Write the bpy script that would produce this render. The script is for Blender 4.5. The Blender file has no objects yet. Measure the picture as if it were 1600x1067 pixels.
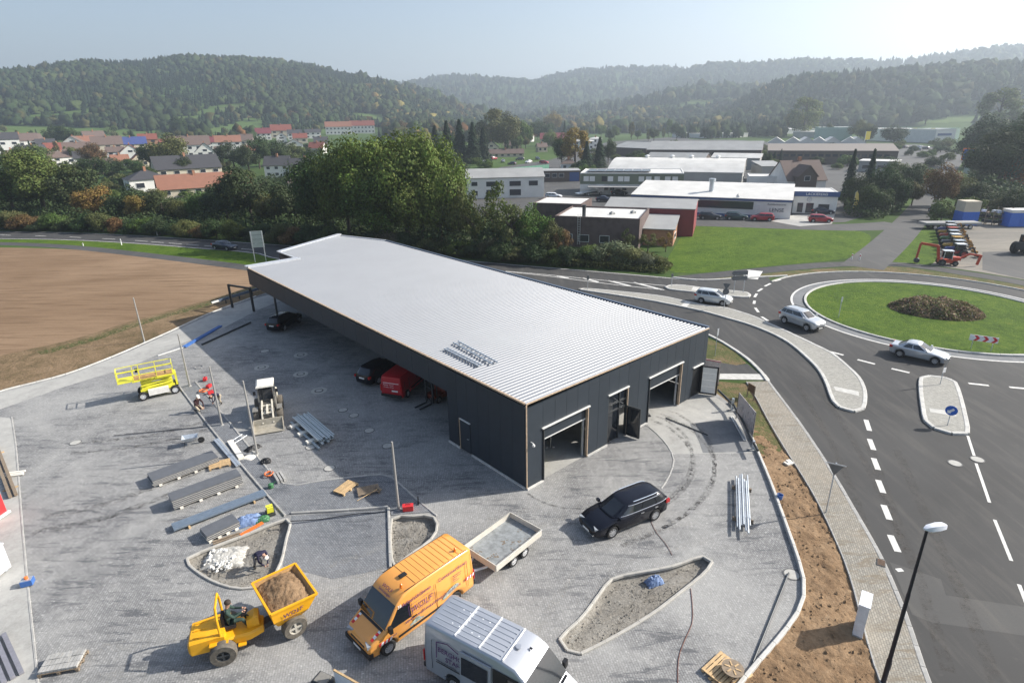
import bpy, bmesh, math, random
import numpy as np
from mathutils import Vector, Matrix
from mathutils.geometry import tessellate_polygon
R = math.radians
rnd = random.Random(7)
S = bpy.context.scene
COL = S.collection

# ------------------------------------------------------------------ camera
CAM_H = 19.5
PITCH = R(20.796); ROLL = R(0.944)
FPX = 915.0
_F = Vector((0, math.cos(PITCH), -math.sin(PITCH)))
_D = Vector((0, -math.sin(PITCH), -math.cos(PITCH)))
_R = Vector((1, 0, 0))
CR = _R * math.cos(ROLL) + _D * math.sin(ROLL)
CD = _D * math.cos(ROLL) - _R * math.sin(ROLL)
cam = bpy.data.cameras.new('camera'); camo = bpy.data.objects.new('camera', cam)
COL.objects.link(camo)
cam.sensor_width = 36; cam.sensor_fit = 'HORIZONTAL'; cam.lens = FPX / 1600 * 36
cam.clip_start = 0.5; cam.clip_end = 9000
m = Matrix((( CR.x, -CD.x, -_F.x, 0), (CR.y, -CD.y, -_F.y, 0), (CR.z, -CD.z, -_F.z, CAM_H), (0, 0, 0, 1)))
camo.matrix_world = m
S.camera = camo

# ------------------------------------------------------------------ sky, sun, exposure
SUN_EL = R(33.0); SUN_AZ = math.atan2(0.982, 0.188)      # azimuth from +Y towards +X
w = bpy.data.worlds.new('World'); S.world = w; w.use_nodes = True
nt = w.node_tree; bg = nt.nodes['Background']
sky = nt.nodes.new('ShaderNodeTexSky'); sky.sky_type = 'NISHITA'; sky.sun_disc = False
sky.sun_elevation = SUN_EL; sky.sun_rotation = SUN_AZ
sky.altitude = 200; sky.air_density = 1.0; sky.dust_density = 2.8; sky.ozone_density = 1.0
nt.links.new(sky.outputs[0], bg.inputs[0]); bg.inputs[1].default_value = 0.10
sl = bpy.data.lights.new('sun', 'SUN'); sl.energy = 5.0; sl.angle = R(0.55); sl.color = (1, .95, .87)
so = bpy.data.objects.new('sun', sl); COL.objects.link(so)
sd = Vector((math.sin(SUN_AZ) * math.cos(SUN_EL), math.cos(SUN_AZ) * math.cos(SUN_EL), math.sin(SUN_EL)))
so.rotation_euler = sd.to_track_quat('Z', 'Y').to_euler(); so.location = sd * 400
S.view_settings.view_transform = 'Standard'; S.view_settings.look = 'None'
S.view_settings.gamma = 1; S.view_settings.exposure = 0.85
S.cycles.max_bounces = 6; S.cycles.diffuse_bounces = 3; S.cycles.glossy_bounces = 3
S.cycles.transmission_bounces = 4; S.cycles.volume_bounces = 0; S.cycles.transparent_max_bounces = 6
S.cycles.use_denoising = True

# ------------------------------------------------------------------ survey: ground points from bearings
def ray(u, v):
    r = _F + CR * ((u - 800) / FPX) + CD * ((v - 533.5) / FPX)
    return r
def G(u, v, z=0.0):
    r = ray(u, v); t = (z - CAM_H) / r.z
    return (r.x * t, r.y * t)
def G3(u, v, z=0.0):
    p = G(u, v, z); return Vector((p[0], p[1], z))
def PX(p):
    p = Vector(p) - Vector((0, 0, CAM_H)); wz = p.dot(_F)
    return (800 + FPX * p.dot(CR) / wz, 533.5 + FPX * p.dot(CD) / wz)
def heading(a, b):
    a = G(*a); b = G(*b); return math.atan2(b[1] - a[1], b[0] - a[0])
# ------------------------------------------------------------------ mesh helpers
class MB:
    def __init__(s): s.v = []; s.f = []; s.m = []
    def add(s, vs, fs, mi=0, M=None):
        o = len(s.v)
        if M is not None: vs = [M @ Vector(q) for q in vs]
        s.v += [tuple(q) for q in vs]
        s.f += [tuple(i + o for i in f) for f in fs]; s.m += [mi] * len(fs); return s
    def box(s, c, d, rz=0, mi=0, M=None):
        x, y, z = d[0] / 2, d[1] / 2, d[2] / 2; cs, sn = math.cos(rz), math.sin(rz); vs = []
        for sx, sy, sz in ((-1,-1,-1),(1,-1,-1),(1,1,-1),(-1,1,-1),(-1,-1,1),(1,-1,1),(1,1,1),(-1,1,1)):
            px, py = sx * x, sy * y
            vs.append((c[0] + px * cs - py * sn, c[1] + px * sn + py * cs, c[2] + sz * z))
        return s.add(vs, [(0,3,2,1),(4,5,6,7),(0,1,5,4),(1,2,6,5),(2,3,7,6),(3,0,4,7)], mi, M)
    def bar(s, a, b, wd, ht=None, mi=0, up=(0,0,1)):
        a = Vector(a); b = Vector(b); ht = ht or wd; d = (b - a).normalized(); up = Vector(up)
        if abs(d.dot(up)) > .98: up = Vector((1, 0, 0))
        sx = d.cross(up).normalized() * wd / 2; sz = sx.cross(d).normalized() * ht / 2; vs = []
        for p in (a, b): vs += [p - sx - sz, p + sx - sz, p + sx + sz, p - sx + sz]
        return s.add(vs, [(0,1,2,3),(7,6,5,4),(0,4,5,1),(1,5,6,2),(2,6,7,3),(3,7,4,0)], mi)
    def tube(s, pts, r, n=8, mi=0, caps=True, M=None):
        pts = [Vector(p) for p in pts]; rs = r if isinstance(r, (list, tuple)) else [r] * len(pts)
        vs = []; fs = []; prev = None
        for i, p in enumerate(pts):
            d = (pts[min(i + 1, len(pts) - 1)] - pts[max(i - 1, 0)]).normalized()
            if prev is None:
                up = Vector((0, 0, 1)) if abs(d.z) < .9 else Vector((1, 0, 0)); x = d.cross(up).normalized()
            else: x = (prev - d * prev.dot(d)).normalized()
            prev = x; y = d.cross(x)
            for k in range(n):
                a = 2 * math.pi * k / n; vs.append(p + x * math.cos(a) * rs[i] + y * math.sin(a) * rs[i])
        for i in range(len(pts) - 1):
            for k in range(n):
                k2 = (k + 1) % n; fs.append((i*n + k, i*n + k2, (i+1)*n + k2, (i+1)*n + k))
        if caps: fs.append(tuple(range(n))[::-1]); fs.append(tuple((len(pts)-1)*n + k for k in range(n)))
        return s.add(vs, fs, mi, M)
    def lathe(s, prof, n=24, mi=0, M=None, axis='z'):
        vs = []; fs = []
        for (r, h) in prof:
            for k in range(n):
                a = 2 * math.pi * k / n; c, q = r * math.cos(a), r * math.sin(a)
                vs.append((c, q, h) if axis == 'z' else (c, h, q))
        for i in range(len(prof) - 1):
            for k in range(n):
                k2 = (k + 1) % n; fs.append((i*n + k, i*n + k2, (i+1)*n + k2, (i+1)*n + k))
        fs.append(tuple(range(n))[::-1]); fs.append(tuple((len(prof)-1)*n + k for k in range(n)))
        return s.add(vs, fs, mi, M)
    def prism(s, poly, z0, z1, mi=0, M=None):
        n = len(poly); vs = [(x, y, z0) for x, y in poly] + [(x, y, z1) for x, y in poly]
        fs = [tuple(range(n))[::-1], tuple(range(n, 2*n))] + [(i, (i+1) % n, n + (i+1) % n, n + i) for i in range(n)]
        return s.add(vs, fs, mi, M)
    def loft(s, rings, mi=0, closed=True, cap0=True, cap1=True, M=None):
        n = len(rings[0]); vs = [p for r in rings for p in r]; fs = []
        for i in range(len(rings) - 1):
            for k in range(n if closed else n - 1):
                k2 = (k + 1) % n; fs.append((i*n + k, i*n + k2, (i+1)*n + k2, (i+1)*n + k))
        if cap0: fs.append(tuple(range(n))[::-1])
        if cap1: fs.append(tuple((len(rings)-1)*n + k for k in range(n)))
        return s.add(vs, fs, mi, M)
    def mesh(s, name, mats, smooth=None):
        me = bpy.data.meshes.new(name); me.from_pydata(s.v, [], s.f)
        for mt in (mats if isinstance(mats, (list, tuple)) else [mats]): me.materials.append(mt)
        if any(s.m): me.polygons.foreach_set('material_index', s.m)
        if smooth is not None:
            b = bmesh.new(); b.from_mesh(me); bmesh.ops.recalc_face_normals(b, faces=b.faces); b.to_mesh(me); b.free()
            me.polygons.foreach_set('use_smooth', [True] * len(me.polygons)); me.set_sharp_from_angle(angle=R(smooth))
        me.update(); return me
    def build(s, name, mats, parent=None, smooth=None):
        o = bpy.data.objects.new(name, s.mesh(name, mats, smooth)); COL.objects.link(o)
        if parent is not None: o.parent = parent
        return o
def tag(o, label=None, cat=None, group=None, kind=None):
    if label: o['label'] = label
    if cat: o['category'] = cat
    if group: o['group'] = group
    if kind: o['kind'] = kind
    return o
def empty(name, loc=(0,0,0), rz=0, label=None, cat=None, group=None):
    o = bpy.data.objects.new(name, None); COL.objects.link(o); o.empty_display_size = .3
    o.location = loc; o.rotation_euler = (0, 0, rz); return tag(o, label, cat, group)
KIDS = {}
def copy_tree(o, parent=None):
    c = o.copy(); COL.objects.link(c); c.parent = parent
    for ch in list(o.children): copy_tree(ch, c)
    return c
def inst(mesh, name, parent=None, loc=(0,0,0), rz=0, sc=None):
    o = bpy.data.objects.new(name, mesh); COL.objects.link(o); o.parent = parent
    o.location = loc; o.rotation_euler = (0, 0, rz)
    if sc is not None: o.scale = sc if isinstance(sc, (tuple, list)) else (sc,) * 3
    return o
def sheet(name, poly, z, mat, holes=(), kind='structure', parent=None, drape=None):
    loops = [[Vector((p[0], p[1], 0)) for p in poly]] + [[Vector((p[0], p[1], 0)) for p in h] for h in holes]
    tris = tessellate_polygon(loops); pts = [p for l in loops for p in l]
    b = MB(); b.add([(p.x, p.y, z) for p in pts], [tuple(t) for t in tris])
    me = b.mesh(name, mat)
    bb = bmesh.new(); bb.from_mesh(me); bmesh.ops.recalc_face_normals(bb, faces=bb.faces)
    for f in bb.faces:
        if f.normal.z < 0: f.normal_flip()
    bb.to_mesh(me); bb.free()
    o = bpy.data.objects.new(name, me); COL.objects.link(o); o.parent = parent
    if kind: o['kind'] = kind
    return o
def smoothline(pts, step=.5, closed=False):
    """Catmull-Rom through 2D points, resampled at even steps"""
    P = [Vector((p[0], p[1])) for p in pts]; n = len(P); out = []
    for i in range(n if closed else n - 1):
        if closed: p0, p1, p2, p3 = P[i-1], P[i], P[(i+1) % n], P[(i+2) % n]
        else: p0, p1, p2, p3 = P[max(i-1, 0)], P[i], P[i+1], P[min(i+2, n-1)]
        k = max(2, int((p2 - p1).length / step * 2))
        for j in range(k):
            t = j / k
            out.append(.5 * ((2*p1) + (p2-p0)*t + (2*p0-5*p1+4*p2-p3)*t*t + (3*p1-p0-3*p2+p3)*t*t*t))
    out.append(P[0] if closed else P[-1])
    d = [0]
    for a, b in zip(out, out[1:]): d.append(d[-1] + (b - a).length)
    m_ = max(1, round(d[-1] / step)); res = []; j = 0
    for i in range(m_ + 1):
        t = d[-1] * i / m_
        while j < len(d) - 2 and d[j+1] < t: j += 1
        f = (t - d[j]) / max(1e-6, d[j+1] - d[j]); res.append(out[j].lerp(out[j+1], min(1, f)))
    return [(p.x, p.y) for p in (res[:-1] if closed else res)]
def offset(line, d):
    """2D polyline shifted to the left by d"""
    out = []
    for i, p in enumerate(line):
        a = Vector(line[max(i-1, 0)]); b = Vector(line[min(i+1, len(line)-1)]); t = (b - a).normalized()
        out.append((p[0] - t.y * d, p[1] + t.x * d))
    return out
def ribbon(name, line, wl, wr, z, mat, kind='structure', parent=None):
    a = offset(line, wl); b = offset(line, -wr); mb = MB()
    mb.add([(x, y, z) for x, y in a] + [(x, y, z) for x, y in b],
           [(i + len(a), i + 1 + len(a), i + 1, i) for i in range(len(a) - 1)])
    o = mb.build(name, mat, parent)
    if kind: o['kind'] = kind
    return o
def kerb(name, line, wd, z0, z1, mat, parent=None, stone=1.0, label=None, gap=.025, mats=None, closed=False, piece='kerb_stone', cat=None):
    """a run of separate kerb stones along a line; each stone is its own piece"""
    ln = smoothline(line, stone, closed)
    if closed: ln = ln + [ln[0]]
    base = parent
    if base is None:
        base = empty(name, (ln[0][0], ln[0][1], 0)); base['kind'] = 'structure'
        off = Vector((ln[0][0], ln[0][1], 0))
    else: off = Vector((0, 0, 0))
    me = None
    L0 = [(Vector(b) - Vector(a)).length for a, b in zip(ln, ln[1:])]; Lm = sum(L0) / len(L0)
    bev = min(.03, wd * .2); hh = z1 - z0; xx = Lm / 2 - gap / 2; yy = wd / 2
    mb = MB(); ring = lambda x, z, y: [(x, -y, z), (x, y, z)]
    pr = [(-yy, 0), (yy, 0), (yy, hh - bev), (yy - bev, hh), (-yy + bev, hh), (-yy, hh - bev)]
    mb.loft([[(-xx, y, z) for y, z in pr], [(xx, y, z) for y, z in pr]])
    me = mb.mesh(piece, mat)
    for a, b in zip(ln, ln[1:]):
        c = ((a[0] + b[0]) / 2, (a[1] + b[1]) / 2); an = math.atan2(b[1] - a[1], b[0] - a[0])
        l = math.hypot(b[0] - a[0], b[1] - a[1])
        o = inst(me, piece, base, Vector((c[0], c[1], z0 + rnd.uniform(-.006, .006))) - off, an + rnd.uniform(-.006, .006), (l / Lm, 1, 1))
    return base

# ------------------------------------------------------------------ materials
MATS = {}
def N(nt, t, **kw):
    n = nt.nodes.new(t)
    for k, v in kw.items():
        if k.startswith('i_'):
            n.inputs[k[2:].replace('_', ' ')].default_value = v
        else: setattr(n, k, v)
    return n
def newmat(name):
    m = bpy.data.materials.new(name); m.use_nodes = True; nt = m.node_tree
    return m, nt, nt.nodes['Principled BSDF']
def c4(c): return (c[0], c[1], c[2], 1)
def mat(name, col, rough=.6, metal=0, var=.12, scale=6, bump=0, bscale=60, coat=0, alpha=None, emit=None, spec=None, rand=0):
    """paint / metal / plastic with uneven tone and light wear"""
    if name in MATS: return MATS[name]
    m, nt, p = newmat(name); L = nt.links.new
    tc = N(nt, 'ShaderNodeTexCoord'); nz = N(nt, 'ShaderNodeTexNoise', i_Scale=scale, i_Detail=5.0, i_Roughness=.65)
    L(tc.outputs['Object'], nz.inputs['Vector'])
    mr = N(nt, 'ShaderNodeMapRange'); mr.inputs[1].default_value = .3; mr.inputs[2].default_value = .7
    mr.inputs[3].default_value = 1 - var; mr.inputs[4].default_value = 1 + var; L(nz.outputs[0], mr.inputs[0])
    mx = N(nt, 'ShaderNodeVectorMath', operation='SCALE'); mx.inputs[0].default_value = col
    fac = mr.outputs[0]
    if rand:
        oi = N(nt, 'ShaderNodeObjectInfo'); r2 = N(nt, 'ShaderNodeMapRange'); r2.inputs[3].default_value = 1 - rand; r2.inputs[4].default_value = 1 + rand
        L(oi.outputs['Random'], r2.inputs[0]); mm = N(nt, 'ShaderNodeMath', operation='MULTIPLY'); L(fac, mm.inputs[0]); L(r2.outputs[0], mm.inputs[1]); fac = mm.outputs[0]
    L(fac, mx.inputs['Scale']); L(mx.outputs[0], p.inputs['Base Color'])
    p.inputs['Metallic'].default_value = metal; p.inputs['Roughness'].default_value = rough
    if spec is not None: p.inputs['Specular IOR Level'].default_value = spec
    if coat: p.inputs['Coat Weight'].default_value = coat; p.inputs['Coat Roughness'].default_value = .08
    if bump:
        n2 = N(nt, 'ShaderNodeTexNoise', i_Scale=bscale, i_Detail=4.0); L(tc.outputs['Object'], n2.inputs['Vector'])
        b = N(nt, 'ShaderNodeBump', i_Strength=bump, i_Distance=.02); L(n2.outputs[0], b.inputs['Height']); L(b.outputs[0], p.inputs['Normal'])
    if emit: p.inputs['Emission Color'].default_value = c4(col); p.inputs['Emission Strength'].default_value = emit
    MATS[name] = m; return m
def ramp(nt, stops, fac):
    r = N(nt, 'ShaderNodeValToRGB'); e = r.color_ramp.elements
    while len(e) < len(stops): e.new(.5)
    for el, (p, c) in zip(e, stops): el.position = p; el.color = c4(c)
    nt.links.new(fac, r.inputs[0]); return r.outputs[0]
def mixc(nt, a, b, f, mode='MIX'):
    n = N(nt, 'ShaderNodeMix', data_type='RGBA', blend_type=mode)
    for i, x in ((6, a), (7, b)):
        if isinstance(x, tuple): n.inputs[i].default_value = c4(x)
        else: nt.links.new(x, n.inputs[i])
    if isinstance(f, (int, float)): n.inputs[0].default_value = f
    else: nt.links.new(f, n.inputs[0])
    return n.outputs[2]
def noise(nt, vec, sc, det=5, rough=.6, dist=0):
    n = N(nt, 'ShaderNodeTexNoise', i_Scale=sc, i_Detail=float(det), i_Roughness=rough, i_Distortion=dist)
    nt.links.new(vec, n.inputs['Vector']); return n.outputs[0]
def mapv(nt, vec, sc=(1,1,1), rz=0):
    n = N(nt, 'ShaderNodeMapping'); n.inputs['Scale'].default_value = sc; n.inputs['Rotation'].default_value = (0, 0, rz)
    nt.links.new(vec, n.inputs['Vector']); return n.outputs[0]
def step(nt, x, a, b, lo=0., hi=1.):
    n = N(nt, 'ShaderNodeMapRange'); n.inputs[1].default_value = a; n.inputs[2].default_value = b
    n.inputs[3].default_value = lo; n.inputs[4].default_value = hi; nt.links.new(x, n.inputs[0]); return n.outputs[0]
def mul(nt, a, b):
    n = N(nt, 'ShaderNodeMath', operation='MULTIPLY')
    for i, x in enumerate((a, b)):
        if isinstance(x, (int, float)): n.inputs[i].default_value = x
        else: nt.links.new(x, n.inputs[i])
    return n.outputs[0]
def bumpn(nt, p, h, st=.4, d=.02):
    b = N(nt, 'ShaderNodeBump', i_Strength=st, i_Distance=d); nt.links.new(h, b.inputs['Height']); nt.links.new(b.outputs[0], p.inputs['Normal'])

def pave_mat(name, base, dust, dark, rz, bw=.2, bh=.1, dustf=.5):
    m, nt, p = newmat(name); L = nt.links.new; tc = N(nt, 'ShaderNodeTexCoord'); v = tc.outputs['Object']
    br = N(nt, 'ShaderNodeTexBrick', i_Scale=1.0, i_Mortar_Size=.012, i_Mortar_Smooth=.3, i_Bias=0.0, i_Brick_Width=bw, i_Row_Height=bh)
    br.inputs['Color1'].default_value = c4([x * 1.18 for x in base]); br.inputs['Color2'].default_value = c4([x * .80 for x in base]); br.inputs['Mortar'].default_value = c4([x * .42 for x in base])
    L(mapv(nt, v, (1, 1, 1), rz), br.inputs['Vector'])
    big = noise(nt, v, .16, 6, .62, .6); mid = noise(nt, v, 1.1, 7, .72, 1.2); fine = noise(nt, v, 7, 5, .75)
    streak = noise(nt, mapv(nt, v, (.35, 2.2, 1), rz + .5), 1.3, 6, .7, .8)
    c = mixc(nt, br.outputs[0], dust, mul(nt, step(nt, big, .36, .66), dustf))
    c = mixc(nt, c, dust, mul(nt, step(nt, mid, .5, .72), dustf * .9))
    c = mixc(nt, c, dark, mul(nt, step(nt, streak, .52, .60), mul(nt, step(nt, big, .60, .42), .80)))
    c = mixc(nt, c, dark, mul(nt, step(nt, fine, .55, .66), mul(nt, step(nt, mid, .44, .60), .62)))
    c = mixc(nt, c, tuple(min(1, x * 1.5) for x in dust), mul(nt, step(nt, noise(nt, v, 13, 3, .6), .60, .70), .55))
    L(c, p.inputs['Base Color']); p.inputs['Roughness'].default_value = .85; bumpn(nt, p, br.outputs['Fac'], -.35, .006)
    return m
def ground_mat(name, stops, sc=(.05, .4, 3.), wts=(.5, .3, .2), bump=.5, bd=.05, bsc=5, rough=.95, stretch=None, rz=0):
    m, nt, p = newmat(name); L = nt.links.new; tc = N(nt, 'ShaderNodeTexCoord'); v = tc.outputs['Object']
    if stretch: v2 = mapv(nt, v, stretch, rz)
    else: v2 = v
    a = None
    for s_, w_ in zip(sc, wts):
        k = mul(nt, noise(nt, v2, s_, 5, .62, .3), w_)
        if a is None: a = k
        else:
            q = N(nt, 'ShaderNodeMath', operation='ADD'); L(a, q.inputs[0]); L(k, q.inputs[1]); a = q.outputs[0]
    L(ramp(nt, stops, a), p.inputs['Base Color']); p.inputs['Roughness'].default_value = rough; p.inputs['Specular IOR Level'].default_value = .2
    if bump: bumpn(nt, p, noise(nt, v2, bsc, 6, .7), bump, bd)
    return m
# ------------------------------------------------------------------ terrain
def _azel(px, sh=0):
    a = []
    for u, v in px:
        r = ray(u, v + sh); a.append((math.atan2(r.x, r.y), r.z / math.hypot(r.x, r.y)))
    a.sort(); return np.array([q[0] for q in a]), np.array([q[1] for q in a])
LAYERS = []
def layer(px, Rr, R0, sh, gentle=.22, t1=.25):
    az, te = _azel(px, sh); LAYERS.append((az, te, Rr, R0, gentle, t1))
layer([(-300,118),(-120,114),(0,112),(100,108),(190,98),(280,92),(370,90),(420,93),(470,101),(520,113),(570,123),(630,136),(680,152),(720,166),(790,186),(850,200)], 1500, 420, 6, .20, .30)
layer([(520,160),(600,135),(640,127),(700,122),(760,122),(830,125),(880,116),(950,109),(1020,105),(1080,108),(1150,108),(1250,108),(1400,112),(1700,112)], 2700, 1150, 5, .12, .2)
layer([(1000,140),(1060,118),(1110,106),(1200,99),(1280,97),(1350,97),(1400,94),(1450,89),(1500,84),(1560,78),(1600,75),(1800,66),(2000,70)], 2300, 1200, 5, .15, .2)
layer([(1040,196),(1090,186),(1130,170),(1165,150),(1195,134),(1220,123),(1260,113),(1330,110),(1400,111),(1500,108),(1600,101),(1750,95),(1950,100)], 1150, 560, 11, .10, .35)
layer([(860,178),(940,165),(1020,152),(1080,143),(1150,140),(1230,146),(1300,165)], 1500, 760, 6, .12, .25)
def _ss(a, b, x):
    t = np.clip((x - a) / (b - a), 0, 1); return t * t * (3 - 2 * t)
def terrain(x, y):
    x = np.asarray(x, float); y = np.asarray(y, float)
    r = np.hypot(x, y); az = np.arctan2(x, y); z = np.zeros_like(r)
    for A, E, Rr, R0, g, t1 in LAYERS:
        e = np.interp(az, A, E); Zr = CAM_H + Rr * e
        edge = _ss(A[0] - .10, A[0], az) * (1 - _ss(A[-1], A[-1] + .12, az)); Zr = np.maximum(Zr, 0) * edge
        t = (r - R0) / (Rr - R0)
        h = Zr * (g * np.clip(t, 0, 1) + (1 - g) * _ss(t1, 1.0, t)) * (1 - .45 * _ss(1.0, 1.9, t))
        z = np.maximum(z, h)
    und = 5 * np.sin(x * .011 + 1) * np.sin(y * .009) + 3 * np.sin(x * .023 + y * .017)
    return z + und * np.clip(z / 60, 0, 1)
def TZ(x, y): return float(terrain(x, y))
def GT(u, v, r0=60, r1=4000):
    """where the bearing meets the terrain"""
    d = ray(u, v); hl = math.hypot(d.x, d.y)
    rr = np.geomspace(r0, r1, 900); xs = d.x / hl * rr; ys = d.y / hl * rr; zs = CAM_H + d.z / hl * rr
    dz = zs - terrain(xs, ys); k = np.argmax(dz < 0)
    if dz[k] >= 0: k = len(rr) - 1
    return Vector((xs[k], ys[k], float(terrain(xs[k], ys[k]))))

PL1 = [(292,874),(300,888),(322,904),(350,916),(382,921),(418,912),(438,882),(447,845),(453,812),(420,822),(380,838),(335,855)]
PL2 = [(612,812),(640,808),(670,806),(681,813),(683,826),(677,840),(658,856),(632,873),(614,886)]
PL3 = [(874,1000),(905,970),(932,935),(950,910),(962,903),(978,899),(1050,886),(1076,876),(1097,870),(1110,874),(1112,881),(1097,899),(1068,922),(1023,957),(973,988),(925,1014),(897,1024)]
PLW = [smoothline([G(*p) for p in q], .35, True) for q in (PL1, PL2, PL3)]

gm = None
def land_mat():
    m, nt, p = newmat('meadow_land'); L = nt.links.new; tc = N(nt, 'ShaderNodeTexCoord'); v = tc.outputs['Object']
    a = noise(nt, v, .004, 6, .6, .5); b = noise(nt, v, .03, 5, .65); f = noise(nt, v, .5, 5, .7); ff = noise(nt, v, 4, 4, .7)
    c = ramp(nt, [(.32, (.030,.050,.016)), (.48, (.055,.095,.026)), (.60, (.075,.125,.034)), (.75, (.13,.13,.055))], a)
    c = mixc(nt, c, (.045,.075,.020), mul(nt, step(nt, b, .45, .65), .6)); c = mixc(nt, c, (.12,.13,.05), mul(nt, step(nt, f, .52, .72), .45))
    c = mixc(nt, c, (.022,.036,.012), mul(nt, step(nt, ff, .5, .7), .4))
    L(c, p.inputs['Base Color']); p.inputs['Roughness'].default_value = .95; p.inputs['Specular IOR Level'].default_value = .1
    bumpn(nt, p, ff, .6, .08); return m
M_LAND = land_mat()
def build_ground():
    RD = 150.0; azs = np.concatenate([np.linspace(-1.25, 1.25, 261), np.linspace(1.25, 2 * math.pi - 1.25, 40)[1:-1]])
    rs = np.geomspace(RD, 5200, 90); na = len(azs); mb = MB()
    A, RR = np.meshgrid(azs, rs); X = RR * np.sin(A); Y = RR * np.cos(A); Z = terrain(X, Y); Z[0] = 0
    Z *= np.clip((RR - RD) / 40, 0, 1)
    vs = np.stack([X, Y, Z], -1).reshape(-1, 3).tolist(); fs = []
    for i in range(len(rs) - 1):
        for k in range(na):
            k2 = (k + 1) % na; fs.append((i*na + k, (i+1)*na + k, (i+1)*na + k2, i*na + k2))
    mb.add(vs, fs)
    loop = [Vector((RD * math.sin(a), RD * math.cos(a), 0)) for a in azs]
    loops = [loop] + [[Vector((x, y, 0)) for x, y in h] for h in PLW]
    pts = [p for l in loops for p in l]; mb.add([(p.x, p.y, 0) for p in pts], [tuple(t) for t in tessellate_polygon(loops)])
    o = mb.build('ground', M_LAND); o['kind'] = 'structure'
    b = bmesh.new(); b.from_mesh(o.data)
    for f in b.faces:
        if f.normal.z < 0: f.normal_flip()
        f.smooth = True
    b.to_mesh(o.data); b.free()
build_ground()
def PXP(l): return [G(*p) for p in l]

# ------------------------------------------------------------------ ground materials
PAVE_RZ = math.atan2(.6643, .7475)
M_PAVE = pave_mat('concrete_pavers', (.205,.205,.205), (.40,.395,.375), (.075,.078,.085), PAVE_RZ + R(38), dustf=.55)
M_PAVE_DARK = pave_mat('blue_grey_pavers', (.15,.16,.175), (.30,.30,.30), (.07,.075,.085), PAVE_RZ + R(8), dustf=.30)
M_PAVE_PATH = pave_mat('beige_path_pavers', (.27,.255,.22), (.32,.265,.195), (.17,.14,.10), PAVE_RZ + R(66), .2, .1, .35)
M_ISLE = pave_mat('island_pavers', (.33,.32,.285), (.38,.37,.33), (.25,.24,.22), .3, .2, .1, .2)
def asphalt(name, c, tint):
    m, nt, p = newmat(name); L = nt.links.new; tc = N(nt, 'ShaderNodeTexCoord'); v = tc.outputs['Object']
    a = noise(nt, v, .09, 5, .6, .4); st = noise(nt, mapv(nt, v, (1.6, .18, 1), R(-24)), .8, 5, .65, .5); f = noise(nt, v, 26, 4, .7); mid = noise(nt, v, 1.6, 6, .7)
    k = mixc(nt, tuple(x * .8 for x in c), tuple(x * 1.25 for x in c), step(nt, a, .35, .65))
    k = mixc(nt, k, tint, mul(nt, step(nt, st, .48, .72), .55)); k = mixc(nt, k, tuple(x * .6 for x in c), mul(nt, step(nt, f, .5, .7), .4))
    k = mixc(nt, k, tint, mul(nt, step(nt, mid, .60, .74), .35))
    L(k, p.inputs['Base Color']); p.inputs['Roughness'].default_value = .82; bumpn(nt, p, f, .25, .01); return m
M_ASPH = asphalt('asphalt', (.037,.0365,.036), (.088,.082,.073))
M_ASPH_OLD = asphalt('old_asphalt', (.060,.059,.057), (.11,.102,.09))
M_SOIL = ground_mat('loose_brown_soil', [(.30,(.10,.062,.035)),(.46,(.20,.128,.072)),(.58,(.29,.195,.115)),(.72,(.36,.27,.18))], (.25,1.3,5.), (.35,.35,.3), .9, .14, 2.2)
def field_mat():
    m, nt, p = newmat('harrowed_field'); L = nt.links.new; tc = N(nt, 'ShaderNodeTexCoord'); v = tc.outputs['Object']
    big = noise(nt, v, .035, 5, .6, .5); st = noise(nt, mapv(nt, v, (.10, 1.5, 1), R(-14)), 1.1, 6, .68, .25); fine = noise(nt, v, 6, 5, .75); fu = noise(nt, mapv(nt, v, (.04, 4.0, 1), R(-14)), 1.5, 3, .6)
    c = mixc(nt, (.175,.115,.070), (.285,.198,.128), step(nt, big, .36, .64)); c = mixc(nt, c, (.095,.058,.034), mul(nt, step(nt, st, .50, .64), .62)); c = mixc(nt, c, (.32,.225,.145), mul(nt, step(nt, fu, .54, .68), .45)); c = mixc(nt, c, (.10,.064,.038), mul(nt, step(nt, fine, .52, .70), .5))
    L(c, p.inputs['Base Color']); p.inputs['Roughness'].default_value = .95; p.inputs['Specular IOR Level'].default_value = .1; bumpn(nt, p, st, .8, .14); return m
M_FIELD = field_mat()
M_GRASS = ground_mat('mown_grass', [(.37,(.022,.046,.003)),(.46,(.052,.100,.006)),(.54,(.080,.138,.009)),(.64,(.145,.165,.024))], (.22,1.3,7.), (.26,.34,.40), 1.0, .20, 5)
M_DRYG = ground_mat('rough_bank_grass', [(.34,(.045,.062,.018)),(.47,(.085,.095,.032)),(.57,(.17,.12,.065)),(.72,(.26,.19,.11))], (.18,.9,5.), (.4,.35,.25), .9, .14, 4)
M_CONC = ground_mat('pale_concrete', [(.32,(.25,.245,.23)),(.5,(.36,.355,.335)),(.68,(.46,.45,.42))], (.3,1.6,9.), (.4,.35,.25), .15, .01, 12, rough=.85)
M_CONC_D = ground_mat('dark_concrete', [(.32,(.12,.125,.13)),(.5,(.18,.185,.19)),(.68,(.25,.25,.25))], (.3,1.6,9.), (.4,.35,.25), .15, .01, 12, rough=.85)
M_GRAVEL = ground_mat('gravel', [(.30,(.13,.12,.105)),(.48,(.22,.205,.18)),(.62,(.31,.295,.265)),(.74,(.42,.40,.36))], (.3,1.6,9.), (.25,.3,.45), .9, .06, 9)
M_YARDGRIT = ground_mat('compacted_grit', [(.32,(.12,.115,.105)),(.5,(.20,.185,.16)),(.68,(.30,.27,.225))], (.06,.4,2.5), (.4,.35,.25), .3, .04, 3, stretch=(.5,1.8,1), rz=.4)
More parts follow.
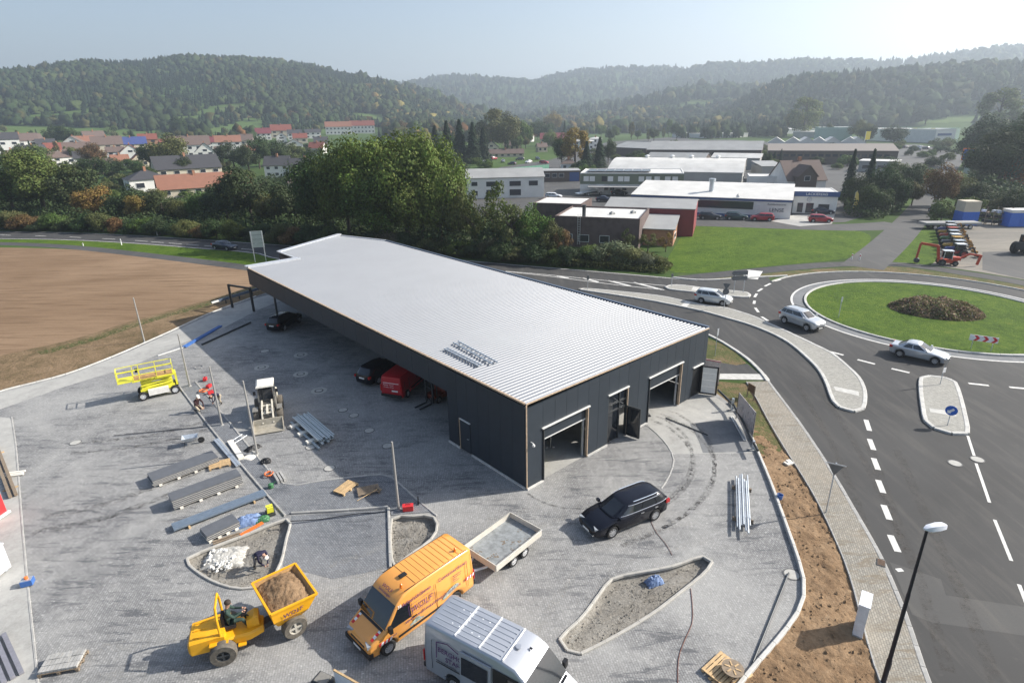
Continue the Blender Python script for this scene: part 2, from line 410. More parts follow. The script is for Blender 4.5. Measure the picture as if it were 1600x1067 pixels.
M_KERB = mat('kerb_concrete', (.50,.49,.46), .85, var=.18, scale=3, rand=.09)
M_KERBG = mat('kerb_grey', (.33,.325,.31), .85, var=.22, scale=3, rand=.08)
M_KERBL = mat('kerb_pale_grey', (.40,.385,.35), .85, var=.2, scale=3, rand=.06)
M_WHITE = mat('road_paint', (.60,.59,.56), .75, var=.22, scale=5)

# ------------------------------------------------------------------ fields and verges
field_far = smoothline(PXP([(-260,392),(-60,387),(60,388),(140,392),(230,401),(330,414),(402,424)]), 3)
field_near = smoothline(PXP([(440,440),(392,452),(330,470),(270,487),(210,505),(130,530),(60,548),(0,561),(-120,590),(-330,650)]), 2)
sheet('field', field_far + field_near, .008, M_FIELD)
bank = smoothline(PXP([(440,436),(392,449),(330,467),(270,484),(205,502),(130,526),(60,543),(0,556),(-140,592),(-300,640)]), 2)
M_BANK = ground_mat('bare_bank_soil', [(.34,(.075,.070,.028)),(.45,(.13,.095,.05)),(.55,(.21,.145,.085)),(.72,(.30,.225,.145))], (.16,.9,5.), (.35,.35,.3), 1.0, .16, 3)
sheet('field_bank', bank + PXP([(-300,720),(-60,640),(0,614),(100,586),(180,556),(260,521),(330,489),(400,463),(450,446)]), .012, M_BANK)
sheet('verge', smoothline(PXP([(-260,388),(-60,383),(60,384),(140,387),(230,396),(330,408),(405,418),(440,423)]), 3)
      + smoothline(PXP([(470,404),(400,396),(300,387),(200,380),(100,375),(0,373),(-260,375)]), 3), .006, M_GRASS)
cyc = smoothline(PXP([(-260,386),(-60,381),(0,381),(60,383),(130,388),(230,399),(330,411),(405,421),(450,427)]), 3)
ribbon('cycle_path', cyc, 1.25, 1.25, .016, M_ASPH_OLD)
sheet('meadow', smoothline(PXP([(1042,421),(1055,385),(1085,353),(1150,352),(1250,357),(1330,360),(1354,365),(1361,372),(1353,386),(1332,401),(1290,408),(1200,416),(1100,426)]), 2, True), .008, M_GRASS)
sheet('lawn', smoothline(PXP([(1368,408),(1395,386),(1425,362),(1462,362),(1466,385),(1458,412),(1410,411)]), 2, True), .008, M_GRASS)
sheet('machine_yard', PXP([(1455,414),(1464,385),(1462,356),(1500,347),(1600,349),(1760,360),(1800,480),(1600,437),(1530,425)]), .006, M_YARDGRIT)
sheet('asphalt_patch', PXP([(1535,422),(1535,394),(1600,392),(1700,396),(1700,452),(1600,436)]), .012, M_ASPH_OLD)
sheet('grass_verge', smoothline(PXP([(1085,440),(1100,433),(1200,427),(1300,419),(1400,417),(1500,430),(1600,447),(1800,490)]), 2) + smoothline(PXP([(1800,520),(1600,455),(1500,437),(1400,428),(1300,427),(1230,432),(1160,437),(1100,440)]), 2), .007, M_DRYG)

sheet('estate_yard', [Vector(GT(*p)).xy for p in [(742,338),(870,352),(960,330),(1085,352),(1320,348),(1360,335),(1440,300),(1500,236),(1430,226),(1300,228),(1060,214),(950,222),(860,250),(780,262),(735,300)]], .004, M_ASPH_OLD)
# ------------------------------------------------------------------ roads
N_edge = smoothline(PXP([(-400,361),(-200,360),(0,361.5),(100,363),(200,367),(300,373),(400,380),(500,387),(600,395),(700,404),(800,413),(900,421),(1000,429.5),(1090,437.5)]), 4)
RC = Vector((43.8, 57.8)); RIN, ROUT = 12.0, 17.2
def arc(r, a0, a1, st=.06):
    n = max(2, int(abs(a1 - a0) / st)); return [(RC.x + r * math.cos(a0 + (a1-a0)*i/n), RC.y + r * math.sin(a0 + (a1-a0)*i/n)) for i in range(n + 1)]
east = PXP([(1110,438),(1160,435.3),(1200,433.2)]) + arc(ROUT, R(131), R(-20)) + [(75, 45), (75, 5), (18.0, 5)]
W_edge = smoothline(PXP([(1470,1110),(1452,1067),(1430,1005),(1415,960),(1397,917),(1380,877),(1360,840),(1337,800),(1312,757),(1287,716),(1250,661),(1220,621),(1201,594),(1190,579),(1172,562),(1150,546),(1125,531),(1099,519)]), 1.5)
S_edge = smoothline([G(1099,519), (12,58.5), (2,67), (-9,76.5), (-19,83.5)] + PXP([(440,407),(400,396.5),(300,388),(200,380.5),(100,375.5),(0,374),(-200,374.5),(-400,377)]), 4)
sheet('road', N_edge + east + W_edge + S_edge[1:], .010, M_ASPH)
cyc2 = smoothline(PXP([(1062,436),(1110,431),(1200,422),(1300,413.5),(1400,413),(1450,418),(1500,426),(1600,442.5),(1800,487)]), 2)
ribbon('path', cyc2, 1.35, 1.35, .013, M_ASPH)
side = smoothline([G(1346,418), G(1385,385), G(1415,355), G(1443,322), GT(1470,280)[:2], GT(1500,245)[:2], GT(1525,222)[:2]], 4)
ribbon('side_road', side, 2.6, 2.6, .019, M_ASPH_OLD)
ribbon('street', smoothline(PXP([(1080,347),(1160,349.5),(1250,352.5),(1330,354),(1400,350)]), 4), 2.6, 4.5, .013, M_ASPH_OLD)
sheet('forecourt', [Vector(GT(*p)).xy for p in [(760,330),(870,320),(905,308),(1000,312),(1085,330),(1080,348),(960,332),(900,330)]], .009, M_ASPH_OLD)
sheet('forecourt', PXP([(1205,346),(1240,336),(1305,334),(1300,350),(1250,354)]), .021, M_CONC)

def stripe(name, pts, wd, z=.017, mt=None): return ribbon(name, pts, wd / 2, wd / 2, z, mt or M_WHITE)
def dash(a, b, wd): 
    A, B = G(*a), G(*b); o = stripe('road_marking', [A, B], wd); return o
for a, b in [((1353,656),(1358.5,673)),((1358.5,686),(1365,703)),((1365,716),(1372,734)),((1372,750),(1380,770)),((1380.5,789),(1390,812)),((1391,836),(1403,862)),((1403,888),(1408,893))]: dash(a, b, .30)
for a, b in [((1512,681),(1522,712)),((1525,724),(1546,785)),((1554,812),(1580,876)),((1592,913),(1620,985))]: dash(a, b, .15)
for a, b in [((1295,549),(1318,555)),((1340,562),(1367,569)),((1393,576),(1421,582.5)),((1513,599),(1545,602.5)),((1577,605),(1610,608)),
             ((1210,439.5),(1220,437)),((1195,447.5),(1204,443)),((1184,455.5),(1191,451)),((1179,464.5),(1182.5,459)),((1178,475),(1179,470)),((1180,481),(1185,488)),((1190,495),(1200,501.5))]: dash(a, b, .28)
for a, b in [((0,367),(17,368)),((55,368.5),(72,369.3)),((109,370.5),(127,371.5)),((160,373),(180,374)),((211,376),(231,377.6)),((236,378),(256,379.4)),((264,380),(284,381.5)),((291,382),(311,383.6)),((319,384),(336,385.4)),((377,389),(397,390.5))]: dash(a, b, .16)
stripe('road_marking', offset(N_edge, -.35), .18)
stripe('road_marking', offset(S_edge[8:], -.35), .18)
up = smoothline(PXP([(790,424),(860,430),(940,438),(1040,446.5)]), 3); lo = smoothline(PXP([(790,424.5),(860,432),(940,442.5),(1038,453.2)]), 3)
stripe('road_marking', up, .16); stripe('road_marking', lo, .16)
for a, b in [((871,431.5),(888,435)),((910,434.5),(935,441)),((950,438.5),(985,447)),((990,441.5),(1035,453))]: dash(a, b, .42)
stripe('road_marking', arc(13.35, 0, 2 * math.pi, .04), .26)
dash((1171.5,435.6), (1180,423), 1.9)
sheet('asphalt_patch', PXP([(1390,878),(1470,905),(1478,930),(1600,948),(1700,965),(1700,1015),(1600,993),(1455,972),(1425,960)]), .0145, M_ASPH_OLD)

# roundabout island
sheet('roundabout_lawn', arc(RIN - .1, 0, 2 * math.pi, .05)[:-1], .05, M_GRASS)
ribbon('apron', arc(12.75, 0, 2 * math.pi, .04), .5, .5, .024, M_CONC_D)
kerb('kerb', arc(RIN, 0, 2 * math.pi, .05)[:-1], .26, 0, .16, M_KERB, stone=1.0, closed=True)
kerb('kerb', smoothline(PXP([(1050,434),(1080,437.5),(1110,438),(1160,435),(1200,433),(1230,431.5)]), 1) , .3, 0, .14, M_KERB, stone=1.0)
kerb('kerb', arc(ROUT, R(131), R(20), .05), .22, 0, .12, M_KERB, stone=1.0)

def island(px, z=.14, wd=.28, mt=None):
    ln = smoothline(PXP(px), .4, True); o = sheet('traffic_island', ln, z - .01, mt or M_ISLE)
    kerb('kerb', PXP(px), wd, 0, z + .01, M_KERB, parent=o, stone=1.0, closed=True); return o
ISL = [(907,453.5),(925,453),(1025,463),(1065,471),(1107,479.5),(1130,481.5),(1151,487.5),(1176,495.5),(1197,505),(1217,514),(1245,527),(1272,540),(1300,554),(1325,575),(1342,592),(1350,610),(1351,627),(1347,641),(1335,644),(1315,640),(1302,628),(1297,616),(1290,597),(1278,577),(1257,556),(1232,536),(1204,521),(1168,507),(1135,497.5),(1105,489),(1065,480),(1000,467.5)]
ISN = [(1040,449.5),(1052,446.3),(1080,448.5),(1100,451.5),(1162,457.5),(1171,460.5),(1168,465.5),(1137,463),(1075,456.3),(1045,452.5)]
ISE = [(1439,592),(1450,589),(1480,592.5),(1491,598),(1500,622),(1511,672),(1505,679),(1480,677.5),(1459,670),(1446,659),(1441,635),(1438,610)]
island(ISL); island(ISN); island(ISE)
for q in ([(1302,606),(1341,614),(1342,621),(1305,612)], [(1451,640),(1492,646),(1494,653),(1453,646)], [(1064,479),(1072,472),(1080,473.5),(1073,481)], [(1080,455),(1083,449.5),(1093,451),(1091,456.5)]):
    sheet('tactile_strip', PXP(q), .1345, M_KERB)

# footpath and banks right of the yard
foot_l = smoothline(PXP([(1166,598),(1178,617),(1200,658),(1227,704),(1247,735),(1275,782),(1307,850),(1327,900),(1335,930),(1350,985),(1360,1025),(1376,1070),(1395,1120)]), 1.2)
foot_r = smoothline(PXP([(1470,1120),(1449,1067),(1428,1005),(1413,960),(1395,917),(1378,877),(1358,840),(1335,800),(1310,757),(1285,716),(1248,661),(1218,621),(1200,597)]), 1.2)
fp = sheet('footpath', foot_l + foot_r, .105, M_PAVE_PATH)
kerb('kerb', foot_r, .22, 0, .115, M_KERBG, parent=fp, stone=1.0)
kerb('kerb', foot_l, .07, 0, .115, M_KERBG, parent=fp, stone=1.0, piece='edging_stone')
YK = smoothline(PXP([(1102,607),(1120,615),(1142,633),(1160,655),(1180,700),(1203,755),(1225,815),(1245,872),(1254,903),(1256,926),(1250,952),(1226,988),(1192,1027),(1166,1058),(1140,1090)]), .9)
sheet('dirt_bank', [G(1200,597)] + YK + [(4, 12), (14, 12)] + foot_l[::-1], .014, M_SOIL)
sheet('bank_grass', PXP([(1098,594),(1166,600),(1180,628),(1200,660),(1222,700),(1214,720),(1188,708),(1172,672),(1156,648),(1135,625),(1110,606)]), .02, M_DRYG)
sheet('verge', PXP([(1095,524),(1128,538),(1150,552),(1166,568),(1150,571),(1120,566),(1095,560)]), .022, M_DRYG)
sheet('path', PXP([(1090,556),(1120,566),(1150,571),(1168,569),(1188,586),(1085,588)]), .03, M_ASPH)
sheet('paving_strip', PXP([(1112,584),(1196,585),(1203,594),(1112,593)]), .035, M_KERB)
kk = kerb('kerb', PXP([(1098,520),(1124,532.5),(1149,548),(1171,564),(1189,582),(1200,597)]), .3, 0, .12, M_KERB, stone=1.0)
# clods of earth on the bank
def clods(name, poly, n, z, mt, smin=.04, smax=.16, label=None):
    xs = [p[0] for p in poly]; ys = [p[1] for p in poly]; mb = MB(); k = 0
    def inside(x, y):
        c = False; j = len(poly) - 1
        for i in range(len(poly)):
            if (poly[i][1] > y) != (poly[j][1] > y) and x < (poly[j][0]-poly[i][0]) * (y-poly[i][1]) / (poly[j][1]-poly[i][1]) + poly[i][0]: c = not c
            j = i
        return c
    tries = 0
    while k < n and tries < n * 20:
        tries += 1; x = rnd.uniform(min(xs), max(xs)); y = rnd.uniform(min(ys), max(ys))
        if not inside(x, y): continue
        k += 1; s = smin + (smax - smin) * rnd.random() ** 2.5; vs = []
        for (a, b, c) in ((1,0,0),(-1,0,0),(0,1,0),(0,-1,0),(0,0,.8),(0,0,-.4)):
            j = rnd.uniform(.6, 1.3); vs.append((x + a*s*j + rnd.uniform(-.3,.3)*s, y + b*s*j + rnd.uniform(-.3,.3)*s, z + c*s*j*.8))
        mb.add(vs, [(0,2,4),(2,1,4),(1,3,4),(3,0,4),(2,0,5),(1,2,5),(3,1,5),(0,3,5)])
    o = mb.build(name, mt); tag(o, label, None, None, 'stuff'); return o
bankpoly = YK[6:] + [(6, 13.5), (11, 13.5)] + foot_l[:8:-1]
def inside2(poly, x, y):
    c = False; j = len(poly) - 1
    for i in range(len(poly)):
        if (poly[i][1] > y) != (poly[j][1] > y) and x < (poly[j][0]-poly[i][0]) * (y-poly[i][1]) / (poly[j][1]-poly[i][1]) + poly[i][0]: c = not c
        j = i
    return c
def rough_ground(name, poly, st, amp, mt, z):
    from mathutils import noise as mn
    xs = [p[0] for p in poly]; ys = [p[1] for p in poly]; nx = int((max(xs)-min(xs))/st)+1; ny = int((max(ys)-min(ys))/st)+1; idx = {}; mb = MB(); vs = []; fs = []
    def vid(i, j):
        if (i, j) not in idx:
            x = min(xs) + i*st; y = min(ys) + j*st; h = z + amp * (.5*mn.noise((x*.9, y*.9, 0)) + .45*mn.noise((x*3.1, y*2.4, 3)) + .4*abs(mn.noise((x*6.5, y*6.5, 7))))
            idx[(i, j)] = len(vs); vs.append((x + rnd.uniform(-.2,.2)*st, y + rnd.uniform(-.2,.2)*st, h))
        return idx[(i, j)]
    for i in range(nx):
        for j in range(ny):
            x = min(xs) + (i+.5)*st; y = min(ys) + (j+.5)*st
            if inside2(poly, x, y): fs.append((vid(i,j), vid(i+1,j), vid(i+1,j+1), vid(i,j+1)))
    mb.add(vs, fs); o = mb.build(name, mt, None, 60); o['kind'] = 'structure'; return o
rough_ground('dirt_bank', bankpoly, .14, .16, M_SOIL, .02)
clods('soil_clods', bankpoly, 700, .05, M_SOIL, .02, .10, 'brown earth clods on the bare bank beside the footpath')

# ------------------------------------------------------------------ the yard
BA = Vector((.7, 27.8)); BU = Vector((.7475, .6643)); BV = Vector((-.6643, .7475))
def B2(u, v): q = BA + BU * u + BV * v; return (q.x, q.y)
def B(u, v, z): q = B2(u, v); return Vector((q[0], q[1], z))
yard_edge = PXP([(-200,672),(-60,635),(0,612),(100,586),(180,556),(260,521),(330,489),(400,463),(450,446)])
yard = YK + [(4, 12), (-30, 12), (-45, 30)] + yard_edge + [B2(6, 52), B2(16.3, 54.4), B2(19.2, 46), B2(18.7, 0.5)]
sheet('yard', yard, .024, M_PAVE, holes=PLW)
sheet('concrete_strip', PXP([(-30,628),(0,615),(100,589),(180,559),(260,524),(330,492),(400,466),(440,456),(440,470),(400,486),(345,515),(290,535),(200,575),(100,605),(0,640)]), .030, M_CONC)
yk = kerb('kerb', YK[3:], .16, 0, .20, M_KERB, stone=1.1)
kerb('kerb', yard_edge[1:-1], .14, 0, .10, M_KERB, stone=1.0)
slab = PXP([(1003,656),(1097,613),(1115,619),(1137,634),(1152,652),(1166,678),(1178,708),(1048,710),(1040,692),(1020,672)])
sheet('concrete_slab', slab, .030, M_CONC)
sheet('concrete_slab', PXP([(1078,663),(1122,656),(1150,660),(1166,680),(1176,706),(1098,708),(1092,690)]), .0345, M_CONC_D)  # darker grey patch laid over the pale slab
kerb('kerb', PXP([(1003,660),(1022,674),(1041,694),(1051,712),(1052,725),(1045,745),(1033,764)]), .10, 0, .05, M_KERBG, stone=.8)
walk = [(281,606),(328,668),(398,752),(444,806),(453,806),(608,792),(676,803),(682,808),(671,800),(650,781),(612,747),(598,742),(560,744),(447,758),(405,718),(350,650),(305,597)]
walkp = PXP([(281,606),(328,668),(398,752),(444,806),(453,804),(608,796),(612,806),(640,803),(672,801),(682,806),(650,779),(612,747),(598,742),(560,744),(447,758),(405,718),(350,650),(305,597)])
sheet('walkway', walkp, .05, M_PAVE_DARK)
kerb('kerb', PXP([(281,606),(328,668),(398,752),(446,807)]), .12, 0, .11, M_KERBG, stone=1.0)
kerb('kerb', PXP([(305,597),(350,650),(405,718),(446,757.5),(500,752),(560,745),(598,742),(613,747),(650,780),(683,807)]), .12, 0, .085, M_KERBG, stone=.8)
kerb('kerb', PXP([(455,803),(530,799),(607,793)]), .14, 0, .13, M_KERBG, stone=1.0)
kerb('kerb', PXP([(607,795),(608,830),(610,888)]), .14, 0, .12, M_KERBG, stone=1.0)
sheet('parking_bay', PXP([(456,806),(607,797),(609,888),(520,905),(442,885)]), .031, M_PAVE_DARK)
for lp, px in zip(PLW, (PL1, PL2, PL3)):
    k = kerb('planter_kerb', [G(*p) for p in px], .13, -.02, .105, M_KERBL, stone=.6, closed=True, gap=.01)
    b = MB(); c = Vector((sum(p[0] for p in lp) / len(lp), sum(p[1] for p in lp) / len(lp))); n = len(lp); rings = []
    for i, (f, z) in enumerate(((1.0, .03), (.985, -.12), (.93, -.20), (.8, -.24), (.6, -.20), (.35, -.22), (.12, -.19))):
        rings.append([(c.x + (p[0]-c.x)*f, c.y + (p[1]-c.y)*f, z + (rnd.uniform(-.04, .04) if i > 1 else 0)) for p in lp])
    b.loft(rings, cap0=False); o = b.build('planter_bed', M_GRAVEL, smooth=60); o['kind'] = 'structure'
    clods('gravel', [(c.x + (p[0]-c.x)*.92, c.y + (p[1]-c.y)*.92) for p in lp], 700, -.20, M_GRAVEL, .015, .055, 'loose gravel filling the kerbed planting bed')
sheet('concrete_pad', PXP([(-60,655),(0,652),(17,654),(24,700),(31,800),(38,880),(44,940),(50,1000),(58,1080),(-80,1080)]), .045, M_CONC)
kerb('kerb', PXP([(18,652),(25,700),(33,800),(40,880),(46,940),(53,1005),(61,1085)]), .10, 0, .06, M_KERBG, stone=1.0)
# building floor inside the hall
sheet('hall_floor', [B2(.2,.1), B2(18.0,.1), B2(18.0,42), B2(7.5,42), B2(7.5,7.2), B2(.2,7.2)], .055, M_CONC)

# worn traces: smeared tyre dirt with ragged edges
def trace_mat(name, col, dens):
    m, nt, p = newmat(name); L = nt.links.new; tc = N(nt, 'ShaderNodeTexCoord'); v = tc.outputs['Object']; p.inputs['Base Color'].default_value = c4(col); p.inputs['Roughness'].default_value = .95
    a = mul(nt, step(nt, noise(nt, v, 2.6, 6, .75), .42, .62), step(nt, noise(nt, v, 11, 4, .7), .38, .60)); L(mul(nt, a, dens), p.inputs['Alpha']); return m
M_TUFT = trace_mat('grass_tufts', (.06,.105,.018), .95)
gs = smoothline(PXP([(445,437),(392,452),(330,472),(270,489),(205,508),(130,533),(60,551)]), 1); ribbon('bank_grass', gs, 1.0, .55, .0165, M_TUFT); ribbon('bank_grass', offset(gs, .3), .7, .3, .018, M_TUFT)
M_TRACE = trace_mat('tyre_dirt', (.055,.052,.050), .75); M_TRACEB = trace_mat('brown_tyre_dirt', (.09,.075,.06), .4); M_TRACEW = trace_mat('pale_dust_smear', (.40,.39,.36), .38)
def traces(px, wd, mt, z=.0365, gauge=None):
    ln = smoothline(PXP(px), .5)
    for o_ in ((-gauge/2, gauge/2) if gauge else (0,)): ribbon('tyre_trace', offset(ln, o_), wd/2, wd/2, z, mt)
traces([(1010,640),(1050,652),(1085,680),(1098,708),(1096,740),(1078,772),(1050,798),(1020,815)], .24, M_TRACE, .0365, 1.3)
traces([(1020,650),(1060,668),(1092,700),(1100,735),(1085,770),(1050,800),(1010,822),(960,842)], .26, M_TRACE, .0375, 1.2)
traces([(822,770),(850,786),(890,795),(935,794)], .14, M_TRACE, .0365)
traces([(140,1040),(260,1020),(340,1000)], .5, M_TRACEW, .0365, 1.5)
traces([(60,820),(160,800),(240,772),(320,744)], .5, M_TRACE, .0362, 1.4); traces([(120,700),(220,690),(300,672),(330,660)], .35, M_TRACE, .0364, 1.3)
traces([(520,900),(640,860),(760,830),(860,800),(900,770)], .4, M_TRACEW, .0362, 1.5); traces([(860,1000),(940,880),(1010,850),(1100,830)], .35, M_TRACEW, .0361, 1.4)
traces([(1380,700),(1420,800),(1470,920),(1520,1060)], .5, M_TRACEB, .0162, 1.5); traces([(1260,600),(1310,680),(1350,760),(1390,860)], .4, M_TRACEB, .0158, 1.4)
# ------------------------------------------------------------------ the new hall
M_PANEL = mat('anthracite_panel', (.028,.036,.046), .5, .0, var=.08, scale=1.2, rand=.06, spec=.3)
M_PANEL_EDGE = mat('foam_edge', (.40,.30,.21), .7, var=.25, scale=5)
M_ROOF = mat('galvanised_roof', (.24,.253,.275), .46, .0, var=.04, scale=.3)
M_FLASH = mat('zinc_flashing', (.60,.62,.65), .4, .4, var=.10, scale=2)
M_GUTTER = mat('blue_grey_gutter', (.10,.13,.18), .4, .2, var=.1)
M_STEEL = mat('galvanised_steel', (.52,.56,.60), .38, .6, var=.14, scale=5)
M_STEELB = mat('dark_steel', (.06,.065,.07), .5, .5, var=.15)
M_BLACK = mat('black_plastic', (.012,.012,.013), .5, var=.1)
M_SOFFIT = mat('canopy_soffit', (.05,.052,.055), .8, var=.1)
M_ALU = mat('white_aluminium', (.72,.72,.70), .4, .2, var=.06)
M_GLASS = mat('dark_glass', (.010,.013,.018), .06, 0, var=.05, spec=.8)
M_WOOD = mat('pale_timber', (.52,.36,.19), .75, var=.25, scale=9, rand=.12)
M_WOODG = mat('weathered_timber', (.22,.17,.12), .85, var=.3, scale=9, rand=.12)
HZ0, HZ1 = 5.32, 5.08
hall = empty('hall', B(0, 0, 0), math.atan2(BU.y, BU.x), 'dark grey flat hall with white ribbed metal roof and open workshop doors', 'hall')
# local frame of the hall: x = along the front, y = into the depth
def roof_z(u): return HZ0 + (HZ1 - HZ0) * u / 18.2
def ul(v):
    if v < 43.3: return .4 * v / 43.3
    if v < 48.4: return 5.8
    return 5.8 + (v - 48.4) / 5.6 * 10.5
def ur(v):
    if v < 46.5: return 18.2 + .6 * v / 46.5
    return 18.8 - (v - 46.5) / 7.5 * 2.5
mb = MB(); v = .12; per = .31
while v < 53.8:
    pr = [(v, 0), (v + .135, 0), (v + .185, .05), (v + .26, .05), (v + per, 0)]
    for (a, za), (b, zb) in zip(pr, pr[1:]):
        if ul(a) >= ur(a) - .2 or ul(b) >= ur(b) - .2: continue
        mb.add([(ul(a) + .06, a, roof_z(0) + .02 + za), (ur(a) - .15, a, roof_z(18.2) + .02 + za), (ur(b) - .15, b, roof_z(18.2) + .02 + zb), (ul(b) + .06, b, roof_z(0) + .02 + zb)], [(0, 1, 2, 3)])
    v += per
mb.build('roof_sheet', M_ROOF, hall)
mb = MB(); poly = [(0,0),(18.2,0),(18.8,46.5),(16.3,54),(5.8,48.4),(5.8,43.3),(.4,43.3)]
mb.add([(x, y, roof_z(x) - .02) for x, y in poly] + [(x, y, 4.7) for x, y in poly], [tuple(range(7)), tuple(range(7, 14))[::-1]]); mb.build('soffit', M_SOFFIT, hall)
# wall panels, each about one metre wide, butted with an open joint
def panels(parent, a, b, z0, z1, name='wall_panel', wd=1.0, th=.12, skip=(), ztop=None, mt=None):
    a = Vector(a); b = Vector(b); L = (b - a).length; n = max(1, round(L / wd)); d = (b - a) / n; an = math.atan2(d.y, d.x)
    nx = Vector((d.y, -d.x)).normalized() * -th / 2
    for i in range(n):
        c = a + d * (i + .5) + nx; u0 = i * L / n; u1 = (i + 1) * L / n
        segs = [(z0, z1)]
        for (s0, s1, q0, q1) in skip:
            if s0 - .3 < (u0 + u1) / 2 < s1 + .3: segs = [(q1, z1)] if q0 <= z0 + .01 else [(z0, q0), (q1, z1)]
        for zz0, zz1 in segs:
            if zz1 - zz0 < .05: continue
            bx = MB().box((0, 0, 0), (d.length - .016, th, zz1 - zz0)); o = bx.build(name, mt or M_PANEL, parent)
            o.location = (c.x, c.y, (zz0 + zz1) / 2); o.rotation_euler = (0, 0, an)
def wall_run(parent, a, b, cuts, z0, z1):
    """front wall: panels between and above the openings (u0,u1,head)"""
    u = a[0]
    for (c0, c1, hd) in cuts + [(b[0], b[0], 0)]:
        if c0 - u > .1: panels(parent, (u, a[1]), (c0, a[1]), z0, z1)
        if hd: panels(parent, (c0, a[1]), (c1, a[1]), hd, z1)
        u = c1
ZW = 5.06
FRONT = [(1.25, 5.05, 3.45), (6.95, 8.85, 3.50), (11.15, 15.0, 3.38), (16.55, 17.75, 2.45)]
wall_run(hall, (.0, .0), (18.2, .0), FRONT, .12, ZW)
panels(hall, (0, 7.3), (0, .13), .12, 5.18, skip=((1.25, 2.25, .12, 2.15),))
panels(hall, (.13, 7.3), (7.4, 7.3), .1, 4.7); panels(hall, (7.5, 43), (7.5, 7.45), .1, 4.7, wd=2.0); panels(hall, (18.2, .14), (18.8, 46.4), .1, 4.95, wd=2.0)
# canopy fascia
panels(hall, (.38, 43.2), (.06, 7.32), 3.55, 5.18, 'fascia_panel', 2.0)
panels(hall, (5.7, 43.3), (.5, 43.3), 3.55, 5.14, 'fascia_panel', 2.6)
panels(hall, (5.8, 48.3), (5.8, 43.45), 3.55, 5.12, 'fascia_panel', 2.4)
panels(hall, (16.2, 53.9), (5.9, 48.45), 3.55, 5.1, 'fascia_panel', 2.6); panels(hall, (18.8, 46.6), (16.35, 53.9), 3.55, 5.0, 'fascia_panel', 2.6)
mb = MB(); poly2 = [(.2,7.4),(7.4,7.4),(7.4,43.1),(.5,43.1)]
mb.add([(x, y, 3.75) for x, y in poly2], [(3, 2, 1, 0)]); mb.build('canopy_ceiling', M_SOFFIT, hall)
for v in (14.5, 22, 29.5, 37):
    MB().box((.6, v, 1.86), (.16, .16, 3.7)).build('canopy_post', M_STEELB, hall) if v > 36 else None
# flashings
def run(name, pts, wd, ht, mt, zoff=0): 
    mb = MB()
    for a, b in zip(pts, pts[1:]): mb.bar(a, b, wd, ht)
    return mb.build(name, mt, hall)
run('edge_flashing', [(.0, .02, 5.345), (18.2, .02, 5.105)], .08, .05, M_PANEL_EDGE)
run('edge_flashing', [(.0, .1, 5.37), (18.2, .1, 5.13)], .06, .05, M_FLASH)
run('edge_flashing', [(.0, .1, 5.35), (.4, 43.2, 5.35)], .13, .09, M_PANEL_EDGE)
run('corner_trim', [(-.012, -.012, .12), (-.012, -.012, 5.32)], .06, .06, M_PANEL_EDGE)
run('gutter', [(18.28, .1, 5.14), (18.88, 46.4, 5.14)], .22, .16, M_GUTTER)
run('gutter', [(18.88, 46.4, 5.16), (16.4, 54, 5.16)], .2, .14, M_FLASH)
run('verge_capping', [(16.3, 54.0, 5.36), (5.85, 48.45, 5.42)], .6, .12, M_FLASH)
run('verge_capping', [(5.8, 48.4, 5.42), (5.8, 43.4, 5.42)], .18, .12, M_FLASH)
run('verge_capping', [(6.0, 43.35, 5.44), (.3, 43.3, 5.46)], .55, .14, M_FLASH)
run('verge_capping', [(6.1, 42.9, 5.44), (.4, 42.85, 5.46)], .22, .2, M_FLASH)
run('plinth', [(.0, -.01, .06), (1.24, -.01, .06)], .16, .11, M_KERB); run('plinth', [(5.06, -.01, .06), (6.94, -.01, .06)], .16, .11, M_KERB); run('plinth', [(8.86, -.01, .06), (11.14, -.01, .06)], .16, .11, M_KERB)
run('plinth', [(-.01, .1, .06), (-.01, 4.9, .06)], .16, .11, M_KERB); run('plinth', [(-.01, 6.1, .06), (-.01, 7.3, .06)], .16, .11, M_KERB)
# roof frames lying over the ribs
for (o0, o1) in (((4.3, 5.6), (4.3, 8.2)), ((5.15, 5.2), (5.15, 8.8))):
    pass
# sectional doors half raised
def sect_door(u0, u1, head, low):
    o = empty('sectional_door', (0, 0, 0)); o.parent = hall
    n = 2; hs = (head - low) / n
    for k in range(n):
        MB().box(((u0 + u1) / 2, .16, low + hs * (k + .5)), (u1 - u0 - .16, .05, hs - .02)).build('door_section', M_PANEL, o)
    MB().box(((u0 + u1) / 2, .13, low + .02), (u1 - u0 - .1, .04, .06)).build('bottom_rail', M_ALU, o)
    MB().box(((u0 + u1) / 2, -.05, head + .03), (u1 - u0 + .2, .10, .07)).build('drip_rail', M_ALU, o)
    for u, mt in ((u0 + .04, M_STEELB), (u1 - .04, M_PANEL_EDGE)):
        MB().box((u, .02, (.1 + head) / 2), (.06, .18, head - .1)).build('door_jamb', mt, o)
    MB().box((u1 - .2, .22, (.1 + head) / 2), (.1, .1, head - .1)).build('guide_rail', M_STEEL, o)
sect_door(1.25, 5.05, 3.45, 2.62); sect_door(11.15, 15.0, 3.38, 2.42)
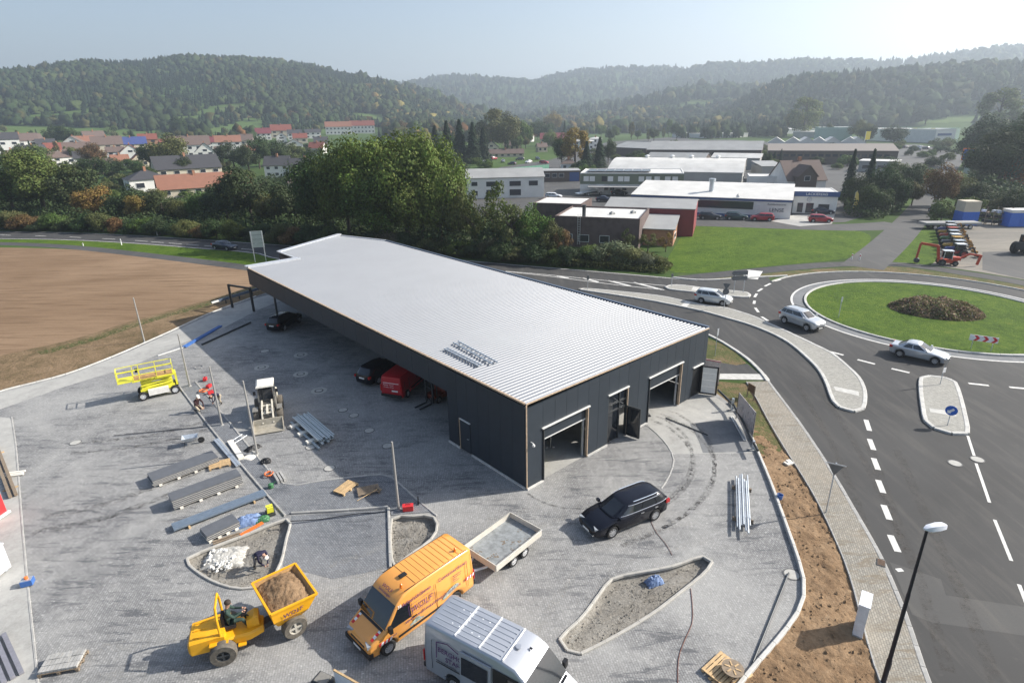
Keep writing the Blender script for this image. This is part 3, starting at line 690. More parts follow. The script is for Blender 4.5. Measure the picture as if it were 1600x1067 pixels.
# glazed door with open leaf
gd = empty('glazed_door'); gd.parent = hall
MB().box((7.9, -.05, 3.54), (2.05, .1, .07)).build('drip_rail', M_ALU, gd)
for z0, z1, mt in ((2.3, 3.4, M_GLASS), (.14, 2.2, M_GLASS)): MB().box((7.55, .1, (z0 + z1) / 2), (1.1, .04, z1 - z0)).build('pane', mt, gd)
MB().box((8.45, .1, 2.85), (.62, .04, 1.1)).build('pane', M_GLASS, gd)
mb = MB()
for u in (6.99, 8.1, 8.81): mb.box((u, .08, 1.8), (.08, .12, 3.36))
for z in (2.25, 2.75, 3.44): mb.box((7.9, .075, z), (1.8, .11, .07))
mb.build('frame', M_STEELB, gd); MB().box((8.82, -.02, 1.8), (.05, .12, 3.36)).build('jamb_edge', M_PANEL_EDGE, gd)
mb = MB()
for z in (.16, 2.2): mb.bar((8.80, -.02, z), (8.97, -.98, z), .07, .09)
for q in ((8.80, -.02), (8.97, -.98)): mb.bar((q[0], q[1], .12), (q[0], q[1], 2.24), .08, .08)
leaf = mb.build('door_leaf', M_STEELB, gd)
mb = MB(); mb.bar((8.81, -.08, 1.18), (8.96, -.92, 1.18), .03, 1.95); mb.build('leaf_pane', M_GLASS, leaf)
# side entrance with white leaf standing open
sd_ = empty('entrance_door'); sd_.parent = hall
MB().box((17.15, -.05, 2.5), (1.35, .1, .07)).build('drip_rail', M_ALU, sd_)
MB().box((17.15, .13, 1.2), (1.2, .03, 2.35)).build('doorway_shade_sheet', M_BLACK, sd_)  # black sheet stands for the unlit interior behind the doorway
mb = MB(); c0, c1 = Vector((17.72, -.04, 0)), Vector((18.25, -1.05, 0))
for z in (.15, 2.3): mb.bar(c0 + Vector((0,0,z)), c1 + Vector((0,0,z)), .09, .1)
for c in (c0, c1): mb.bar(c + Vector((0,0,.1)), c + Vector((0,0,2.35)), .1, .1)
lf = mb.build('door_leaf', M_BLACK, sd_)
for k in range(4):
    a = c0.lerp(c1, .07) + Vector((0,0,.47 + k*.52)); b = c0.lerp(c1, .93) + Vector((0,0,.47 + k*.52)); MB().bar(a, b, .05, .50).build('leaf_panel', M_ALU, lf)
# steel door in the left wall, lamps
fd = empty('steel_door'); fd.parent = hall
MB().box((-.02, 5.5, 1.15), (.06, .98, 2.05)).build('leaf', M_PANEL, fd)
MB().box((-.05, 6.02, 1.18), (.09, .05, 2.15)).build('jamb', M_PANEL_EDGE, fd); MB().box((-.05, 5.5, 2.22), (.09, 1.05, .05)).build('head', M_ALU, fd)
MB().tube([(-.05, 5.12, 1.1), (-.12, 5.12, 1.1), (-.12, 5.24, 1.1)], .015).build('handle', M_STEEL, fd)
for (u, z) in ((.32, 2.95),):
    mb = MB(); mb.tube([(u, 0, z), (u, -.16, z), (u, -.22, z - .08)], .03); mb.lathe([(.07, 0), (.09, -.1), (.05, -.14)], 12, M=Matrix.Translation((u, -.22, z - .06))); mb.build('wall_lamp', M_ALU, hall)
# things standing in the open doors
mb = MB(); mb.box((2.05, 1.6, .7), (.6, .5, 1.1)); o = mb.build('yellow_machine', mat('yellow_plant', (.75,.58,.03), .5), None)
bpy.data.objects.remove(o)
# steel grating frames left on the roof
def grating(c0, c1, wd, label):
    a = Vector(c0); b = Vector(c1); o = empty('roof_frame', a, 0, label, 'metal frame', 'metal frames lying on the roof'); d = (b - a); n = Vector((-d.y, d.x, 0)).normalized() * wd / 2
    for s in (-1, 1): MB().bar(n * s, d + n * s, .07, .08).build('rail', M_STEEL, o)
    k = 9
    for i in range(k): q = d * ((i + .5) / k); MB().bar(q - n * 1.5 + Vector((0,0,-.03)), q + n * 1.5 + Vector((0,0,-.03)), .06, .05).build('crossbar', M_STEEL, o)
za = lambda u: roof_z(u) + .17
def RP(px, py):   # where the bearing meets the roof plane
    z = 5.3
    for _ in range(4):
        x, y = G(px, py, z); u = (Vector((x, y)) - BA).dot(BU); z = roof_z(u) + .17
    return (x, y, z)
grating(RP(696, 544), RP(750, 571), .22, 'shorter steel frame lying on the white ribbed roof')
grating(RP(712, 534), RP(773, 567), .40, 'longer double steel frame lying on the white ribbed roof')
# ------------------------------------------------------------------ vehicle helpers
M_TYRE = mat('tyre_rubber', (.018,.018,.019), .85, var=.2)
M_TYRED = mat('dusty_tyre', (.12,.105,.085), .95, var=.35, scale=8)
M_RIM = mat('alloy_rim', (.60,.60,.61), .35, .6, var=.08)
M_HUB = mat('dark_hub', (.03,.03,.032), .6)
M_UNDER = mat('underbody', (.012,.012,.012), .9)
M_LAMP = mat('head_lamp', (.34,.36,.38), .12, .2, var=.1, spec=.8)
M_RED = mat('tail_lamp', (.45,.010,.010), .25, var=.1, spec=.7)
M_PLATE = mat('number_plate', (.75,.75,.72), .5)
M_CHROME = mat('chrome', (.75,.76,.78), .2, .9, var=.04)
M_CGLASS = mat('car_glass', (.012,.015,.020), .05, 0, var=.03, spec=.9)
def paint(name, c, metal=.0, rough=.28): return mat('paint_' + name, c, rough, metal, var=.04, scale=1.5, coat=.6)
def arch(xr, xf, zb, axles, ra):
    out = [(xr, zb)]
    for ax in sorted(axles):
        za = RWZ[0]
        dx = math.sqrt(max(.001, ra*ra - (za - zb)**2)); a0 = math.atan2(zb - za, -dx); a1 = math.atan2(zb - za, dx)
        a0 = math.pi - a1 if a0 < 0 else a0
        n = 9
        for k in range(n + 1):
            a = (math.pi - a1) + (a1 - (math.pi - a1)) * k / n
            out.append((ax + ra * math.cos(a), za + ra * math.sin(a)))
    out.append((xf, zb)); return out
RWZ = [.33]
def hull(profile, W, wf, slices=((-1,.09),(-.97,.035),(-.90,.0),(-.45,0),(0,0),(.45,0),(.90,0),(.97,.035),(1,.09))):
    """side silhouette (x,z) carried across the width; outer slices drawn in for rounded flanks"""
    n = len(profile); P = [Vector(p) for p in profile]
    area = sum(P[i].x * P[(i+1) % n].y - P[(i+1) % n].x * P[i].y for i in range(n)); sg = 1 if area > 0 else -1
    nor = []
    for i in range(n):
        t = (P[(i+1) % n] - P[i-1]); nn = Vector((t.y, -t.x)) * sg; nor.append(nn.normalized() if nn.length > 1e-6 else Vector((0, 0)))
    rings = []
    for t, ins in slices:
        rings.append([((P[i] - nor[i] * ins).x, t * W * wf((P[i]).x, (P[i]).y), (P[i] - nor[i] * ins).y) for i in range(n)])
    return MB().loft(rings)
def wheel_mesh(r, w, spokes=5, rim=None, tyre=None, rr=.66, tag_=''):
    key = ('wheel', r, w, spokes, (rim or M_RIM).name, (tyre or M_TYRE).name, rr)
    if key in KIDS: return KIDS[key]
    t = MB(); t.lathe([(r*rr*.95, -w/2), (r*.93, -w/2), (r, -w*.32), (r, w*.32), (r*.93, w/2), (r*rr, w/2), (r*rr*.97, w*.30)], 26, axis='y')
    tm = t.mesh('tyre', tyre or M_TYRE, 40)
    q = MB(); q.lathe([(r*rr*.98, w*.30), (r*rr*.98, w*.46), (r*rr*.88, w*.44), (r*rr*.86, w*.30)], 26, axis='y')
    q.lathe([(r*.12, w*.28), (r*.12, w*.43), (.01, w*.44)], 10, axis='y')
    for k in range(spokes):
        a = 2 * math.pi * k / spokes; ca, sa = math.cos(a), math.sin(a)
        q.bar((ca*r*.08, w*.40, sa*r*.08), (ca*r*rr*.92, w*.41, sa*r*rr*.92), r*(.17 if spokes <= 7 else .1), .03, up=(0, 1, 0))
    rm = q.mesh('rim', rim or M_RIM, 40)
    d = MB(); d.lathe([(r*rr*.95, w*.26), (r*rr*.95, w*.30), (.01, w*.30)], 20, axis='y'); dm = d.mesh('brake_disc', M_HUB)
    KIDS[key] = (tm, rm, dm); return KIDS[key]
def add_wheel(parent, x, y, r, w, **kw):
    tm, rm, dm = wheel_mesh(r, w, **kw)
    e = empty('wheel', (x, y, r)); e.parent = parent
    if y < 0: e.rotation_euler = (0, 0, math.pi)
    for nm, me in (('tyre', tm), ('rim', rm), ('brake_disc', dm)): inst(me, nm, e)
    return e
def text(s, size, M, mt, parent, name='lettering', align='LEFT', ext=.002, shear=0, sp=1.0):
    c = bpy.data.curves.new(name, 'FONT'); c.body = s; c.size = size; c.extrude = ext; c.align_x = align; c.shear = shear; c.resolution_u = 2; c.space_character = sp
    c.materials.append(mt); t_ = bpy.data.objects.new('t', c); me = bpy.data.meshes.new_from_object(t_); me.name = name
    bpy.data.objects.remove(t_); bpy.data.curves.remove(c)
    if not me.materials: me.materials.append(mt)
    o = bpy.data.objects.new(name, me); COL.objects.link(o); o.parent = parent; o.matrix_local = M; return o
def basis(o, x, y):
    """matrix with text running along x and standing up along y"""
    x = Vector(x).normalized(); y = Vector(y); y = (y - x * y.dot(x)).normalized(); z = x.cross(y); o = Vector(o)
    return Matrix(((x.x, y.x, z.x, o.x), (x.y, y.y, z.y, o.y), (x.z, y.z, z.z, o.z), (0, 0, 0, 1)))
# ------------------------------------------------------------------ passenger cars
def car(name, loc, rz, col, label, group=None, cat='car', kind='estate', L=4.7, W=1.84, H=1.5, wb=2.72, r=.33, spokes=5, rail=False, trim=False, rim=None, glass=None, low=False):
    e = empty(name, (loc[0], loc[1], loc[2] if len(loc) > 2 else .03), rz, label, cat, group); RWZ[0] = r; hw = W / 2; hl = L / 2
    k = H / 1.5; z = lambda q: q * k
    fx = wb / 2 + .02; rx = -wb / 2 + .02
    P = {'estate': dict(nose=[(hl-.10,.30),(hl,.46),(hl-.05,.62),(hl-.22,.74),(hl-.60,.84),(hl-1.22,.95)], tail=[(-hl+.10,1.02),(-hl+.01,.80),(-hl,.55),(-hl+.08,.32)], cab=(hl-1.12,-hl+.05), roof=(hl-2.02,-hl+.52), zb=.98, zt=1.44),
         'saloon': dict(nose=[(hl-.10,.30),(hl,.46),(hl-.04,.62),(hl-.22,.73),(hl-.60,.83),(hl-1.30,.94)], tail=[(-hl+.62,1.02),(-hl+.12,.98),(-hl,.80),(-hl+.02,.50),(-hl+.1,.32)], cab=(hl-1.22,-hl+.52), roof=(hl-2.15,-hl+1.28), zb=.96, zt=1.42),
         'mpv': dict(nose=[(hl-.10,.30),(hl,.48),(hl-.06,.66),(hl-.25,.80),(hl-.55,.90),(hl-.95,1.0)], tail=[(-hl+.06,1.02),(-hl,.80),(-hl,.50),(-hl+.08,.32)], cab=(hl-.80,-hl+.03), roof=(hl-1.75,-hl+.35), zb=1.0, zt=1.46),
         'suv': dict(nose=[(hl-.12,.36),(hl,.55),(hl-.02,.76),(hl-.18,.88),(hl-.55,.95),(hl-1.12,1.03)], tail=[(-hl+.10,1.06),(-hl+.01,.85),(-hl,.58),(-hl+.08,.38)], cab=(hl-1.02,-hl+.06), roof=(hl-1.85,-hl+.45), zb=1.03, zt=1.46)}[kind]
    zb0 = .22 if kind != 'suv' else .30
    bot = arch(-hl+.16, hl-.18, zb0, (rx, fx), r + .055)
    prof = bot + [(x, z(q)) for x, q in P['nose']] + [(0.1, z(P['zb']+.02)), (-hl*.5, z(P['zb']+.03))] + [(x, z(q)) for x, q in P['tail']]
    def wf(x, zz):
        a = abs(x) / hl; pl = 1 - .16 * max(0, a - .55)**2 / .2025 - (.10 * max(0, (a - .86) / .14)**2); s = 1 - .05 * max(0, (zz - z(.72)) / .4)**1.0 - .04 * max(0, (.45 - zz) / .25)
        return pl * s
    hull(prof, hw, wf).build('body', col, e, smooth=38)
    MB().box((0, 0, .36), (L * .86, W * .70, .30)).build('underbody', M_UNDER, e)
    # cabin
    xa, xd = P['cab']; xb, xc = P['roof']; n = 5.0
    z0, z1 = z(P['zb']) - .01, z(P['zt'])
    def surf(s):
        s2 = s ** .92; q0 = xa + (xb - xa) * s2; q1 = xd + (xc - xd) * (s ** 1.35)
        hwid = hw * (.915 - .19 * s2); return (q0 + q1) / 2, (q0 - q1) / 2, hwid, z0 + (z1 - z0) * s
    rings = []; NP = 44
    for s, f in ((0, 1), (.3, 1), (.6, 1), (.85, 1), (.97, .985), (1.0, .94)):
        cx, a, b, zz = surf(s); ring = []
        for i in range(NP):
            t = 2 * math.pi * i / NP; c_, s_ = math.cos(t), math.sin(t)
            ring.append((cx + a * f * math.copysign(abs(c_)**(2/n), c_), b * f * math.copysign(abs(s_)**(2/n), s_), zz))
        rings.append(ring)
    cx, a, b, zz = surf(1)
    for f, dz in ((.75, .035), (.4, .055)):
        rings.append([(cx + (p[0]-cx) / .94 * f, p[1] / .94 * f, z1 + dz * k) for p in rings[5]])
    MB().loft(rings).build('cabin', col, e, smooth=35)
    gl = glass or M_CGLASS
    def patch(nm, fn, s0, s1, t0, t1, ns=4, nt_=6, off=.012):
        mb = MB(); vs = []
        for i in range(ns + 1):
            for j in range(nt_ + 1): vs.append(fn(t0 + (t1-t0)*j/nt_, s0 + (s1-s0)*i/ns, off))
        mb.add(vs, [(i*(nt_+1)+j, i*(nt_+1)+j+1, (i+1)*(nt_+1)+j+1, (i+1)*(nt_+1)+j) for i in range(ns) for j in range(nt_)])
        return mb.build(nm, gl, e, smooth=60)
    def side(sg):
        def f(tx, s, off):
            cx, a, b, zz = surf(s); return (cx + a * tx, sg * (b * (1 - abs(tx)**n)**(1/n) + off), zz)
        return f
    def end(sg):
        def f(ty, s, off):
            cx, a, b, zz = surf(s); return (cx + sg * (a * (1 - abs(ty)**n)**(1/n) + off), b * ty, zz + .006)
        return f
    patch('windscreen', end(1), .06, .90, -.86, .86); patch('rear_window', end(-1), .12, .86, -.80, .80)
    cuts = {'saloon': [(-.62,-.03),(.03,.72)], 'estate': [(-.86,-.50),(-.46,.08),(.12,.78)], 'mpv': [(-.86,-.50),(-.46,.08),(.12,.80)], 'suv': [(-.84,-.52),(-.48,.06),(.10,.78)]}[kind]
    for sg in (-1, 1):
        for c0, c1 in cuts: patch('side_window', side(sg), .10, .82, c0, c1)
        if trim:
            for s_ in (.06, .86):
                mb = MB(); mb.tube([side(sg)(t, s_, .014) for t in np.linspace(-.86, .84, 14)], .014, 5); mb.build('chrome_trim', M_CHROME, e)
        if rail:
            mb = MB(); mb.tube([tuple(Vector(side(sg)(t, .98, -.05)) + Vector((0, 0, .07 if abs(t) < .8 else .02))) for t in np.linspace(-.86, .62, 12)], .022, 6); mb.build('roof_rail', M_CHROME if trim else M_BLACK, e)
        if not low:
            xm = xa - .28; ym = hw * .90 + .10
            mb = MB(); mb.box((xm, sg * ym, z(P['zb']) + .06), (.13, .20, .14)); mb.build('wing_mirror', col, e)
            for xh in (cx + .30, cx - .62): MB().box((xh, sg * (hw * wf(xh, z(.82)) - .005), z(.86)), (.20, .05, .03)).build('door_handle', M_CHROME if trim else col, e)
        # lamps
        mb = MB(); yq = hw * .66 * sg; mb.box((hl - .27, yq, z(.675)), (.34, .30, .10), -sg * .45); mb.build('headlight', M_LAMP, e)
        mb = MB(); mb.box((-hl + .13, hw * .78 * sg, z(.84)), (.24, .13, .20), 0); mb.build('tail_light', M_RED, e)
    MB().box((hl - .03, 0, .46), (.07, W * .46, .16)).build('grille', M_BLACK, e)
    MB().box((hl + .0, 0, .40), (.03, .50, .10)).build('number_plate', M_PLATE, e); MB().box((-hl - .005, 0, z(.74)), (.03, .50, .11)).build('number_plate', M_PLATE, e)
    if not low: MB().box((hl - .035, 0, .30), (.08, W * .62, .05)).build('bumper_trim', M_CHROME if trim else M_BLACK, e)
    for x in (fx, rx):
        for sg in (-1, 1): add_wheel(e, x, sg * (hw - .125), r, .22, spokes=spokes, rim=rim)
    return e
def between(f, r_, L=None):
    """centre and heading of a vehicle from its near-side front and rear wheel contact bearings"""
    a = Vector(G(*f)); b = Vector(G(*r_)); return (a + b) / 2, math.atan2((a - b).y, (a - b).x)
def side_shift(c, rz, side, d): return (c.x + math.cos(rz + side * math.pi / 2) * d, c.y + math.sin(rz + side * math.pi / 2) * d)
C_BLACK = mat('paint_black_blue', (.004,.005,.011), .22, 0, var=.05, spec=.35, coat=.15); C_SILVER = paint('silver', (.52,.54,.56), .45, .32); C_SILVERG = paint('silver_grey', (.44,.46,.49), .45, .32)
C_PALE = paint('pale_silver', (.60,.62,.62), .3, .32); C_RED = paint('red', (.42,.012,.020)); C_DRED = paint('dark_red', (.34,.012,.025)); C_GREEN = paint('dark_green', (.02,.05,.05)); C_NAVY = paint('navy', (.010,.014,.035)); C_WHITE = paint('white', (.74,.75,.76)); C_DGREY = paint('dark_grey', (.03,.033,.04))
c, rz = between((955.5,840), (1023,812)); rz_ins = rz
car('estate_car', side_shift(c, rz, -1, .80), rz, C_BLACK, 'black estate car with chrome trim standing in front of the hall', kind='estate', L=4.78, W=1.80, H=1.46, wb=2.74, r=.33, spokes=7, rail=True, trim=True)
c, rz = between((1457,569.5), (1405.5,558)); car('saloon_car', side_shift(c, rz, 1, .80), rz, C_SILVER, 'silver saloon car driving round the roundabout past the chevron sign', kind='saloon', L=4.25, W=1.76, H=1.42, wb=2.52, r=.31, spokes=9)
c, rz = between((1258,517), (1226,506)); car('off_road_car', side_shift(c, rz, 1, .82), rz, C_SILVER, 'silver off-road car leaving the roundabout beside the long traffic island', kind='suv', L=4.3, W=1.86, H=1.66, wb=2.55, r=.35, rail=True)
c, rz = between((1127,478.5), (1096,474)); car('people_carrier', side_shift(c, rz, 1, .75), rz, C_PALE, 'pale silver people carrier waiting at the roundabout entry', kind='mpv', L=3.95, W=1.7, H=1.52, wb=2.3, r=.30, spokes=9)
p = G(352,389.5); car('saloon_car', (p[0], p[1]), heading((337,386), (368,389)), C_NAVY, 'dark blue saloon car on the main road beside the ploughed field', kind='saloon', L=4.6, W=1.8, H=1.44, wb=2.7, low=True)
p = G(446,510); car('hatchback_car', (p[0], p[1]), heading((428,521), (468,499)), C_BLACK, 'black hatchback parked under the far end of the canopy', kind='mpv', L=4.3, W=1.75, H=1.5, wb=2.55)
p = G(597,588); car('estate_car', (p[0], p[1]), heading((572,600), (621,573)), C_BLACK, 'black estate car under the canopy next to the red van', kind='estate', L=4.6, W=1.8, H=1.5, wb=2.7)
# ------------------------------------------------------------------ vans
C_ORANGE = paint('orange', (.72,.32,.07)); C_YEL = mat('plant_yellow', (.76,.37,.010), .45, var=.10, scale=3); C_LIME = mat('lift_yellow', (.74,.70,.05), .45, var=.10, scale=3)
C_VSIL = paint('van_silver', (.40,.42,.46), .35, .34); M_INK = mat('purple_print', (.10,.03,.13), .6); M_INKD = mat('dark_print', (.03,.02,.05), .6); M_WARN_R = mat('reflective_red', (.55,.02,.02), .5); M_WARN_W = mat('reflective_white', (.75,.75,.75), .5)
M_CLOTHG = mat('dark_green_cloth', (.025,.05,.04), .9); M_SEAT = mat('black_seat', (.02,.02,.022), .8); M_AMBER = mat('amber_lamp', (.70,.16,.01), .3)
def van(name, loc, rz, col, label, L=5.5, W=2.02, H=2.5, wb=3.68, r=.35, cat='van', nose=1.0, group=None, ribs=0, ribdir='y', rim=None, sidewin=False, backglass=False):
    e = empty(name, (loc[0], loc[1], .03), rz, label, cat, group); RWZ[0] = r; hw = W / 2; fx, rx = wb / 2, -wb / 2
    xf = fx + .88 * nose; xr = -(L - xf); k = H / 2.5
    bot = arch(xr + .08, xf - .12, .30, (rx, fx), r + .07)
    wb0 = (xf - .78 * nose, 1.26 * (.5 + .5 * k)); wt = (xf - 1.55 * nose, 2.18 * k)
    prof = bot + [(xf, .55), (xf - .03, .80), (xf - .20, 1.02), wb0, ((wb0[0]+wt[0])/2 + .02, (wb0[1]+wt[1])/2 + .02), wt, (wt[0] - .35, 2.40*k), (wt[0] - .9, 2.48*k), (0, 2.5*k), (xr + .25, 2.5*k), (xr + .05, 2.40*k), (xr, 1.5), (xr, .5)]
    def wf(x, z):
        s = 1 - .13 * max(0, (z - 1.05) / (H - 1.05))**1.6; pl = 1 - .14 * max(0, (x - (xf - 1.1)) / 1.1)**2 - .03 * max(0, (xr + .4 - x) / .4)**2; return s * pl
    hull(prof, hw, wf, ((-1,.10),(-.97,.04),(-.91,.0),(-.5,0),(0,0),(.5,0),(.91,0),(.97,.04),(1,.10))).build('body', col, e, smooth=34)
    MB().box(((xf + xr) / 2, 0, .38), (L * .9, W * .7, .3)).build('underbody', M_UNDER, e)
    def S_(x, z, sg, off=.004): return (x, sg * (hw * wf(x, z) - (.0 if z < 2 else .0) + off), z)
    def panel(nm, pts, mt, sg, off=.006): 
        o = MB(); o.add([S_(x, z, sg, off) for x, z in pts], [tuple(range(len(pts)))]); return o.build(nm, mt, e)
    # windscreen
    mb = MB(); d = Vector((wt[1]-wb0[1], 0, -(wt[0]-wb0[0]))).normalized() * -.012 * -1; vs = []
    for i in range(4):
        t = .05 + .86 * i / 3
        for j in range(7):
            x = wb0[0] + (wt[0]-wb0[0])*t; z = wb0[1] + (wt[1]-wb0[1])*t; y = (-1 + 2*j/6) * .91 * hw * wf(x, z); bow = .02 * math.sin(math.pi * t)
            vs.append((x + d.x * 1.2 + bow, y, z + d.z * 1.2 + bow))
    mb.add(vs, [(i*7+j, i*7+j+1, (i+1)*7+j+1, (i+1)*7+j) for i in range(3) for j in range(6)]); mb.build('windscreen', M_CGLASS, e, smooth=60)
    mb = MB(); mb.box((wb0[0] + .03, 0, wb0[1] + .0), (.10, W * .80, .05)); mb.build('wiper_cowl', M_BLACK, e)
    zc = wb0[1]
    for sg in (-1, 1):
        panel('door_window', [(wb0[0] - .12, zc - .02), (wt[0] + .06, 1.98*k), (wt[0] - .55, 1.98*k), (wt[0] - .55, zc - .06)], M_CGLASS, sg)
        MB().box((wb0[0] - .18, sg * (hw * .98 + .13), zc + .12), (.14, .2, .30)).build('wing_mirror', M_BLACK, e)
        MB().box((xf - .17, sg * hw * .66, .86), (.26, .34, .16), -sg * .35).build('headlight', M_LAMP, e)
        mb = MB(); mb.box((xr - .005, sg * hw * .90, 1.0), (.05, .12, .5)); mb.build('tail_light', M_RED, e)
        mb = MB()
        for x0, x1 in ((fx - .5, rx + .5),): mb.bar(S_(x0, .62, sg, .012), S_(x1, .62, sg, .012), .03, .10)
        mb.build('side_moulding', M_BLACK, e)
        for xs_ in (wt[0] - .62, wt[0] - 1.95, xr + .42):
            mb = MB()
            for k_ in range(7): mb.bar(S_(xs_, .66 + k_*(1.95*k - .66)/7, sg, .003), S_(xs_, .66 + (k_+1)*(1.95*k - .66)/7, sg, .003), .014, .012, up=(1, 0, 0))
            mb.build('panel_seam', M_BLACK, e)
        MB().box((wt[0] - .72, sg * (hw * wf(0, 1.1) + .012), 1.12), (.20, .03, .05)).build('door_handle', M_BLACK, e)
    MB().box((xf - .06, 0, .46), (.20, W * .92, .24)).build('bumper', M_BLACK, e); MB().box((xf + .045, 0, .48), (.02, .52, .11)).build('number_plate', M_PLATE, e)
    MB().box((xf - .035, 0, .74), (.06, W * .5, .08)).build('grille', M_BLACK, e)
    MB().box((xr - .03, 0, .45), (.14, W * .9, .18)).build('rear_bumper', M_BLACK, e); MB().box((xr - .02, -.3, .82), (.02, .5, .11)).build('number_plate', M_PLATE, e)
    x0r, x1r = wt[0] - .95, xr + .28; yr = hw * wf(0, H) * .86
    for i in range(ribs):
        f = (i + .5) / ribs
        if ribdir == 'y': x = x0r + (x1r - x0r) * f; MB().box((x, 0, H + .006), (.05, yr * 2, .016)).build('roof_rib', col, e)
        else: y = -yr + 2 * yr * f; MB().box(((x0r + x1r) / 2, y, H + .006), (x0r - x1r, .035, .016)).build('roof_rib', col, e)
    for x in (fx, rx):
        for sg in (-1, 1): add_wheel(e, x, sg * (hw - .13), r, .23, spokes=10, rim=rim, rr=.6)
    return e, dict(hw=hw, wf=wf, S=S_, panel=panel, xf=xf, xr=xr, wb0=wb0, wt=wt, H=H, x0r=x0r, x1r=x1r, yr=yr)
def side_text(e, q, s, x, z, size, sg, mt, **kw):
    hw, wf = q['hw'], q['wf']; y0 = hw * wf(x, z); y1 = hw * wf(x, z + size)
    return text(s, size, basis((x, sg * (y0 + .012), z), (-sg, 0, 0), (0, sg * (y1 - y0), size)), mt, e, **kw)
c, rz = between((605,1026), (716,943)); ov, q = van('service_van', side_shift(c, rz, -1, .90), rz, C_ORANGE, 'orange service van with purple lettering and a beacon on the roof', L=5.75, H=2.5, ribs=11)
ov.scale = (.925,)*3; hw = q['hw']
side_text(ov, q, 'Arbeitsbühnen', 1.0, 1.92, .26, 1, M_INK); side_text(ov, q, 'Containerdienst', -.95, 1.92, .26, 1, M_INK)
side_text(ov, q, 'WOLF', .66, 1.36, .42, 1, M_INK, shear=.2); side_text(ov, q, 'www.wolf-maschinenhandel.de', .96, 1.02, .25, 1, M_INK)
side_text(ov, q, '38', 1.22, 1.98, .2, 1, M_WARN_W)
for i, ln in enumerate(('Baumaschinen', 'Hebebühnen', 'Stapler', 'Container')): side_text(ov, q, ln, -1.75, 1.70 - i * .10, .09, 1, M_INK)
for zz in (1.30, 1.76): q['panel']('print_frame', [(.72, zz), (-.66, zz), (-.66, zz + .015), (.72, zz + .015)], M_INK, 1, .010)
for xx in (.72, -.66): q['panel']('print_frame', [(xx, 1.3), (xx - .015, 1.3), (xx - .015, 1.77), (xx, 1.77)], M_INK, 1, .010)
M_PICG = mat('printed_picture', (.30,.34,.30), .6, var=.8, scale=9)
q['panel']('printed_loader', [(.75,.72),(.72,.84),(.5,.92),(.42,1.0),(.22,.98),(.18,.86),(-.02,.78),(-.02,.72)], M_PICG, 1, .011); q['panel']('printed_platform', [(-1.05,.90),(-1.15,1.02),(-1.5,1.20),(-1.85,1.28),(-2.05,1.22),(-2.0,1.08),(-1.6,.98),(-1.2,.86)], M_PICG, 1, .014)
side_text(ov, q, 'WOLF', 1.75, .84, .12, 1, M_INK)
w0, w1 = Vector((q['wt'][0], 0, q['wt'][1])), Vector((q['wt'][0] - .35, 0, 2.40)); dd = (w1 - w0); up_ = dd.normalized(); nn = Vector((0, 1, 0)).cross(up_) * -1
if nn.x < 0: nn = -nn
text('WOLF', .24, basis(w0.lerp(w1, .34) + nn * .03 + Vector((0, -.42, 0)), (0, 1, 0), up_), M_INK, ov, shear=.2); text('Servicewagen', .15, basis(w0.lerp(w1, -.05) + nn * .035 + Vector((0, -.46, 0)), (0, 1, 0), up_), M_INK, ov)
for sg in (-1, 1):
    for i in range(6):
        x = q['xf'] - .42 - i * .10; q['panel']('warning_stripe', [(x, .76), (x - .10, .76), (x - .16, .92), (x - .06, .92)], (M_WARN_R, M_WARN_W)[i % 2], sg, .012)
        x = q['xr'] + .60 - i * .09; q['panel']('warning_stripe', [(x, 1.02), (x - .09, 1.02), (x - .14, 1.17), (x - .05, 1.17)], (M_WARN_R, M_WARN_W)[i % 2], sg, .012)
    for i in range(4):
        t0 = i / 4; A = Vector((q['xf'] - .24 - t0 * .5, sg * .72, 1.035 + t0 * .205)); MB().bar(A + Vector((0,0,.012)), A + Vector((-.12, 0, .05 + .012)), .14, .008).build('warning_stripe', (M_WARN_R, M_WARN_W)[i % 2], ov)
for (x, y) in ((.68, .52), (-2.35, .50)):
    mb = MB(); mb.lathe([(.07, 0), (.07, .05), (.055, .06), (.055, .16), (.02, .19)], 12, M=Matrix.Translation((x, y, 2.5))); mb.build('beacon', M_AMBER, ov)
MB().box((.22, .0, 2.53), (.34, .22, .05)).build('roof_vent', M_BLACK, ov)
for sg in (-1, 1): mb = MB(); mb.bar((q['x0r'] + .5, sg * q['yr'] * 1.06, 2.49), (q['x1r'], sg * q['yr'] * 1.06, 2.49), .025, .03); mb.build('roof_gutter', M_BLACK, ov)
mb = MB(); mb.bar((q['xr'], 0, .42), (q['xr'] - .25, 0, .42), .05, .05); mb.build('tow_hook', M_STEELB, ov)

sv, q = van('panel_van', (-.30, 15.33), math.atan2(-2.13, 3.46), C_VSIL, 'silver panel van with an open sliding door at the bottom edge', L=5.75, W=1.96, H=2.52, wb=3.5, ribs=7, ribdir='x')
for x in (-1.75, -.72, q['x0r'] + .12): MB().box((x, 0, 2.545), (.045, q['yr'] * 2.08, .03)).build('roof_bar', C_WHITE, sv)
for x in (-2.15, -1.3):
    for y in (-.35, 0, .35):
        for dx in (0, .3): mb = MB(); mb.lathe([(.03, 0), (.03, .012), (.01, .02)], 8, M=Matrix.Translation((x + dx, y, 2.515))); mb.build('roof_cap', C_WHITE, sv)
mb = MB(); mb.lathe([(.11, 0), (.11, .02), (.08, .025), (.02, .025)], 16, M=Matrix.Translation((.42, 0, 2.515))); mb.build('roof_vent', C_VSIL, sv)
q['panel']('side_shade_panel', [(.98, .62), (.98, 2.12), (-.08, 2.12), (-.08, .62)], M_BLACK, -1, .004)  # flat black panel on the closed side, painted as the dark interior
mb = MB(); S_ = q['S']
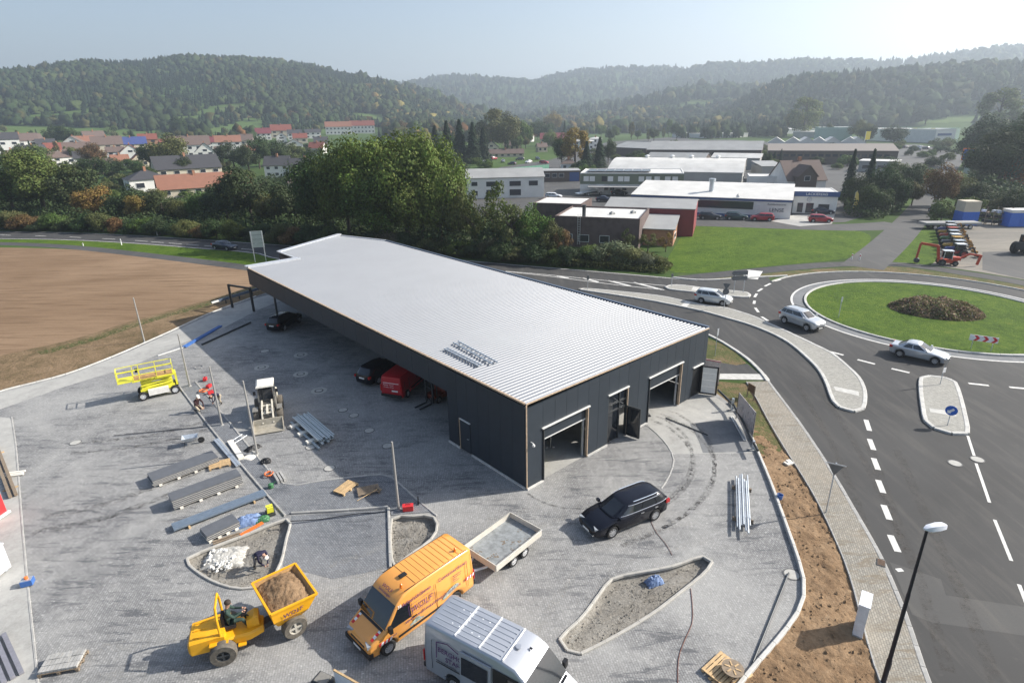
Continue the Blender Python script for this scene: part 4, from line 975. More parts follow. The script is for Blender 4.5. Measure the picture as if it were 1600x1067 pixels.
pts = [(-.12, .50), (-.12, 2.16), (-1.42, 2.16), (-1.42, .50)]; mb.loft([[S_(x, z, -1, .02) for x, z in pts], [S_(x, z, -1, .07) for x, z in pts]]); sdr = mb.build('sliding_door', C_VSIL, sv)
mb = MB(); pts = [(-.24, 1.22), (-.24, 1.98), (-1.34, 1.98), (-1.34, 1.22)]; mb.add([S_(x, z, -1, .075) for x, z in pts], [(0, 1, 2, 3)]); mb.build('door_window', M_CGLASS, sdr)
q['panel']('door_rail', [(-.1, 1.08), (-2.5, 1.08), (-2.5, 1.13), (-.1, 1.13)], M_BLACK, -1, .012)
side_text(sv, q, 'BERGHOF', -2.42, 1.62, .28, -1, M_INK, ext=.004); side_text(sv, q, 'STAHLBAU', -2.08, 1.32, .28, -1, M_INK, ext=.004); side_text(sv, q, 'www.berghof-stahlbau', -2.5, 1.17, .10, -1, M_INKD)
for a, b in (((-2.48, 1.30), (-2.48, 1.98)), ((-2.48, 1.98), (-2.0, 2.12)), ((-2.0, 2.12), (-1.5, 1.95))): mb = MB(); mb.bar(S_(a[0], a[1], -1, .01), S_(b[0], b[1], -1, .01), .02, .025); mb.build('house_logo', M_INK, sv)
MB().box((q['wt'][0] - .28, .2, 2.46), (.10, .05, .05)).build('aerial_base', M_BLACK, sv)
# load box inside the body, behind the black doorway panel
MB().box((.45, -.4, .9), (.9, .5, .5)).build('load', M_SEAT, sv)

rv, q = van('red_van', (lambda p: p)(G(636, 607)), heading((604, 620), (650, 582)) , C_RED, 'red van parked under the canopy between black car and forklift', L=4.6, W=1.85, H=1.95, wb=2.9, r=.32)
mb = MB(); mb.box((q['xr'] - .008, 0, 1.42), (.02, 1.3, .04)); mb.build('rear_print', M_WARN_W, rv)
text('Fenster  Türen', .14, basis((q['xr'] - .012, .62, 1.22), (0, -1, 0), (0, 0, 1)), M_WARN_W, rv); text('Wintergärten  Markisen', .09, basis((q['xr'] - .012, .62, 1.06), (0, -1, 0), (0, 0, 1)), M_WARN_W, rv)

# ------------------------------------------------------------------ trailer
tr = empty('trailer', (-.56, 22.80, 0), math.atan2(-2.38, -2.14), 'flat-bed trailer with low aluminium sides hitched behind the orange van', 'trailer')
M_BED = mat('worn_trailer_bed', (.22,.235,.24), .7, var=.35, scale=4); M_TALU = mat('trailer_aluminium', (.62,.59,.52), .45, .2, var=.12, scale=3)
MB().box((0, 0, .55), (3.2, 2.0, .06)).build('bed', M_BED, tr)
for sg in (-1, 1): MB().box((0, sg * 1.02, .70), (3.22, .04, .36)).build('side_board', M_TALU, tr); MB().box((0, sg * 1.035, .86), (3.26, .03, .04)).build('board_rail', M_ALU, tr)
for x in (-1.62, 1.62): MB().box((x, 0, .70), (.04, 2.0, .36)).build('end_board', M_TALU, tr)
for x in (-.39, .39):
    for sg in (-1, 1): add_wheel(tr, x, sg * .93, .28, .19, spokes=8, rim=mat('trailer_rim', (.62,.62,.62), .5), rr=.62)
mb = MB(); mb.bar((1.6, .45, .48), (2.55, 0, .45), .08, .08); mb.bar((1.6, -.45, .48), (2.55, 0, .45), .08, .08); mb.bar((2.45, 0, .46), (3.0, 0, .46), .07, .07); mb.build('drawbar', M_STEEL, tr)
mb = MB(); mb.tube([(2.3, .0, .3), (2.3, 0, .85), (2.2, 0, .9)], .03); mb.build('jockey_wheel', M_STEEL, tr)
mb = MB(); mb.box((0, 0, .46), (2.9, .9, .08)); mb.box((0, 0, .30), (.9, 1.6, .06)); mb.build('axle_frame', M_STEELB, tr)
for i in range(14):
    mb = MB(); a = rnd.uniform(-1.5, 1.5); b = rnd.uniform(-.9, .9)
    for k in range(6): mb.box((a + rnd.gauss(0, .09), b + rnd.gauss(0, .07), .585), (rnd.uniform(.02, .08), rnd.uniform(.02, .06), .012), rnd.random() * 3)
    mb.build('leaf_litter', M_WOODG, tr)

# ------------------------------------------------------------------ dumper
du = empty('site_dumper', (-11.55, 17.60, 0), R(20), 'yellow articulated site dumper with its skip full of brown earth', 'dumper'); du.scale = (.94,)*3
M_SKIPIN = mat('worn_skip_inside', (.40,.24,.10), .7, var=.4, scale=4)
def poly_loft(rings, nm, mt, parent, smooth=None): mb = MB(); mb.loft(rings); return mb.build(nm, mt, parent, smooth)
def rect(x, y0, y1, z0, z1, b=.08): return [(x, y0, z0), (x, y1, z0), (x, y1, z1 - b), (x, y1 - b, z1), (x, y0 + b, z1), (x, y0, z1 - b)]
poly_loft([rect(-1.28, -.52, .52, .68, 1.05), rect(-1.18, -.62, .62, .60, 1.22), rect(-.15, -.66, .66, .60, 1.30), rect(.12, -.66, .66, .60, 1.26)], 'engine_cover', C_YEL, du, 30)
for y in (-.4, .0, .4): MB().box((-.65, y, 1.265), (.8, .04, .02)).build('bonnet_rib', C_YEL, du)
poly_loft([rect(.12, -.62, .62, .62, .98), rect(1.05, -.60, .60, .62, .95), rect(1.55, -.35, .35, .60, .90)], 'footwell', C_YEL, du, 30)
poly_loft([rect(.95, -.30, .30, .95, 1.30, .05), rect(1.25, -.30, .30, .95, 1.45, .05), rect(1.42, -.25, .25, .95, 1.42, .05)], 'dashboard', C_YEL, du, 30)
MB().box((.30, 0, 1.18), (.46, .48, .16)).build('seat', M_SEAT, du); MB().box((.08, 0, 1.48), (.12, .46, .55)).build('seat_back', M_SEAT, du)
mb = MB(); mb.tube([(1.05, 0, 1.3), (.92, 0, 1.52)], .025); mb.lathe([(.17, -.012), (.19, 0), (.17, .012), (.155, 0)], 18, M=Matrix.Translation((.90, 0, 1.55)) @ Matrix.Rotation(R(-35), 4, 'Y')); mb.build('steering_wheel', M_BLACK, du)
MB().tube([(-.02, -.60, 1.15), (-.02, -.60, 2.05), (-.02, -.42, 2.5), (-.02, .42, 2.5), (-.02, .60, 2.05), (-.02, .60, 1.15)], .05, 8).build('roll_bar', C_YEL, du)
for sg in (-1, 1):
    add_wheel(du, 0, sg * .82, .52, .42, spokes=4, rim=M_STEELB, tyre=M_TYRED, rr=.5)
    MB().box((.72, sg * .66, .60), (.30, .28, .05)).build('step', C_YEL, du); MB().box((-.1, sg * .72, .98), (.7, .25, .06)).build('mudguard', C_YEL, du)
MB().box((0, 0, .52), (.25, 1.3, .2)).build('rear_axle', M_STEELB, du)
sk = empty('skip_carrier', (2.28, .44, 0), R(20)); sk.parent = du
mb = MB(); mb.box((0, 0, .52), (.22, 1.5, .2)); mb.bar((-1.2, -.1, .62), (.3, 0, .62), .4, .24); mb.build('front_chassis', M_STEELB, sk)
for sg in (-1, 1): add_wheel(sk, .15, sg * .95, .52, .42, spokes=4, rim=mat('pale_rim', (.45,.42,.36), .6), tyre=M_TYRED, rr=.55)
SK0 = [(-.72, -1.16, 1.86), (1.22, -1.22, 1.78), (1.22, 1.22, 1.78), (-.72, 1.16, 1.86)]; SK1 = [(-.45, -.85, .80), (.35, -.85, .72), (.35, .85, .72), (-.45, .85, .80)]
SKM = [(-.66, -1.12, 1.30), (.80, -1.16, 1.20), (.80, 1.16, 1.20), (-.66, 1.12, 1.30)]
mb = MB(); inn = [[(x * .955 + .01, y * .955, z + (0.0 if i == 0 else .06)) for x, y, z in r_] for i, r_ in enumerate((SK0, SKM, SK1))]
mb.loft([SK1, SKM, SK0], cap1=False); b0 = len(mb.v); mb.build('skip_shell', C_YEL, sk)
mb = MB(); mb.loft([inn[0], inn[1], inn[2]], cap0=False); mb.build('skip_lining', M_SKIPIN, sk)
mb = MB()
for i in range(4): a, b = Vector(SK0[i]), Vector(SK0[(i+1) % 4]); mb.bar(a, b, .09, .08)
mb.build('skip_rim', C_YEL, sk)
mb = MB(); n = 26; vs = []
for i in range(n + 1):
    for j in range(n + 1):
        a, b = i / n, j / n; x = -.66 + 1.80 * a; y = (-1.09 + 2.18 * b) * (1 + .03 * a); hgt = 1.52 + .42 * math.sin(math.pi * min(1, a * .9 + .08)) ** .8 * math.sin(math.pi * (.1 + .8 * b)) ** .7
        vs.append((x, y, hgt + rnd.uniform(-.045, .045)))
mb.add(vs, [(i*(n+1)+j, (i+1)*(n+1)+j, (i+1)*(n+1)+j+1, i*(n+1)+j+1) for i in range(n) for j in range(n)]); mb.build('earth_load', M_SOIL, sk, smooth=80)
o = text('WOLF', .30, basis((-.30, -1.195, 1.38), (1, -.02, 0), (.0, -.06, 1)), M_INK, sk, shear=.2); text('Baumaschinen', .10, basis((-.28, -1.19, 1.27), (1, -.02, 0), (0, -.06, 1)), M_INK, sk)

# ------------------------------------------------------------------ wheel loader
lo_ = empty('wheel_loader', (-17.0, 36.35, .03), math.atan2(-.94, .34), 'white and grey compact wheel loader with its bucket down', 'loader')
M_LW = mat('loader_white', (.60,.56,.47), .5, var=.15, scale=3); M_LG = mat('loader_grey', (.20,.19,.17), .6, var=.2); M_BUCK = mat('worn_bucket', (.34,.31,.25), .55, var=.25, scale=3)
for x in (.0, -1.95):
    for sg in (-1, 1): add_wheel(lo_, x, sg * .75, .50, .38, spokes=4, rim=M_LG, tyre=M_TYRED, rr=.5)
mb = MB(); mb.box((-.95, 0, .60), (2.9, .7, .34)); mb.build('chassis', M_LG, lo_)
poly_loft([rect(-3.0, -.55, .55, .55, 1.15), rect(-2.8, -.62, .62, .50, 1.35), rect(-1.75, -.62, .62, .55, 1.40)], 'engine_hood', M_LW, lo_, 30)
mb = MB()
for x, y in ((-.55, -.52), (-.55, .52), (-1.72, -.56), (-1.72, .56)): mb.bar((x, y, .85), (x + (.12 if x > -1 else 0) * -1, y * .93, 2.40), .08, .08)
mb.build('cab_frame', M_LG, lo_)
mb = MB(); mb.box((-1.15, 0, 1.0), (1.2, 1.1, .5)); mb.build('cab_base', M_LG, lo_)
for sg in (-1, 1): MB().box((-1.15, sg * .53, 1.8), (1.05, .02, 1.05)).build('cab_window', M_CGLASS, lo_)
mb = MB(); mb.add([(-.56, -.5, 1.25), (-.56, .5, 1.25), (-.66, .47, 2.36), (-.66, -.47, 2.36)], [(0, 1, 2, 3)]); mb.build('windscreen', M_CGLASS, lo_)
poly_loft([[(x, y, 2.40) for x, y in ((-.45, -.58), (-.45, .58), (-1.85, .60), (-1.85, -.60))], [(x, y, 2.50) for x, y in ((-.48, -.56), (-.48, .56), (-1.82, .58), (-1.82, -.58))], [(x, y, 2.56) for x, y in ((-.6, -.46), (-.6, .46), (-1.7, .48), (-1.7, -.48))]], 'cab_roof', mat('cab_roof_white', (.66,.64,.58), .5), lo_)
for sg in (-1, 1):
    mb = MB(); mb.bar((-.55, sg * .32, 1.35), (.35, sg * .34, 1.05), .09, .20); mb.bar((.35, sg * .34, 1.05), (1.05, sg * .34, .38), .09, .18); mb.build('lift_arm', M_LW, lo_)
    mb = MB(); mb.tube([(-.3, sg * .2, .8), (.55, sg * .22, .92)], .05); mb.build('hydraulic_ram', M_STEEL, lo_); MB().box((.0, sg * .78, 1.06), (.75, .36, .04)).build('mudguard', M_LG, lo_)
    MB().box((-.62, sg * .72, 2.0), (.06, .16, .26)).build('mirror', M_BLACK, lo_)
mb = MB(); mb.bar((-.1, 0, 1.25), (.75, 0, .95), .12, .12); mb.bar((-.1, -.34, 1.2), (-.1, .34, 1.2), .1, .1); mb.bar((.5, -.34, .92), (.5, .34, .92), .1, .1); mb.build('tilt_linkage', M_LW, lo_)
bp = [(.95, .72), (1.0, .30), (1.10, .10), (1.85, .06), (1.85, .10), (1.2, .16), (1.08, .34), (1.02, .72)]
mb = MB(); mb.loft([[(x, y, z) for x, z in bp] for y in (-.93, .93)]); mb.build('bucket_shell', M_BUCK, lo_)
for sg in (-1, 1): mb = MB(); mb.loft([[(x, sg * .93 + d_, z) for x, z in ((.97, .72), (1.0, .2), (1.85, .06), (1.5, .42))] for d_ in (-.02, .02)]); mb.build('bucket_cheek', M_BUCK, lo_)

# ------------------------------------------------------------------ scissor lift
sc = empty('scissor_lift', (-27.35, 41.15, .03), math.atan2(1.15, 1.81), 'yellow scissor lift with railed platform parked on the paved yard', 'lift')
for x in (-1.07, 1.07):
    for sg in (-1, 1): add_wheel(sc, x, sg * .62, .33, .24, spokes=8, rim=C_WHITE, rr=.6)
MB().box((0, 0, .58), (2.3, .85, .30)).build('chassis', C_LIME, sc); MB().box((0, -.62, .52), (1.35, .30, .44)).build('battery_box', mat('off_white_box', (.72,.70,.66), .5), sc); MB().box((0, .62, .52), (1.35, .30, .44)).build('battery_box', MATS['off_white_box'], sc)
mb = MB()
for i in range(3):
    z0 = .80 + i * .24
    for sg in (-1, 1): mb.bar((-1.05, sg * .33, z0), (1.05, sg * .33, z0 + .18), .06, .12); mb.bar((-1.05, sg * .26, z0 + .18), (1.05, sg * .26, z0), .06, .12)
mb.build('scissor_arms', C_LIME, sc)
MB().box((-.15, 0, 1.58), (2.75, 1.15, .12)).build('platform_deck', C_LIME, sc); MB().box((-1.95, 0, 1.62), (1.0, 1.05, .07)).build('deck_extension', C_LIME, sc)
MB().box((-.15, 0, 1.655), (2.6, 1.05, .02)).build('deck_plate', M_SKIPIN, sc)
mb = MB(); x0, x1, y0 = -2.42, 1.22, .55
for z in (2.05, 2.48): 
    for a, b in (((x0, -y0), (x1, -y0)), ((x0, y0), (x1, y0)), ((x0, -y0), (x0, y0)), ((x1, -y0), (x1, y0))): mb.bar((*a, z), (*b, z), .045)
for x in (x0, -1.4, -1.0, .1, x1):
    for sg in (-1, 1): mb.bar((x, sg * y0, 1.6), (x, sg * y0, 2.48), .045)
mb.build('guard_rail', C_LIME, sc); MB().box((-1.1, -.3, 2.35), (.2, .3, .25)).build('control_box', M_BLACK, sc); MB().box((1.3, 0, 1.1), (.14, .7, 1.0)).build('ladder', C_LIME, sc)
text('HOLLAND LIFT', .16, basis((-1.0, -.582, 1.53), (1, 0, 0), (0, 0, 1)), M_BLACK, sc)

# ------------------------------------------------------------------ forklift (in the shade of the canopy)
p = Vector(G(683, 625)); fk = empty('forklift', (p.x, p.y, .03), math.atan2(-.9, -.75), 'dark forklift truck with lowered forks under the canopy edge', 'forklift')
M_FK = mat('forklift_paint', (.16,.03,.015), .5, var=.15)
poly_loft([rect(-1.5, -.5, .5, .35, 1.05), rect(-1.35, -.55, .55, .3, 1.2), rect(-.3, -.55, .55, .3, 1.15)], 'counterweight', M_FK, fk, 30); MB().box((.15, 0, .45), (.9, 1.05, .35)).build('body', M_FK, fk); MB().box((-.45, 0, 1.28), (.5, .5, .15)).build('seat', M_SEAT, fk)
mb = MB()
for x, y in ((.45, -.5), (.45, .5), (-1.0, -.5), (-1.0, .5)): mb.bar((x, y, .6), (x * .8, y, 2.15), .06)
mb.box((-.22, 0, 2.17), (1.3, 1.1, .05)); mb.build('overhead_guard', M_STEELB, fk)
mb = MB()
for y in (-.35, .35): mb.bar((.72, y, .1), (.72, y, 2.3), .12, .1)
for z in (.3, 1.3, 2.25): mb.bar((.72, -.35, z), (.72, .35, z), .08)
mb.build('mast', M_STEELB, fk)
for y in (-.25, .25): mb = MB(); mb.bar((.82, y, .08), (.82, y, .6), .1, .05); mb.bar((.82, y, .06), (1.95, y, .06), .12, .05); mb.build('fork', M_STEELB, fk)
for x in (.35, -1.05):
    for sg in (-1, 1): add_wheel(fk, x, sg * .5, .3, .22, spokes=6, rim=M_LG, rr=.55)
# ------------------------------------------------------------------ people
M_SKIN = mat('skin', (.45,.26,.18), .6); M_HAIR = mat('dark_hair', (.03,.02,.015), .8); M_SHOE = mat('work_boot', (.03,.025,.02), .8); M_CREAM = mat('cream_cap', (.72,.68,.60), .8)
M_DNAVY = mat('dark_navy_cloth', (.02,.018,.045), .9); M_DRED = mat('dark_jumper', (.035,.012,.014), .9); M_BEIGE = mat('beige_trousers', (.42,.36,.27), .9); M_GTROU = mat('grey_trousers', (.12,.12,.13), .9)
def person(name, loc, rz, J, mats, label, cap=None, scale=1.0):
    """J: joint positions; one skinned body, clothing colours by nearest limb"""
    rad = dict(pelvis=.15, waist=.14, chest=.165, neck=.06, head=.105, crown=.09, sh_l=.075, sh_r=.075, el_l=.05, el_r=.05, wr_l=.035, wr_r=.035, pa_l=.042, pa_r=.042, hip_l=.10, hip_r=.10, kn_l=.07, kn_r=.07, an_l=.045, an_r=.045, to_l=.045, to_r=.045)
    J = {k: Vector(v) for k, v in J.items()}
    J['waist'] = J['pelvis'].lerp(J['chest'], .45); ax = (J['head'] - J['neck']).normalized(); J['crown'] = J['head'] + ax * .10
    for s in 'lr':
        w_ = J['wr_' + s]; J['pa_' + s] = w_ + (w_ - J['el_' + s]).normalized() * .09
    E_ = [('pelvis','waist'),('waist','chest'),('chest','neck'),('neck','head'),('head','crown')]
    for s in 'lr': E_ += [('chest','sh_'+s),('sh_'+s,'el_'+s),('el_'+s,'wr_'+s),('wr_'+s,'pa_'+s),('pelvis','hip_'+s),('hip_'+s,'kn_'+s),('kn_'+s,'an_'+s),('an_'+s,'to_'+s)]
    names = list(rad); me = bpy.data.meshes.new('body'); me.from_pydata([J[k] for k in names], [(names.index(a), names.index(b)) for a, b in E_], [])
    o = bpy.data.objects.new('tmp_body', me); COL.objects.link(o); sm = o.modifiers.new('s', 'SKIN')
    for i, k in enumerate(names): me.skin_vertices[0].data[i].radius = (rad[k], rad[k] * (.85 if k in ('pelvis','waist','chest') else 1)); me.skin_vertices[0].data[i].use_root = (k == 'pelvis')
    ss = o.modifiers.new('d', 'SUBSURF'); ss.levels = 2; ss.render_levels = 2
    bpy.context.view_layer.update(); dg = bpy.context.evaluated_depsgraph_get(); m2 = bpy.data.meshes.new_from_object(o.evaluated_get(dg)); bpy.data.objects.remove(o)
    skin, top, trou, shoe = mats; m2.materials.clear()
    for q in (skin, top, trou, shoe): m2.materials.append(q)
    cat_ = {}
    for k in names: cat_[k] = 0 if k[:2] in ('he','cr','pa') or k == 'neck' else 1 if k[:2] in ('ch','sh','el','wr','wa') else 3 if k[:2] in ('an','to') else 2
    for pl in m2.polygons:
        c_ = Vector(pl.center); best = min(names, key=lambda k: (J[k] - c_).length - rad[k]); pl.material_index = cat_[best]; pl.use_smooth = True
    # fingers
    b = bmesh.new(); b.from_mesh(m2)
    for s in 'lr':
        d = (J['pa_'+s] - J['wr_'+s]).normalized(); sd = d.cross(Vector((0, 0, 1))); sd = (sd if sd.length > .1 else Vector((0, 1, 0))).normalized(); dn = d.cross(sd).normalized()
        if dn.z > 0: dn = -dn
        for i, (off, ln) in enumerate(((-.030, .065), (-.010, .078), (.010, .074), (.030, .056), (.045, .05))):
            a0 = J['pa_'+s] + sd * off + d * (.02 if i < 4 else -.03); a1 = a0 + d * ln * .55 + dn * .01 + (sd * .02 if i == 4 else Vector()); a2 = a1 + d * ln * .3 + dn * .03
            mb = MB(); mb.tube([a0, a1, a2], [.010, .009, .007], 5); vs = [b.verts.new(q) for q in mb.v]
            for f in mb.f: fc = b.faces.new([vs[i_] for i_ in f]); fc.material_index = 0; fc.smooth = True
    b.to_mesh(m2); b.free(); m2.name = 'body'
    e = empty(name, loc, rz, label, 'person'); e.scale = (scale,) * 3; inst(m2, 'body', e)
    hd = J['head']; fw = Vector((1, 0, 0)) - ax * ax.x; fw.normalize(); sdv = ax.cross(fw)
    mb = MB(); mb.tube([hd + fw * .09 + ax * .02, hd + fw * .125 - ax * .015], [.012, .018], 5); mb.build('nose', skin, e)
    for sg in (-1, 1): mb = MB(); mb.box(hd + fw * .098 + sdv * sg * .035 + ax * .03, (.012, .02, .012)); mb.build('eye', M_BLACK, e); mb = MB(); mb.box(hd + sdv * sg * .105, (.03, .02, .05)); mb.build('ear', skin, e)
    mb = MB(); rings = []
    Mx = Matrix((( fw.x, sdv.x, ax.x, 0), (fw.y, sdv.y, ax.y, 0), (fw.z, sdv.z, ax.z, 0), (0, 0, 0, 1))); Mx.translation = hd + ax * .035 - fw * .012
    mb.lathe([(.118, 0), (.120, .04), (.10, .09), (.06, .12), (.01, .13)], 14, M=Mx)
    if cap: mb.box((0, 0, 0), (.001, .001, .001))
    mb.build('cap' if cap else 'hair', cap or M_HAIR, e, smooth=50)
    if cap: mb = MB(); mb.box((.13, 0, .01), (.10, .15, .015), M=Mx); mb.build('cap_peak', cap, e)
    return e
def kneel(tw=0): return dict(pelvis=(0,0,.36), chest=(.16,0,.74), neck=(.22,0,.92), head=(.30,0,1.05), sh_l=(.17,.19,.80), sh_r=(.17,-.19,.80), el_l=(.34,.26,.56), el_r=(.36,-.25,.56), wr_l=(.52,.12,.34), wr_r=(.54,-.10,.34), hip_l=(.02,.11,.34), hip_r=(.02,-.11,.34), kn_l=(.40,.17,.10), kn_r=(.42,-.15,.12), an_l=(.0,.14,.08), an_r=(.02,-.14,.08), to_l=(-.16,.15,.06), to_r=(-.14,-.15,.06))
def stoop(): return dict(pelvis=(0,0,.78), chest=(.38,0,.96), neck=(.54,0,.93), head=(.66,0,.86), sh_l=(.42,.19,.95), sh_r=(.42,-.19,.95), el_l=(.50,.24,.66), el_r=(.48,-.24,.66), wr_l=(.60,.10,.42), wr_r=(.56,-.08,.40), hip_l=(0,.11,.74), hip_r=(0,-.11,.74), kn_l=(.14,.14,.42), kn_r=(.06,-.15,.42), an_l=(.02,.15,.08), an_r=(-.10,-.15,.08), to_l=(.18,.16,.05), to_r=(.06,-.17,.05))
def sit(): return dict(pelvis=(0,0,.14), chest=(.03,0,.55), neck=(.06,0,.72), head=(.10,0,.86), sh_l=(.04,.20,.60), sh_r=(.04,-.20,.60), el_l=(.22,.26,.38), el_r=(.24,-.26,.38), wr_l=(.48,.13,.42), wr_r=(.48,-.13,.42), hip_l=(.05,.11,.12), hip_r=(.05,-.11,.12), kn_l=(.50,.16,.14), kn_r=(.50,-.16,.14), an_l=(.62,.15,-.24), an_r=(.62,-.15,-.24), to_l=(.78,.15,-.26), to_r=(.78,-.15,-.26))
dm = Matrix.Translation((-11.55, 17.60, 0)) @ Matrix.Rotation(R(20), 4, 'Z'); q = dm @ Vector((.245, 0, 1.165)); person('person', q, R(20), sit(), (M_SKIN, M_CLOTHG, M_CLOTHG, M_SHOE), 'seated driver in dark green clothes at the dumper steering wheel', scale=1.06)
p = G(404,885,-.2); person('person', (p[0], p[1], -.22), R(-30), stoop(), (M_SKIN, M_DNAVY, M_GTROU, M_SHOE), 'worker in dark purple top and pale cap bending over the gravel bed', cap=M_CREAM, scale=1.02)
p = G(309,643); person('person', (p[0], p[1], .10), R(-25), kneel(), (M_SKIN, M_DRED, M_BEIGE, M_SHOE), 'kneeling worker in dark vest and white cap at the walkway kerb', cap=M_CREAM, scale=1.08)
p = G(346,632); person('person', (p[0], p[1], .06), R(-125), stoop(), (M_SKIN, M_DNAVY, M_BEIGE, M_SHOE), 'crouching worker in black top facing the walkway beside the post', scale=.98)

# ------------------------------------------------------------------ posts on the walkway
M_POST = mat('grey_post', (.36,.35,.33), .55, .3, var=.1)
for (b, h, lb) in (((226,535),4.45,'pale steel lamp post without a head standing at the field edge'), ((297,604),4.45,'steel lamp post without a head beside the scissor lift'), ((347,665),4.45,'bare steel lamp post rising beside the two kneeling workers'), ((402,710),5.1,'bare steel lamp post in front of the wheel loader'), ((623,797),4.2,'bare steel post at the bay corner next to the red toolbox')):
    p = G(*b); o = empty('lamp_post', (p[0], p[1], 0), 0, lb, 'post', 'bare lamp posts on the site')
    MB().tube([(0,0,0), (0,0,h*.45), (0,0,h)], [.075,.065,.05], 10).build('shaft', M_POST, o, 40); MB().lathe([(.14,.04),(.14,.07),(.09,.09)], 12).build('collar', M_KERBG, o)
# ------------------------------------------------------------------ gate frame and rails at the far end of the yard
a, b = G(363.7,481), G(397,487); gf = empty('gate_portal', (a[0], a[1], 0), 0, 'black steel goal-shaped frame standing at the far yard edge', 'frame'); d = Vector((b[0]-a[0], b[1]-a[1], 0))
for v_ in (Vector(), d): MB().bar(v_, v_ + Vector((0,0,2.75)), .2, .2).build('upright', M_BLACK, gf)
MB().bar(Vector((0,0,2.66)), d + Vector((0,0,2.66)), .18, .18, up=(0,0,1)).build('crossbar', M_BLACK, gf)
a, b = G(343,477), G(424,452); gr = empty('guard_rail', (a[0], a[1], 0), 0, 'dark guard rail on short posts along the far yard edge', 'rail'); d = Vector((b[0]-a[0], b[1]-a[1], 0))
MB().bar(Vector((0,0,.55)), d + Vector((0,0,.55)), .12, .30).build('beam', M_GUTTER, gr)
for t in (.12,.37,.62,.87): MB().bar(d*t, d*t + Vector((0,0,.42)), .1, .1).build('post', M_STEELB, gr)
MB().bar(Vector((0,0,.55)) - d.normalized()*.9, Vector((0,0,.55)) - d.normalized()*.02, .16, .2).build('end_cap', M_ALU, gr)
M_BLUE = mat('blue_plastic', (.05,.14,.40), .5); M_TARP = mat('blue_tarp', (.15,.22,.38), .6, var=.3, scale=6, bump=.6, bscale=8)
def bars_on_ground(name, a, b, n, wd, ht, gap, mt, label, cat, group=None, z=.05, blocks=True, piece='bar', jit=.0):
    A, B_ = Vector(G3(*a)), Vector(G3(*b)); e = empty(name, (A.x, A.y, 0), 0, label, cat, group); d = B_ - A; nn = Vector((-d.y, d.x, 0)).normalized()
    for i in range(n):
        o = nn * ((i - (n-1)/2) * (wd + gap)); j = d.normalized() * rnd.uniform(-jit, jit); MB().bar(o + j + Vector((0,0,z + ht/2)), o + d + j + Vector((0,0,z + ht/2)), wd, ht).build(piece, mt, e)
    if blocks and z > .08:
        for t in (.15, .85): MB().bar(d*t - nn*(n*(wd+gap)/2+.1) + Vector((0,0,z/2+.01)), d*t + nn*(n*(wd+gap)/2+.1) + Vector((0,0,z/2+.01)), .09, z - .03).build('timber_block', M_WOOD, e)
    return e
bars_on_ground('blue_beam', (288,544), (345,511), 2, .12, .15, .1, M_BLUE, 'blue beams lying on the far paved strip', 'beam', z=.05)
bars_on_ground('steel_bar', (316,540), (392,505), 1, .14, .14, 0, M_STEELB, 'long dark bar lying beside the blue beams', 'bar')
bars_on_ground('scaffold_tube', (247,557), (290,543), 1, .08, .08, 0, M_ALU, 'pale tube lying across the paved yard edge', 'tube')
# ------------------------------------------------------------------ stacked wall panels
def stack(name, tl, tr_, br, bl, z, n, label, pal=True):
    P_ = [Vector(G3(*q, z)) for q in (tl, tr_, br, bl)]; c = sum(P_, Vector()) / 4; x = ((P_[1]-P_[0]) + (P_[2]-P_[3])) / 2; y = ((P_[3]-P_[0]) + (P_[2]-P_[1])) / 2; L, W = x.length, y.length
    e = empty(name, (c.x, c.y, 0), math.atan2(x.y, x.x), label, 'panel stack', 'stacks of sandwich panels in the yard'); th = (z - .16) / n
    for i in range(n):
        dx = rnd.uniform(-.04,.04); zz = .16 + th*(i+.5); o = MB().box((dx, 0, zz + th*.08), (L, W, th*.80)).build('sandwich_panel', mat('panel_face', (.11,.115,.125), .5, var=.12, scale=2), e)
        MB().box((dx, 0, zz - th*.38), (L+.01, W+.01, th*.12)).build('panel_core', M_CREAM, o)
    for t in (-.4, -.13, .13, .4): MB().box((L*t, 0, .09), (.16, W+.06, .12)).build('foam_block', M_CREAM, e)
    return e
stack('panel_stack', (231,738), (330,704), (341,713), (236,753), .52, 4, 'stack of dark sandwich panels nearest the wheelbarrow with a black strap')
stack('panel_stack', (264,771), (368,731), (378.5,742.5), (267,781), .72, 5, 'tallest and longest stack of dark panels with white labels')
stack('panel_stack', (313,825), (362,802), (372,815), (319.5,839), .48, 3, 'short stack of dark panels beside the blue tarpaulin')
bars_on_ground('steel_channel', (271,829), (415,774), 4, .15, .10, .012, mat('blue_grey_channel', (.20,.25,.31), .4, .4), 'long blue-grey steel channels lying on timber blocks', 'channels', z=.16, piece='channel')
# steel sheets on foam blocks
P_ = [Vector(G3(*q, .45)) for q in ((458,653),(479.5,642),(520,677),(499,689.5))]; c = sum(P_, Vector())/4; x = (P_[3]-P_[0] + P_[2]-P_[1])/2; y = (P_[1]-P_[0] + P_[2]-P_[3])/2
e = empty('profile_stack', (c.x, c.y, 0), math.atan2(x.y, x.x), 'stack of galvanised steel profiles in the shade beside the manhole covers', 'profiles'); L, W = x.length, y.length
M_PROF = mat('pale_galvanised', (.40,.45,.47), .4, .4, var=.15)
for i in range(9): MB().box((rnd.uniform(-.2,.25), (i-4)*W/9, .40 + rnd.uniform(0,.05)), (L, W/9-.02, .07)).build('profile', M_PROF, e)
for i in range(5): MB().box((rnd.uniform(-.1,.5), (i-2)*W/6, .27), (L*.96, W/7, .08)).build('profile', M_PROF, e)
MB().box((.3, -W*.62, .14), (L*1.1, .14, .10)).build('loose_profile', M_PROF, e)
for t in (-.32,0,.32): MB().box((L*t, -.2, .12), (.35, W+.5, .18)).build('foam_block', M_CREAM, e)
